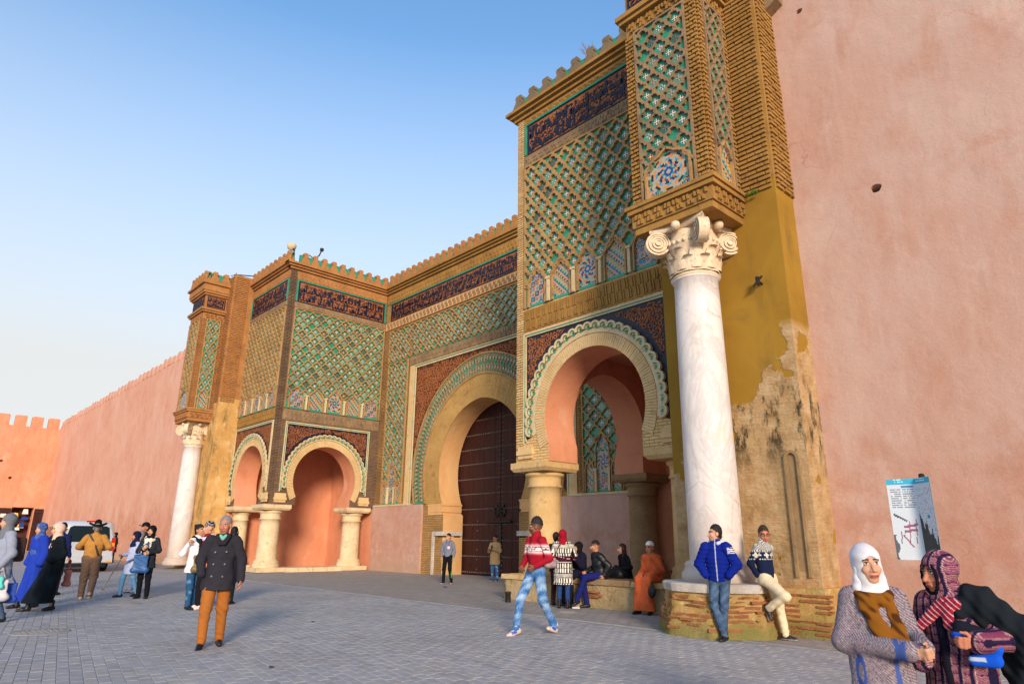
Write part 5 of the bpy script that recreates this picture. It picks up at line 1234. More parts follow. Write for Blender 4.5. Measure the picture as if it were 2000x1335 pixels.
    if hk == 'hijab':
        dr = head.get('drape', .2); f0 = hp(0, -.12, -.03)
        pr = [ell(hp(0, .018, .03), A(.09, .112, .108)*hs_, hm), ell(hp(0, .006, -.05), A(.084, .08, .1)*hs_, hm), cone(hp(0, .015, -.07), j['nec']+A(0, 0, -.02), .08, .105), cone(j['nec']+A(0, -.01, .0), j['nec']+A(0, -.03, -dr), .1, .14, .75)]
        if head.get('tail'): pr += [cone(j['nec']+A(.06, -.1, -.02), j['nec']+A(.1, -.13, -.35), .05, .06, .5)]
        v = build(pr, max(hv, vox*.7), .03, cuts=[ell(f0, A(.062*head.get('fw', 1), .085, .084)*hs_, hm)], fold=lambda X: .0012*np.sin(X[..., 2]*80+X[..., 0]*40)+.0016*np.sin(X[..., 0]*45-X[..., 2]*50+X[..., 1]*30))
        cloth_mesh('headscarf', [(*v, ccf)], 'cloth', T, s)
    if hk == 'cap': cloth_mesh('cap', [(*build([ell(hp(0, .02, .055), A(.086, .106, .086)*hs_, hm)], hv, .01, clips=[lambda X: -((((X-hc)@hm)/hs_)[..., 2]-.045)]), ccf), (*build([ell(hp(0, -.11, .05), A(.068, .075, .009)*hs_, hm)], hv, .01), ccf)], 'cloth', T, s)
    if hk == 'beanie': cloth_mesh('hat', [(*build([ell(hp(0, .018, .04), A(.086, .105, .1)*hs_, hm)], hv, .01, clips=[lambda X: -((((X-hc)@hm)/hs_)[..., 2]-head.get('edge', .03)-.2*(((X-hc)@hm)/hs_)[..., 1]*-1)]), ccf)], 'cloth', T, s)
    if hk == 'hat': cloth_mesh('hat', [(*build([cone(hp(0, .015, .05), hp(0, .015, .12), .088, .075)], hv, .01, clips=[lambda X: -((((X-hc)@hm)/hs_)[..., 2]-.04)]), ccf), (*build([cone(hp(q*.16*math.cos(t), .015+q*.18*math.sin(t), .05+q*q*.05*math.cos(t)**2), hp(q*.16*math.cos(t+.3), .015+q*.18*math.sin(t+.3), .05+q*q*.05*math.cos(t+.3)**2), .02, .02) for q in (.62, .82, 1) for t in np.arange(0, 6.28, .3)], hv, .015), ccf)], 'cloth', T, s)
    if head.get('glasses'):
        gp = []
        for sx in (-1, 1):
            c0 = hp(sx*.033, -.1, .004)
            ring = [c0+hm@(A(.023*math.cos(t), 0, .016*math.sin(t))*hs_) for t in np.linspace(0, 2*math.pi, 13)]
            for a, b in zip(ring, ring[1:]): gp.append(cone(a, b, .0032, .0032))
            if head['glasses'] == 'sun': gp.append(ell(c0, A(.022, .004, .015)*hs_, hm))
            gp.append(cone(hp(sx*.056, -.1, .006), hp(sx*.08, .0, .006), .003, .003))
        gp.append(cone(hp(-.011, -.103, .008), hp(.011, -.103, .008), .003, .003)); cloth_mesh('glasses', [(*build(gp, .0035, .003), lin((26, 22, 24)))], 'leather', T, s)
    # --- trousers
    if legs:
        w = legs.get('w', 1.0); pr = [cone(j['hl'], j['kl'], .097*w, .072*w), cone(j['kl'], j['al']+A(0, 0, .0), .07*w, .054*w), cone(j['hr'], j['kr'], .097*w, .072*w), cone(j['kr'], j['ar'], .07*w, .054*w), ell(j['pel']+A(0, .01, -.02), (.155*B, .115, .13)), cone(j['hl'], j['hr'], .1*w, .1*w)]
        c = legs['c']; v = build(pr, vox, .03, clips=None or (), fold=folds(.0042*legs.get('f', 1), 'knee', px*3)); cloth_mesh('trousers', [(*v, c if callable(c) else lin(c))], 'cloth', T, s)
    # --- shoes
    if shoes is not False:
        sh = shoes or {}; c = sh.get('c', (24, 22, 22)); so = sh.get('sole', (30, 28, 28))
        for sd, ak, kk, yw in ((-1, 'al', 'kl', sh.get('yl', -12)), (1, 'ar', 'kr', sh.get('yr', 12))):
            a = j[ak]; pit = sh.get('pl' if sd < 0 else 'pr', 0); m = rotm(yw, pit); z0 = a[2]-.085
            fp = lambda x, y, z: a+m@A(x, y, z-.085)
            pr = [cone(fp(0, .045, .045), fp(0, -.06, .04), .04, .04), cone(fp(0, -.06, .036), fp(0, -.15, .026), .04, .03), cone(fp(0, .01, .05), fp(0, .015, .12+sh.get('boot', 0)), .042, .046)]
            v = build(pr, min(vox, .01), .02, clips=[lambda X: -(((X-a)@m)[..., 2]+.085)])
            fcol = (lambda V, a=a, m=m: np.where((((V-a)@m)[:, 2:3]+.085) < .028, np.array(lin(so), f32), np.array(lin(c), f32)))
            if sh.get('fn'): fcol = (lambda V, a=a, m=m: sh['fn'](((V-a)@m)+A(0, 0, .085)))
            cloth_mesh('shoe', [(*v, fcol)], 'leather', T, s)
    # --- upper garment
    if top:
        b = top.get('b', 1.0)*B; ex = top.get('puff', 0); hem = top.get('hem', .86)
        tor = [cone(j['pel']+A(0, 0, .0), j['che'], (.158+ex)*b, (.168+ex)*b, .7), cone(j['che'], j['nec']-A(0, 0, .075), (.165+ex)*b, .115*b, .7), cone(j['sl']*.9+j['nec']*.1, j['sr']*.9+j['nec']*.1, .064+ex*.6, .064+ex*.6, .9), cone(j['nec']-A(0, 0, .08), j['nec']+A(0, -.005, top.get('collar', -.005)), .085, .073)]
        if hem < .85:
            bot = j['pel']+A(0, .0, hem-j['pel'][2]); tor.append(cone(j['pel'], bot, (.175+ex)*b, top.get('flare', .2)*b, .86))
        slv = top.get('sl', 1.0); arm = []
        for a_, e_, w_ in (('sl', 'el', 'wl'), ('sr', 'er', 'wr')):
            wv = j[w_]-(j[w_]-j[e_])*.05; arm += [cone(j[a_], j[e_], (.068+ex)*slv, (.056+ex)*slv), cone(j[e_], wv, (.054+ex)*slv, (.044+ex*.7)*slv)]
        c = top['c']; cf = c if callable(c) else lin(c)
        fo = folds(.0045*top.get('f', 1), 'cloth', py)
        if top.get('quilt'): fo = (lambda X, g=fo: g(X)*.5+.0075*np.abs(np.sin(X[..., 2]*46+2*X[..., 0]))-.004)
        pv = j['pel']; hz = hem
        cl = [lambda X: hz-X[..., 2]] if not top.get('noclip') else []
        v = build(tor, vox, .035, clips=cl, fold=fo); va = build(arm, vox, .03, fold=fo)
        cloth_mesh(top.get('name', 'jacket'), [(*v, cf), (*va, cf)], top.get('m', 'cloth'), T, s)
    # --- long robe
    if robe:
        b = robe.get('b', 1.0)*B; z0 = robe.get('hem', .06); bt = (j['al']+j['ar'])*.5; bt = A(bt[0]+robe.get('dx', 0), bt[1]+robe.get('dy', 0), z0-.05)
        md = (j['kl']+j['kr'])*.5
        pr = [cone(j['pel'], j['che'], .17*b, .175*b, .72), cone(j['che'], j['nec']-A(0, 0, .07), .17*b, .115*b, .72), cone(j['sl']*.92+j['nec']*.08, j['sr']*.92+j['nec']*.08, .066, .066), cone(j['nec']-A(0, 0, .08), j['nec'], .09, .075)]
        if not robe.get('seated'): pr += [cone(j['pel'], md*.5+j['pel']*.5, .185*b, .19*b, .76), cone(md*.5+j['pel']*.5, bt, .19*b, robe.get('flare', .25)*b, .8)]
        else: pr += [cone(j['hl'], j['kl'], .12*b, .092*b), cone(j['kl'], j['al'], .09*b, .11*b), cone(j['hr'], j['kr'], .12*b, .092*b), cone(j['kr'], j['ar'], .09*b, .11*b), cone(j['hl'], j['hr'], .12*b, .12*b), cone(j['kl']*.5+j['kr']*.5, j['al']*.5+j['ar']*.5, .06, .08)]
        w = robe.get('slw', 1.2)
        for a_, e_, w_ in (('sl', 'el', 'wl'), ('sr', 'er', 'wr')): pr += [cone(j[a_], j[e_], .075*w, .068*w), cone(j[e_], j[w_]-(j[w_]-j[e_])*.06, .066*w, .068*w)]
        c = robe['c']; v = build(pr, vox, .05, clips=[lambda X: z0-X[..., 2]], fold=folds(robe.get('amp', .009), 'robe', px) if not robe.get('seated') else folds(.006, 'seat', px))
        cloth_mesh(robe.get('name', 'robe'), [(*v, c if callable(c) else lin(c))], 'cloth', T, s)
    # --- extra pieces: (name, prims, k, colour, material[, voxel])
    for e in (extras or []):
        nm, pr, k, c, m = e[:5]; pr = pr(j, hp) if callable(pr) else pr
        v = build(pr, e[5] if len(e) > 5 else min(vox, .009), k, fold=(e[6] if len(e) > 6 else None)); cloth_mesh(nm, [(*v, c if callable(c) else lin(c))], m, T, s)
    return T
def scarf(c, w=.045, drop=0.25, name='scarf', side=0):
    def pr(j, hp):
        n = j['nec']+A(0, -.01, -.03); R = .095; ring = [n+A(R*math.cos(t), R*.92*math.sin(t), .02*math.sin(t)+(.015 if math.sin(t) > 0 else -.02)) for t in np.linspace(0, 2*math.pi, 15)]
        out = [cone(a, b, w, w) for a, b in zip(ring, ring[1:])]
        if drop: out += [cone(n+A(-.03+side, -.1, -.03), n+A(-.05+side, -.15, -drop), w, w*1.1, .6), cone(n+A(.04+side, -.1, -.03), n+A(.05+side, -.14, -drop*.85), w*.9, w, .6)]
        return out
    return (name, pr, .02, c, 'cloth', .01, lambda X: .004*np.sin(X[..., 2]*110+X[..., 0]*60))
def sel(*rules):
    """colour function from (test, rgb) rules, first match wins"""
    def f(v):
        out = np.tile(np.array(lin(rules[-1]), f32), (len(v), 1)); done = np.zeros(len(v), bool)
        for t, c in rules[:-1]:
            m = t(v[:, 0], v[:, 1], v[:, 2]) & ~done; out[m] = np.array(lin(c), f32); done |= m
        return out
    return f
def acid(base, light, k=.5):
    def f(v):
        x, y, z = v[:, 0], v[:, 1], v[:, 2]; n = rng.random(len(v)); m = .5+.35*np.sin(z*21+np.sin(x*30)*1.5+y*9)+.3*np.sin(z*47-x*35+2*y)
        m = m*np.clip(.55+.6*np.exp(-((z-.62)/.22)**2), 0, 1.2); t = np.clip(k*m+.5*(n-.5), 0, 1)[:, None]; return (np.array(lin(base), f32)*(1-t)+np.array(lin(light), f32)*t).astype(f32)
    return f
def noisec(base, alt, fx=40, fz=30, th=.3):
    def f(v):
        n = np.sin(v[:, 0]*fx+np.sin(v[:, 2]*fz*.7)*2)*np.sin(v[:, 2]*fz+np.cos(v[:, 1]*fx)*2)+.5*np.sin(v[:, 2]*fz*3.1+v[:, 0]*fx*2.3)
        t = np.clip((n-th)*1.5, 0, 1)[:, None]; return np.array(lin(base), f32)*(1-t)+np.array(lin(alt), f32)*t
    return f

# ------------------------------------------------------------------ people
def onYw(x, y, Y):
    v = (x-1000)*cr-(y-667.5)*cu+CAM_F*cd; t = Y/v[1]; return Vector((t*v[0], Y, CAM_H+t*v[2]))
def at_depth(x, y, D):
    v = ((x-1000)*cr-(y-667.5)*cu+CAM_F*cd)/CAM_F*D; return Vector((v[0], v[1], CAM_H+v[2]))
def G(x, y): p = gz(x, y); return (p.x, p.y, 0)
BK = (26, 24, 26)
# man in the pea coat
def coat_x(j, hp): return [cone((-.075, -.1, 1.455), (-.03, -.155, 1.36), .028, .03, .6), cone((.075, -.1, 1.455), (.03, -.155, 1.36), .028, .03, .6), cone((-.085, .02, 1.47), (-.07, -.09, 1.46), .024, .026), cone((.085, .02, 1.47), (.07, -.09, 1.46), .024, .026), cone((-.08, .05, 1.47), (.08, .05, 1.47), .026, .026)]
person('grey haired man in a dark double breasted coat and orange trousers walking on the paving', G(410, 1262), 1.77, -6,
       dict(al=(-.1, -.2, .1), kl=(-.1, -.17, .5), ar=(.09, .12, .085), kr=(.095, .02, .5), el=(-.275, .06, 1.13), wl=(-.215, -.1, .94), er=(.275, .05, 1.12), wr=(.29, -.02, .86)),
       top=dict(c=(46, 45, 52), hem=.735, flare=.225, puff=.012, b=1.02, name='coat', sl=1.06, f=.8), legs=dict(c=(160, 98, 44), w=1.08, f=1.3), shoes=dict(c=(22, 20, 20), pl=22, sole=(26, 24, 24)), skin='ruddy', vox=.0095, hands=('p', 'r'),
       head=dict(yaw=-14, pitch=4, hair=(128, 126, 126), hairline=.07, beard=.12, beardc=lin((150, 140, 134))),
       extras=[('collar', coat_x, .02, (40, 39, 46), 'cloth'), ('shirt', lambda j, hp: [cone((-.035, -.1, 1.46), (0, -.125, 1.42), .026, .02, .7), cone((.035, -.1, 1.46), (0, -.125, 1.42), .026, .02, .7)], .01, (110, 178, 160), 'cloth'),
               ('waistcoat', lambda j, hp: [cone((-.01, -.125, 1.4), (.0, -.14, 1.37), .022, .014, .6)], .01, (120, 26, 50), 'cloth')]+
              [('button', lambda j, hp, x=x, z=z: [ell((x, -.148+(.0 if z > 1 else -.01), z), (.014, .012, .014))], .004, (120, 120, 118), 'leather', .004) for x, z in ((-.07, 1.24), (.075, 1.245), (-.075, 1.08), (.07, 1.08), (-.08, .92), (.06, .915))])
# red jumper
def key(x, y, z):
    u = ((x-.8*y)*9.5) % 1; a = np.abs(z-1.265) < .04
    return a & (((u < .62) & (np.abs(z-1.3) < .007)) | ((np.abs(u-.06) < .06)) | ((np.abs(u-.6) < .06) & (z > 1.25)) | ((u > .28) & (u < .62) & (np.abs(z-1.255) < .007)) | ((u > .6) & (np.abs(z-1.23) < .007)))
person('man in a red patterned jumper and bleached blue jeans striding past the tower', G(1047, 1238), 1.82, -52,
       dict(al=(-.07, -.34, .095), kl=(-.09, -.24, .51), ar=(.09, .3, .1), kr=(.095, .06, .5), er=(.27, .06, 1.13), wr=(.16, -.15, 1.0), el=(-.26, .02, 1.14), wl=(-.14, -.17, 1.0)),
       top=dict(c=sel((key, (110, 20, 40)), (lambda x, y, z: np.abs(z-1.265) < .058, (226, 208, 204)), (lambda x, y, z: np.abs(z-1.265) < .078, (206, 120, 128)), (lambda x, y, z: np.abs(z-1.265) < .1, (166, 46, 60)), (150, 22, 38)), hem=.93, b=.97, name='jumper', collar=.05),
       legs=dict(c=acid((44, 100, 160), (176, 204, 226), .62), w=.97, f=1.3), shoes=dict(fn=lambda q: np.where(q[:, 2:3] < .03, np.array(lin((214, 190, 168)), f32), np.where((np.abs(q[:, 1:2]+.05) < .045) & (q[:, 2:3] < .07), np.array(lin((40, 80, 180)), f32), np.array(lin((190, 178, 176)), f32))), pr=-18, pl=14), skin='brown', vox=.0095, hands=('r', 'c'),
       head=dict(yaw=-42, hair=(34, 28, 28), hairh=.03, style='fade', beard=.55))
# patterned coat woman (back view)
def zig(v):
    x, y, z = v[:, 0], v[:, 1], v[:, 2]; u = np.where(np.abs(x) > .19, y, x); c = np.tile(np.array(lin((226, 220, 206)), f32), (len(v), 1)); k = np.floor(z/.11); blk = np.where(k % 3 == 0, (z*38) % 1 < .5, ((u+.1*np.sin(k*5))*17) % 1 < .48)
    blk |= (np.abs((z % .11)-.0) < .012); c[blk] = np.array(lin((20, 18, 24))); m = (z > 1.03) & (z < 1.15) & (((z-1.03-.2*x)*10) % 1 < .86); c[m] = np.array(lin((70, 16, 36))); return c
person('woman in a red headscarf and black and white patterned coat seen from behind', G(1101, 1187), 1.7, 168,
       dict(er=(.25, .0, 1.14), wr=(.2, -.2, 1.1), wl=(-.15, -.28, 1.3), el=(-.26, -.05, 1.15)), top=dict(c=zig, hem=.52, flare=.21, b=1.12, puff=.012, name='coat', sl=1.15), legs=dict(c=(38, 66, 116), w=.9), shoes=dict(c=BK, boot=.05), head=dict(cover='hijab', cc=(150, 18, 40), drape=.1), vox=.011, hands=('g', 'r'),
       extras=[('strap', [cone((.235, .1, 1.08), (.02, .13, 1.44), .013, .013)], .01, (90, 34, 34), 'leather')])
SEATZ = .61
def seated(px, py, Y, H, face, label, extra=None, sz=SEATZ, **kw):
    p = onYw(px, py, Y); s = H/1.75; b = (sz)/s+.1
    j = dict(pel=(0, .0, b), che=(0, -.05, b+.27), nec=(0, -.08, b+.475), hed=(0, -.115, b+.635), sl=(-.162, -.07, b+.42), sr=(.162, -.07, b+.42), el=(-.25, -.02, b+.17), er=(.25, -.02, b+.17), wl=(-.16, -.26, b+.08), wr=(.16, -.26, b+.08),
             hl=(-.09, -.02, b-.01), hr=(.09, -.02, b-.01), kl=(-.11, -.43, b-.03), kr=(.11, -.43, b-.03), al=(-.11, -.44, .085), ar=(.11, -.44, .085)); j.update({k: (v(b) if callable(v) else v) for k, v in (extra or {}).items()})
    return person(label, (p.x, p.y, 0), H, face, j, **kw)
seated(1138, 1122, 12.58, 1.66, -62, 'woman in a black headscarf and dark navy robe sitting next to the man in leather', dict(wr=lambda b: (.06, -.32, b+.42), er=lambda b: (.22, -.12, b+.2), wl=lambda b: (-.08, -.3, b+.36), el=lambda b: (-.22, -.1, b+.2)),
       robe=dict(c=(24, 24, 44), seated=True, hem=.08), head=dict(cover='hijab', cc=(22, 20, 26)), skin='light', vox=.012, hands=('g', 'g'))
person('dark dressed person half hidden behind the patterned coat', (*onYw(1088, 1180, 12.1)[:2], 0), 1.66, 150, {}, top=dict(c=(34, 26, 32), hem=.8), legs=dict(c=(60, 34, 34)), head=dict(), vox=.014)
# seated man in leather
seated(1172, 1120, 12.5, 1.74, -66, 'man in a black leather jacket and blue trousers sitting on the stone bench', dict(kr=lambda b: (.09, -.42, b-.06), ar=(.06, -.62, .17), kl=lambda b: (-.08, -.4, b-.08), al=(-.06, -.32, .085), er=lambda b: (.28, .1, b+.2), wr=lambda b: (.22, .0, b+.0), wl=lambda b: (-.14, -.3, b+.06)),
       top=dict(c=(20, 26, 30), hem=.6, m='leather', puff=.012, b=1.03, noclip=True), legs=dict(c=(26, 32, 96), w=1.05), shoes=dict(c=(20, 18, 20), pr=20), head=dict(yaw=-6, pitch=6, beard=.3, style='fade'), skin='tan', vox=.0105, hands=('r', 'c'))
seated(1224, 1128, 13.35, 1.6, -60, 'young woman with long dark hair sitting at the back of the bench', dict(kr=lambda b: (.1, -.36, b+.16), ar=lambda b: (.1, -.62, b-.03), kl=lambda b: (-.1, -.36, b+.1), al=lambda b: (-.1, -.6, b-.03), wr=lambda b: (.12, -.34, b+.14)),
       top=dict(c=(22, 24, 30), hem=.6, noclip=True), legs=dict(c=(22, 24, 32)), shoes=dict(c=BK), head=dict(style='long', hair=(46, 26, 22), yaw=-15), skin='light', vox=.012)
seated(1277, 1126, 12.52, 1.7, -32, 'old man in an orange robe and white cap sitting on the bench', dict(el=lambda b: (-.22, -.04, b+.17), er=lambda b: (.22, -.04, b+.17), wl=lambda b: (-.12, -.34, b+.06), wr=lambda b: (.1, -.34, b+.06), kl=lambda b: (-.13, -.41, b-.03), kr=lambda b: (.13, -.41, b-.03), al=(-.14, -.46, .085), ar=(.14, -.42, .085)),
       robe=dict(c=noisec((204, 98, 56), (184, 84, 48), 12, 9, .2), seated=True, hem=.07, slw=1.08, b=.95), shoes=dict(c=BK), head=dict(cover='beanie', cc=(226, 222, 212), style='none', beard=.35, beardc=lin((190, 180, 170)), edge=.045, pitch=6), skin='ruddy', vox=.0105, hands=('c', 'c'),
       extras=[('hood', lambda j, hp: [cone(j['nec']+A(-.07, .05, -.03), j['nec']+A(.07, .05, -.03), .06, .06), cone(j['nec']+A(0, .1, -.03), j['nec']+A(0, .12, -.2), .075, .05)], .03, (196, 92, 52), 'cloth')])
# at the door
person('young man in a grey hooded top near the wooden door', G(873, 1139), 1.68, -18, dict(al=(-.1, -.12, .085), kl=(-.1, -.1, .5), ar=(.12, .12, .085), wr=(.24, -.08, .92), wl=(-.24, .0, .92)),
       top=dict(c=sel((lambda x, y, z: (y < -.08) & ((x-.05)**2+(z-1.24)**2 < .05**2), (206, 200, 204)), (lambda x, y, z: (y < -.06) & ((x-.05)**2+(z-1.33)**2 < .035**2), (150, 50, 80)), (112, 118, 134)), hem=.86), legs=dict(c=sel((lambda x, y, z: (x > .14) & (np.abs(y) < .03), (50, 190, 90)), (18, 22, 26))), shoes=dict(c=(30, 30, 34), sole=(200, 200, 204)), head=dict(yaw=-25, pitch=10), skin='light', vox=.013,
       extras=[('hood', lambda j, hp: [cone(j['nec']+A(-.08, .05, .0), j['nec']+A(.08, .05, .0), .05, .05), cone(j['nec']+A(-.09, .04, .0), j['nec']+A(-.04, -.09, -.03), .035, .03), cone(j['nec']+A(.09, .04, .0), j['nec']+A(.04, -.09, -.03), .035, .03)], .03, (104, 110, 126), 'cloth')])
person('man in a beige coat and sunglasses looking at a phone in front of the door', G(966, 1134), 1.64, -28, dict(wl=(-.1, -.3, 1.25), el=(-.24, -.06, 1.12), wr=(.04, -.28, 1.22), er=(.25, -.05, 1.12)), top=dict(c=(158, 134, 98), hem=.62, b=1.08, puff=.012, name='coat'), legs=dict(c=noisec((58, 100, 150), (130, 170, 205), 20, 16, .4)), shoes=dict(c=(60, 60, 66), sole=(180, 180, 180)), head=dict(yaw=-8, pitch=14, glasses='sun', beard=.3), vox=.013, hands=('g', 'g'))
# leaning pair
person('young man in a royal blue padded jacket and jeans leaning on the column pedestal', G(1412, 1250), 1.72, -14, dict(pel=(0, .07, .95), che=(0, .06, 1.24), hl=(-.085, .07, .92), hr=(.085, .07, .92), kl=(-.09, .0, .5), kr=(.07, -.02, .5), al=(.05, -.06, .085), ar=(.02, .03, .085), el=(-.3, .05, 1.13), er=(.3, .05, 1.13), wl=(-.18, -.05, .96), wr=(.18, -.05, .96)),
       top=dict(c=sel((lambda x, y, z: (x > .19) & (np.abs(z-1.325-.1*x) < .045) & (((z-.1*x)*33) % 1 < .55), (214, 214, 222)), (lambda x, y, z: (y < -.09) & ((x-.1)**2+(z-1.26)**2 < .02**2), (216, 218, 226)), (lambda x, y, z: (y < -.05) & (np.abs(x-.004) < .009), (170, 176, 190)), (14, 34, 128)), hem=.87, puff=.026, quilt=True, b=1.02, collar=.04), legs=dict(c=acid((54, 76, 104), (112, 138, 164), .45), w=.92, f=1.3), shoes=dict(c=(20, 20, 24), sole=(44, 44, 48)), head=dict(yaw=-58, hair=(26, 22, 22), hairh=.014, hairline=.075, beard=.15), skin='light', vox=.0085, hands=('p', 'p'),
       extras=[('hood', lambda j, hp: [cone(j['nec']+A(-.08, .06, .02), j['nec']+A(.08, .06, .02), .055, .055), cone(j['nec']+A(.09, .04, .02), j['nec']+A(.05, -.07, .0), .04, .03)], .03, (190, 196, 206), 'cloth')])
def nord(v):
    x, y, z = v[:, 0], v[:, 1], v[:, 2]; u = np.where(np.abs(x) > .2, y*1.0, x); c = np.tile(np.array(lin((22, 32, 62)), f32), (len(v), 1)); W = np.array(lin((196, 196, 186)), f32)
    m = (z > 1.335) & ((np.sin(u*190)*np.sin(z*190)) > -.25); c[m] = W*.9
    a = ((u*8.5) % 1)-.5; b = (z-1.265)*8.5; r = np.hypot(a, b); t = np.arctan2(b, a); c[(np.abs(b) < .5) & (r < .16+.22*np.abs(np.cos(2*t)))] = W
    c[(np.abs(z-1.325) < .012) & ((u*34) % 1 < .5)] = W; c[(np.abs(z-1.2) < .008) & ((u*34+.5) % 1 < .5)] = W; return c
person('young man in glasses and a snowflake jumper leaning on the column pedestal', (gz(1506, 1247)[0]+.2, gz(1506, 1247)[1]-.03, 0), 1.74, 56, dict(pel=(0, .16, .93), che=(0, .2, 1.22), nec=(0, .18, 1.43), hed=(0, .15, 1.59), sl=(-.162, .19, 1.375), sr=(.162, .19, 1.375), el=(-.24, .28, 1.13), er=(.24, .28, 1.13), wl=(-.17, .22, .95), wr=(.17, .22, .95), hl=(-.085, .16, .9), hr=(.085, .16, .9), kl=(-.13, -.22, .66), al=(-.15, .08, .47), kr=(.085, .05, .49), ar=(.07, -.02, .085)),
       top=dict(c=nord, hem=.88, b=.96, name='jumper', collar=.05), legs=dict(c=(216, 200, 166), w=1.02, f=1.5), shoes=dict(c=(32, 34, 42), sole=(150, 146, 144), pl=62), head=dict(yaw=-40, pitch=12, glasses='clear', hair=(52, 36, 28), hairh=.012), skin='ruddy', vox=.0085, hands=('p', 'p'))
# people at the left
person('man in a tan jacket and wide black hat walking away behind the van', G(165, 1171), 1.8, 176, dict(al=(-.09, .1, .12), kl=(-.1, -.05, .5), ar=(.1, -.06, .085), el=(-.31, .02, 1.18), er=(.31, .02, 1.18), wl=(-.2, -.2, 1.14), wr=(.2, -.2, 1.14)), top=dict(c=(176, 126, 62), hem=.93, b=1.08, puff=.012), legs=dict(c=(112, 90, 74), w=1.2, f=1.3), shoes=dict(c=(178, 156, 132), sole=(196, 180, 160), pl=-30), head=dict(cover='hat', cc=(20, 18, 22), hair=(120, 110, 100)), skin='light', vox=.011, hands=('p', 'p'),
       extras=[('strap', [cone((-.12, .14, 1.0), (-.02, .145, 1.25), .022, .022, .5), cone((-.02, .145, 1.25), (.12, .1, 1.45), .022, .022, .5)], .01, (28, 26, 30), 'leather'), ('belt', [cone((-.13, .05, .935), (.13, .05, .935), .03, .03), cone((-.1, .1, .935), (.1, .1, .935), .03, .03)], .02, (130, 66, 40), 'leather')])
person('woman in a dark headscarf and pale blue coat walking with a crutch', G(247, 1165), 1.6, -62, dict(al=(-.08, -.16, .085), kl=(-.09, -.14, .5), ar=(.08, .2, .095), kr=(.09, .05, .5), wr=(.2, -.26, .98), er=(.25, .0, 1.1), wl=(-.15, -.24, 1.1)), top=dict(c=(168, 180, 212), hem=.6, b=1.05, name='coat'), legs=dict(c=(98, 146, 186), w=.98), shoes=dict(c=(26, 30, 40), boot=.06), head=dict(cover='hijab', cc=(28, 30, 60), drape=.08), skin='tan', vox=.012, hands=('c', 'c'))
person('woman in a beige jacket and grey headscarf between the crutch and the white scarf', (*(gz(256, 1160)*1.03)[:2], 0), 1.62, -50, dict(wr=(.12, -.26, 1.12), er=(.24, -.04, 1.1)), top=dict(c=(190, 164, 146), hem=.72, b=1.05), legs=dict(c=(170, 178, 206)), shoes=dict(c=(190, 180, 178)), head=dict(cover='hijab', cc=(126, 118, 128), drape=.1), vox=.013)
person('woman in a black headscarf, white scarf and black jacket holding her blue bag', G(276, 1168), 1.74, -24, dict(el=(-.26, -.02, 1.12), wl=(-.05, -.24, 1.2), er=(.25, .02, 1.13), wr=(.12, -.24, 1.08)), top=dict(c=(40, 44, 50), hem=.72, b=1.05), legs=dict(c=(20, 22, 28), w=1.02), shoes=dict(c=BK, boot=.08), head=dict(cover='hijab', cc=(24, 22, 26), drape=.05, yaw=-6), skin='light', vox=.011, hands=('g', 'g'), extras=[scarf((216, 208, 190), .05, .22)])
person('man in a dark cap standing behind the woman with the white scarf', (*(gz(263, 1158)*1.04)[:2], 0), 1.86, -52, {}, top=dict(c=(30, 32, 44), hem=.86), legs=dict(c=(34, 34, 42)), head=dict(cover='cap', cc=(20, 22, 34)), skin='ruddy', vox=.014)
person('distant person in black beside the foot of the long pink wall', (-46.0, 10.6, 0), 1.72, -60, {}, top=dict(c=(24, 24, 28), hem=.6), legs=dict(c=(24, 24, 28)), head=dict(cover='hijab', cc=(26, 24, 30)), vox=.02)
person('woman in a white jacket and black scarf with her hair in a bun', G(369, 1189), 1.74, 48, dict(el=(-.27, .14, 1.12), wl=(-.27, .0, 1.32), wr=(.12, -.24, 1.1), al=(-.1, -.04, .085), ar=(.12, .04, .085)), top=dict(c=sel((lambda x, y, z: (y < -.1) & (np.abs(x) < .06) & (z < 1.35), (24, 30, 52)), (228, 228, 236)), hem=.74, flare=.21, b=1.05), legs=dict(c=noisec((40, 80, 116), (90, 130, 160), 18, 12, .6), w=1.02), shoes=dict(c=BK, boot=.12), head=dict(style='bun', hair=(26, 20, 22), yaw=8), skin='tan', vox=.01, hands=('c', 'r'), extras=[scarf((30, 34, 42), .042, .34)])
person('person in a red jacket and patterned hat behind the man in the coat', (*(gz(386, 1196)*1.05)[:2], 0), 1.8, -64, {}, top=dict(c=(132, 16, 36), hem=.9), legs=dict(c=(30, 28, 36)), shoes=dict(c=(226, 214, 214), sole=(214, 190, 190)), head=dict(cover='beanie', cc=sel((lambda x, y, z: np.sin(z*160)*np.sin(x*120) > .35, (206, 200, 200)), (24, 26, 32)), style='none'), skin='light', vox=.012, extras=[scarf((214, 206, 224), .035, .0)])
person('long dark haired person behind the shoulder of the man in the coat', (*(gz(440, 1186)*1.05)[:2], 0), 1.72, 160, {}, top=dict(c=(40, 42, 56), hem=.86), legs=dict(c=(30, 30, 38)), head=dict(style='long', hair=(24, 20, 24)), vox=.014)
person('woman in a long black robe and pale peach headscarf walking to the edge', G(90, 1191), 1.72, -72, dict(al=(-.06, -.34, .085), kl=(-.08, -.22, .5), ar=(.08, .05, .085), kr=(.09, .0, .5), wr=(.16, -.16, 1.0), er=(.26, .04, 1.12)), lean=.1, robe=dict(c=noisec((20, 26, 32), (26, 40, 44), 8, 5, .2), flare=.3, hem=.16, b=1.12, amp=.012, dy=-.06), shoes=dict(c=(18, 26, 36), boot=.05), head=dict(cover='hijab', cc=(226, 188, 166), drape=.2), skin='light', vox=.0105, hands=('p', 'p'))
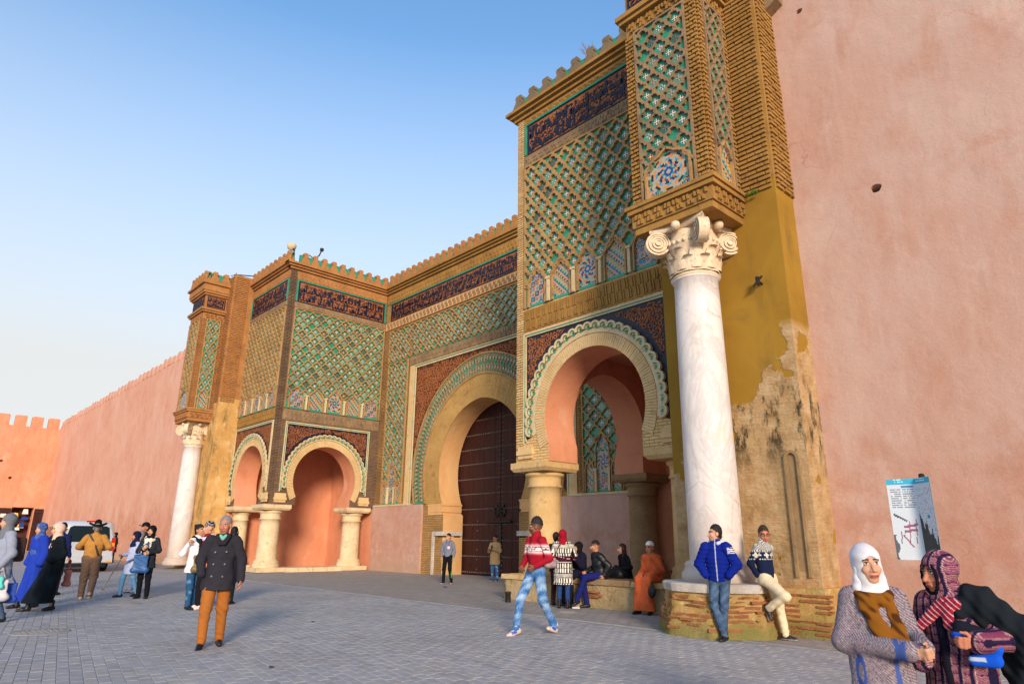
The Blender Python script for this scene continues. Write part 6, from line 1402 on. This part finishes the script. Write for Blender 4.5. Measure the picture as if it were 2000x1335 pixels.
person('woman in a bright blue robe and blue headscarf beside the black robed woman', (*(gz(52, 1190)*1.03)[:2], 0), 1.74, -62, dict(al=(-.06, -.2, .085), ar=(.08, .1, .085)), lean=.05, robe=dict(c=(34, 60, 164), flare=.26, hem=.14, amp=.012), shoes=dict(c=(22, 26, 40)), head=dict(cover='hijab', cc=noisec((62, 88, 150), (96, 122, 178), 30, 30, .2), drape=.32, yaw=12), skin='light', vox=.0115, hands=('p', 'p'))
person('woman in a grey headscarf and grey coat at the edge with a brown rucksack', G(-26, 1216), 1.84, -66, dict(wr=(.2, -.12, .86), er=(.26, .03, 1.1), al=(-.08, -.16, .085), ar=(.08, .16, .085)), top=dict(c=(142, 150, 168), hem=.7, b=1.1, puff=.015, name='coat'), legs=dict(c=(70, 90, 116)), shoes=dict(c=(40, 40, 46)), head=dict(cover='hijab', cc=(108, 112, 120), drape=.1), skin='light', vox=.0105, hands=('c', 'c'),
       extras=[('rucksack', lambda j, hp: [rbox((.0, .2, 1.16), (.1, .05, .15), .05)], .02, (64, 48, 46), 'cloth')])
person('man in a navy jacket standing behind the peach headscarf', (*(gz(98, 1166)*1.04)[:2], 0), 1.82, 150, {}, top=dict(c=(22, 30, 74), hem=.86), legs=dict(c=(40, 36, 48)), head=dict(), vox=.014)
person('bare headed man half hidden between the blue headscarf and the van', (*(gz(88, 1160)*1.09)[:2], 0), 1.8, 120, {}, top=dict(c=(24, 32, 66), hem=.86), legs=dict(c=(40, 36, 48)), head=dict(hair=(50, 38, 36)), skin='ruddy', vox=.014)
person('distant person in a red top at the doorway of the far orange wall', (-74.0, 8.5, 0), 1.7, 170, {}, top=dict(c=(150, 30, 40), hem=.8), legs=dict(c=(40, 60, 110)), head=dict(), vox=.024)
# the two women in front
def tweed(v):
    x, y, z = v[:, 0], v[:, 1], v[:, 2]; a = np.sin((x+z*1.1-.6*y)*300); n = rng.random(len(v)); c = np.where((a > 0)[:, None], np.array(lin((158, 148, 150)), f32), np.array(lin((100, 92, 108)), f32)); c = c*(.72+.5*n[:, None]).astype(f32); c[n > .9] = np.array(lin((128, 84, 100)))
    tr = (y < -.1) & (np.abs(x-.07-.04*(1-z)) < .016) & (z < 1.2); c[tr] = np.array(lin((66, 88, 150))); tr = (y < .0) & (np.abs(np.hypot((x+.15)/.022, (z-.9)/.09)-1) < .35); c[tr] = np.array(lin((62, 84, 148)));  return c
p1 = at_depth(1690, 1064, 4.05)
person('woman in a white headscarf, brown scarf and grey tweed coat', (p1.x, p1.y, 0), p1.z, 8, dict(sl=(-.148, .01, 1.375), sr=(.148, .01, 1.375), er=(.225, .02, 1.13), wr=(.24, -.22, 1.08), el=(-.235, -.03, 1.09), wl=(.16, -.29, 1.07), hed=(-.01, -.02, 1.615)), robe=dict(c=tweed, flare=.27, hem=.2, b=1.08, slw=1.0, amp=.006, name='coat'), head=dict(cover='hijab', cc=(214, 212, 216), drape=.1, yaw=12, pitch=-4, roll=-3, scale=1.12, fw=1.08, hair=(60, 46, 40)), shoes=dict(c=BK), legs=dict(c=(40, 36, 44)), skin='light', vox=.0072, hands=('c', 'c'),
       extras=[('scarf', lambda j, hp: [cone(j['nec']+A(.105*math.cos(t), .1*math.sin(t)-.015, -.045-.035*math.sin(-t)), j['nec']+A(.105*math.cos(t+.5), .1*math.sin(t+.5)-.015, -.045-.035*math.sin(-t-.5)), .042, .042) for t in np.arange(0, 6.3, .5)]+[cone(j['nec']+A(-.07, -.125, -.1), j['nec']+A(.04, -.2, -.36), .05, .062, .5), cone(j['nec']+A(.085, -.12, -.1), j['nec']+A(.15, -.185, -.4), .036, .045, .5)], .025, noisec((128, 80, 22), (72, 40, 16), 30, 24, .1), 'cloth', .007, lambda X: .0022*np.sin(X[..., 2]*70+X[..., 0]*50)),
               ('headscarf_drape', lambda j, hp: [cone(hp(.062, .0, -.02), j['nec']+A(.075, -.03, -.05), .03, .05), cone(hp(-.064, .0, -.02), j['nec']+A(-.085, -.03, -.05), .03, .05)], .03, (214, 212, 216), 'cloth', .007, lambda X: .002*np.sin(X[..., 2]*90+X[..., 0]*60)),
               ('cuff', lambda j, hp: [cone(j['wl']-(j['wl']-j['el'])*.14, j['wl']-(j['wl']-j['el'])*.08, .066, .068)], .01, (66, 88, 150), 'cloth', .007)])
def plaid(v):
    x, y, z = v[:, 0], v[:, 1], v[:, 2]; u = x-.5*y; a, b = (u*17) % 1, (z*17) % 1; n = rng.random(len(v))
    c = np.tile(np.array(lin((118, 54, 84)), f32), (len(v), 1)); pk = (np.sin((u+z)*400) > 0); c[pk] = np.array(lin((140, 96, 104))); c[(b > .5) & pk] = np.array(lin((150, 116, 112)))
    nv = (a < .3); c[nv] = np.array(lin((30, 24, 52))); c[(b < .2) & pk] = np.array(lin((44, 30, 60))); ln = ((a > .36) & (a < .46)); c[ln & pk] = np.array(lin((176, 158, 150))); return c*(.75+.5*n[:, None]).astype(f32)
p2 = at_depth(1838, 1075, 3.95)
person('woman in a plaid hooded robe and black shawl talking in front of the pink wall', (p2.x, p2.y, 0), p2.z, -18, dict(sl=(-.155, .01, 1.38), sr=(.155, .01, 1.38), er=(.33, .0, 1.18), wr=(.2, -.27, 1.17), el=(-.24, .0, 1.12), wl=(-.16, -.24, 1.0), hed=(-.03, -.03, 1.6)), robe=dict(c=plaid, flare=.29, hem=.12, b=1.18, slw=1.08, amp=.006), head=dict(cover='hijab', cc=plaid, drape=.05, yaw=-34, pitch=4, scale=1.16, fw=1.1), shoes=dict(c=BK), skin='ruddy', vox=.0072, hands=('p', 'g'),
       extras=[('hood_edge', lambda j, hp: [cone(hp(.064*math.cos(t), -.07, -.025+.098*math.sin(t)), hp(.064*math.cos(t+.4), -.07, -.025+.098*math.sin(t+.4)), .011, .011) for t in np.arange(0, 6.2, .4)], .01, (24, 18, 30), 'cloth', .006),
               ('scarf', lambda j, hp: [cone(j['nec']+A(-.1, -.05, -.01), j['nec']+A(.07, -.13, -.07), .04, .045, .8), cone(j['nec']+A(-.02, -.15, -.08), j['nec']+A(-.2, -.21, -.26), .046, .03, .5), cone(j['nec']+A(.02, -.15, -.06), j['nec']+A(.03, -.2, -.2), .042, .036, .5)], .02, sel((lambda x, y, z: ((x*1.0+z)*24) % 1 < .18, (196, 182, 178)), (lambda x, y, z: ((x-z)*18) % 1 < .2, (56, 34, 70)), (150, 22, 44)), 'cloth', .0065),
               ('shawl', lambda j, hp: [cone(j['nec']+A(.0, -.12, -.14), j['sr']+A(.0, -.03, .01), .06, .1, .8), cone(j['nec']+A(.06, .06, -.03), j['sr']+A(.04, .03, .02), .08, .11), cone(j['sr']+A(.02, .0, .01), j['er']+A(.05, .03, .02), .11, .12), cone(j['er']+A(.05, .05, .03), j['er']+A(.34, .14, -.12), .115, .075), cone(j['er']+A(.1, .08, -.02), j['er']+A(.2, .12, -.6), .12, .13, .7), cone(j['er']+A(.28, .12, -.08), j['er']+A(.34, .14, -.45), .07, .08, .7), cone(j['er']+A(.02, .06, .05), j['er']+A(.06, .09, -.8), .1, .17, .6), cone(j['er']+A(.16, .1, .0), j['er']+A(.26, .12, -.8), .1, .16, .6)], .07, (26, 32, 38), 'cloth', .0085, lambda X: .009*np.sin(X[..., 0]*48-X[..., 2]*13+8*X[..., 1])+.006*np.sin(X[..., 0]*27+X[..., 2]*30)+.003*np.sin(X[..., 2]*60+X[..., 0]*80)),
               ('front_band', lambda j, hp: [cone((-.03, -.15, 1.3), (-.02, -.2, 1.0), .02, .024, .5), cone((-.02, -.2, 1.0), (.03, -.215, .5), .024, .026, .5)], .01, (24, 22, 36), 'cloth', .007)])

# ------------------------------------------------------------------ carried things
def prop(name, label, cat, prims, k, c, mat, vox=.01, pos=(0, 0, 0), rz=0, fold=None, parts=()):
    T = thing(name, label, cat, pos); T.rotation_euler = (0, 0, rz)
    for nm, pr, cc in ((name.split('_')[-1]+'_body', prims, c),)+tuple(parts): cloth_mesh(nm, [(*build(pr, vox, k, fold=fold), cc if callable(cc) else lin(cc))], mat, T, 1)
    return T
def facerz(p): return math.atan2(-p[0], p[1])+0.0
def img(p, dx, dz, toward=0.0):      # offset a ground point along the picture's horizontal, up, and towards the camera
    l = math.hypot(p[0], p[1]); r = Vector((p[1]/l, -p[0]/l, 0)); t = Vector((-p[0]/l, -p[1]/l, 0)); return Vector((p[0], p[1], 0))+r*dx+t*toward+Vector((0, 0, dz))
def bag(label, base, dx, dz, tw, size, c, cat='bag', name='shoulder_bag', strap=None, mat='leather', tilt=0, top=.75):
    p = img(base, dx, dz, tw); l = math.hypot(p.x, p.y); rz = math.atan2(p.x/l*-1, p.y/l)*-1; rz = math.atan2(-p.x, p.y)
    w, h, d = size; pr = [cone((-w*.42, 0, -h*.4), (w*.42, 0, -h*.4), d, d), cone((-w*.42*top, 0, h*.4), (w*.42*top, 0, h*.4), d*.5, d*.5), rbox((0, 0, 0), (w*.4, d*.5, h*.38), d*.3)]
    parts = ()
    if strap: parts = (('strap', [cone((-w*.35, 0, h*.4), (strap[0]*.5-w*.2, 0, h*.4+strap[1]*.7), .012, .012), cone((strap[0]*.5-w*.2, 0, h*.4+strap[1]*.7), (strap[0], 0, h*.4+strap[1]), .012, .012), cone((w*.35, 0, h*.4), (strap[0], 0, h*.4+strap[1]), .012, .012)], tuple(int(v*.8) for v in c)),)
    return prop(name, label, cat, pr, .05, c, mat, .011, p, rz, lambda X: .004*np.sin(X[..., 2]*50+X[..., 0]*30), parts)
b = G(1101, 1187)
bag('grey and red shoulder bag hanging at the hip of the patterned coat', b, -.27, .98, .06, (.24, .2, .05), (140, 112, 118), strap=None)
b = G(276, 1168); bag('blue slouchy handbag held by the woman with the white scarf', b, -.14, .84, .24, (.34, .42, .07), (34, 84, 140), 'bag', 'handbag', (.1, .32))
b = G(369, 1189); bag('khaki satchel worn by the woman in the white jacket', b, .1, .93, .22, (.3, .32, .06), (120, 102, 62), strap=None, top=1)
b = G(-26, 1216); bag('white and turquoise plastic carrier bag in the hand of the grey coated woman', b, .06, .56, .24, (.26, .32, .07), (200, 198, 204), 'bag', 'carrier_bag', (.0, .22), mat='print'); bag('small blue carrier bag beside the white carrier bag', b, .22, .5, .1, (.22, .32, .05), (36, 70, 160), 'bag', 'carrier_bag', (-.05, .25), mat='print')
bag('bright turquoise package on top of the white carrier bag', b, .02, .68, .32, (.15, .17, .05), (96, 206, 194), 'package', 'package', None, mat='print', top=1)
b = G(90, 1191); bag('striped brown shopping bag hanging behind the black robe', b, .26, .62, -.12, (.13, .34, .035), (136, 84, 80), 'bag', 'shopping_bag', (.0, .2), mat='cloth')
p = onYw(1273, 1155, 12.02); prop('pouch', 'black pouch hanging between the knees of the old man in orange', 'bag', [ell((0, 0, 0), (.09, .05, .12)), cone((0, 0, .1), (0.02, 0, .2), .025, .02)], .03, (24, 22, 22), 'leather', .008, p)
p = onYw(1196, 1119, 13.0); prop('travel_bag', 'black bag on the bench in front of the long haired young woman', 'bag', [cone((-.2, 0, .09), (.2, 0, .09), .11, .12, .8), cone((-.1, 0, .2), (.1, 0, .22), .02, .02)], .03, (24, 28, 36), 'leather', .01, (p.x, 13.0, .615))
p = at_depth(1908, 1262, 3.6); prop('cloth_bag', 'folded bright blue and black cloth bag held by the woman in plaid', 'bag', [cone((-.085, 0, .05), (.09, 0, -.005), .024, .03, .8), cone((-.02, .0, -.07), (.075, 0, -.065), .03, .036, .7), cone((-.06, .02, .09), (.06, .03, .04), .04, .045), cone((.0, .04, .06), (.02, .04, -.02), .035, .04)], .02, sel((lambda x, y, z: (np.abs(z+.06) < .008) & (x < .03) & (y < 0), (180, 196, 220)), (lambda x, y, z: (z > .072) | (y > .018), (26, 28, 40)), (20, 84, 204)), 'cloth', .007, p, math.atan2(-p.x, p.y))
# crutch
a = img(G(247, 1165), -.26, .93, .1); q = gz(200, 1151); T = thing('crutch', 'slim metal crutch slanting down from the hand of the woman in pale blue', 'crutch')
mb = MB(); mb.tube([(q.x, q.y, .02), tuple(a)], .016, 8); d = (a-Vector((q.x, q.y, .02))).normalized(); mb.obj('shaft', 'cream_stucco', T)
mb = MB(); e = a+d*.22; mb.tube([tuple(a), tuple(a+d*.1+Vector((.02, 0, 0))), tuple(e)], .015, 8); mb.tube([tuple(a), tuple(a+Vector((-.1, .02, .02)))], .018, 8); mb.obj('handle', 'iron', T)
mb = MB(); mb.lathe([(.028, 0), (.028, .04), (.018, .06)], (q.x, q.y, 0), 12); mb.obj('rubber_foot', 'iron', T)
for lab, bp, dx, dz, tw in (('dark phone held by the man in the beige coat', G(966, 1134), -.12, 1.2, .3), ('dark phone raised by the woman in the black headscarf', tuple(onYw(1138, 1122, 12.58)[:2]), -.3, 1.16, .12)):
    p = img(bp, dx, dz, tw); mb = MB(); mb.col = lin((40, 44, 56)); mb.box((-.035, -.006, -.07), (.035, .006, .07)); o = mb.obj('phone', 'leather'); o.location = p; o.rotation_euler = (R_(20), 0, math.atan2(-p.x, p.y)); tag(o, lab, 'phone')

# ------------------------------------------------------------------ van
def van():
    t = NT('silver_paint'); t.out(L4((200, 203, 208)), .3, None, .5, .3); t = NT('van_glass'); t.out(L4((24, 38, 46)), .06, None, .6); t = NT('red_lens'); t.out(L4((170, 16, 20)), .2, None, .5); t = NT('amber_lens'); t.out(L4((240, 150, 30)), .25, None, .5)
    t = NT('rubber'); t.out(L4((22, 22, 24)), .8); t = NT('plate'); t.out(L4((214, 214, 206)), .5)
    T = thing('van', 'silver passenger van seen from behind, parked by the long pink wall', 'van', (-34.2, 6.85, 0)); T.rotation_euler = (0, 0, math.pi)   # local +x = forward (-X)
    def prof(w, z0, zb, zr, rw):
        return [(-w*.46, z0), (-w*.5, z0+.12), (-w*.5, zb), (-rw*.5, zr-.14), (-rw*.42, zr-.03), (0, zr), (rw*.42, zr-.03), (rw*.5, zr-.14), (w*.5, zb), (w*.5, z0+.12), (w*.46, z0)]
    st = [(.0, prof(2.0, .42, 1.22, 1.9, 1.66)), (.06, prof(2.12, .36, 1.26, 2.06, 1.8)), (.16, prof(2.16, .34, 1.28, 2.12, 1.86)), (2.4, prof(2.18, .34, 1.28, 2.14, 1.88)), (3.5, prof(2.16, .34, 1.26, 2.06, 1.78)), (4.3, prof(2.12, .36, 1.18, 1.42, 1.7)), (5.1, prof(1.9, .42, .95, 1.05, 1.6))]
    mb = MB(); rows = [[(x, y, z) for y, z in p] for x, p in st]; mb.grid(rows, True, True, True); mb.face(rows[0]); mb.face(rows[-1][::-1]); body = mb.obj('body', 'silver_paint', T)
    def plate(name, mat, pts, x=-.012, par=T, th=.02):
        mb = MB(); mb.hexa([(x+th+o, y, z) for y, z, o in pts]+[(x+o, y, z) for y, z, o in pts]); return mb.obj(name, mat, par)
    lean = lambda z: max(0, (z-1.2)*.0)
    mb = MB(); pts = [(-.8, 1.24), (.8, 1.24), (.82, 1.4), (.74, 1.84), (.62, 1.9), (-.62, 1.9), (-.74, 1.84), (-.82, 1.4)]
    mb.face([(-.018, y, z) for y, z in pts[::-1]]); mb.grid([[(-.018, y, z) for y, z in pts], [(.03, y, z) for y, z in pts]], True, False); gl = mb.obj('rear_window', 'van_glass', T)
    mb = MB(); mb.box((-.04, -.5, 1.3), (-.025, .1, 1.325)); mb.obj('wiper', 'rubber', gl)
    for s in (-1, 1):
        mb = MB(); y0, y1 = sorted((s*.86, s*1.06)); mb.hexa([(-.03, y0, .86), (.12, y0, .86), (.12, y1, .86), (.0, y1, .86), (-.02, y0, 1.42), (.12, y0, 1.42), (.12, y1*.98, 1.42), (.01, y1*.98, 1.42)]); tl = mb.obj('tail_light', 'red_lens', T)
        mb = MB(); mb.box((-.045, y0+.02, 1.05), (-.02, y1-.04, 1.2)); mb.obj('indicator', 'amber_lens', tl)
        mb = MB(); mb.box((-.1, s*.9-.1, .42), (-.085, s*.9+.1, .48)); mb.obj('reflector', 'amber_lens', T)
        for xx in (.95, 4.15):
            mb = MB(); w = [(.0, .2), (.0, .3), (.03, .345), (.2, .345), (.23, .3), (.23, .2)]
            n = 28; yy = s*.84
            mb.grid([[(xx+r*math.cos(2*math.pi*k/n), yy+s*(d), .345+r*math.sin(2*math.pi*k/n)) for k in range(n)] for d, r in w], True, True, s < 0); wh = mb.obj('wheel', 'rubber', T)
            mb = MB(); mb.grid([[(xx+r*math.cos(2*math.pi*k/n), yy+s*d, .345+r*math.sin(2*math.pi*k/n)) for k in range(n)] for d, r in ((.2, .2), (.19, .1), (.215, .02))], True, True, s < 0); mb.obj('rim', 'grey_slab', wh)
        mb = MB(); pts = [(.5, 1.3), (2.3, 1.32), (2.3, 1.9), (.62, 1.88)]; mb.face([(x, s*(1.085-(z-1.28)*.16), z) for x, z in (pts if s < 0 else pts[::-1])]); mb.face([(x, s*(1.085-(z-1.28)*.16), z) for x, z in [(2.4, 1.32), (3.5, 1.3), (3.3, 1.86), (2.4, 1.9)][::1 if s < 0 else -1]]); mb.obj('side_window', 'van_glass', T)
        mb = MB(); mb.hexa([(3.6, s*1.1, 1.2), (3.75, s*1.1, 1.2), (3.75, s*1.32, 1.2), (3.6, s*1.32, 1.2), (3.6, s*1.1, 1.42), (3.75, s*1.1, 1.42), (3.75, s*1.32, 1.42), (3.6, s*1.32, 1.42)]); mb.obj('mirror', 'rubber', T)
    mb = MB(); mb.hexa([(-.1, -1.04, .4), (.2, -1.08, .4), (.2, 1.08, .4), (-.1, 1.04, .4), (-.09, -1.02, .68), (.2, -1.085, .7), (.2, 1.085, .7), (-.09, 1.02, .68)]); mb.obj('bumper', 'silver_paint', T)
    mb = MB(); mb.box((-.02, -.28, .9), (.01, .28, 1.04)); mb.obj('number_plate', 'plate', T)
    mb = MB(); mb.box((-.03, -.3, 1.08), (.01, .3, 1.12)); mb.obj('handle', 'silver_paint', T)
    mb = MB(); mb.box((.1, -.85, .2), (.6, .85, .42)); mb.obj('undertray', 'rubber', T)
    mb = MB(); mb.box((.05, -.16, 2.06), (.12, .16, 2.12)); mb.obj('brake_light', 'red_lens', T)
van()

GR = [[(0, 0), (0, 1), (.35, .5), (.7, 1), (.7, 0)], [(0, 1), (.6, 1), (0, 0), (.6, 0)], [(.6, 1), (0, 1), (0, 0), (.6, 0)], [(0, .5), (.5, .5)], [(.6, .85), (.3, 1), (0, .6), (.1, .1), (.5, .05), (.6, .4), (.35, .4)], [(0, 0), (.3, 1), (.6, 0)], [(.1, .4), (.5, .4)]]
mb = MB(); off = [0, .95, 1.75, 1.75, 2.5, 3.3, 3.3]; cx, cy, rr = -8.4, 13.15, .355
def onc(u, w): a = -1.25+u/rr; return (cx+(rr+.004)*math.cos(a), cy+(rr+.004)*math.sin(a), w)
for g, o in zip(GR, off):
    pts = []
    for (x0, y0), (x1, y1) in zip(g, g[1:]): pts += [(x0+(x1-x0)*q, y0+(y1-y0)*q) for q in np.linspace(0, 1, 5)]
    wpts = [onc(-.17+(o+x)*.085, 1.62-(o+x)*.055+y*.11) for x, y in pts]; mb.col = lin((226, 220, 206)); mb.tube(wpts, .008, 4)
mb.obj('graffiti', 'print', BR)

GROUPS = dict(person='people in the square before the gate', gate_tower='twin towers of the gate', gate_pier='piers with marble columns', city_wall='walls around the square', manhole_cover='covers in the paving', litter='scraps on the ground', roof_lamp='lamps on the far tower', phone='phones in hands', shoulder_bag='bags carried by people', carrier_bag='bags carried by people', handbag='bags carried by people', shopping_bag='bags carried by people')
for o in bpy.data.objects:
    g = GROUPS.get(o.name.split('.')[0])
    if g and o.parent is None and 'label' in o: o['group'] = g
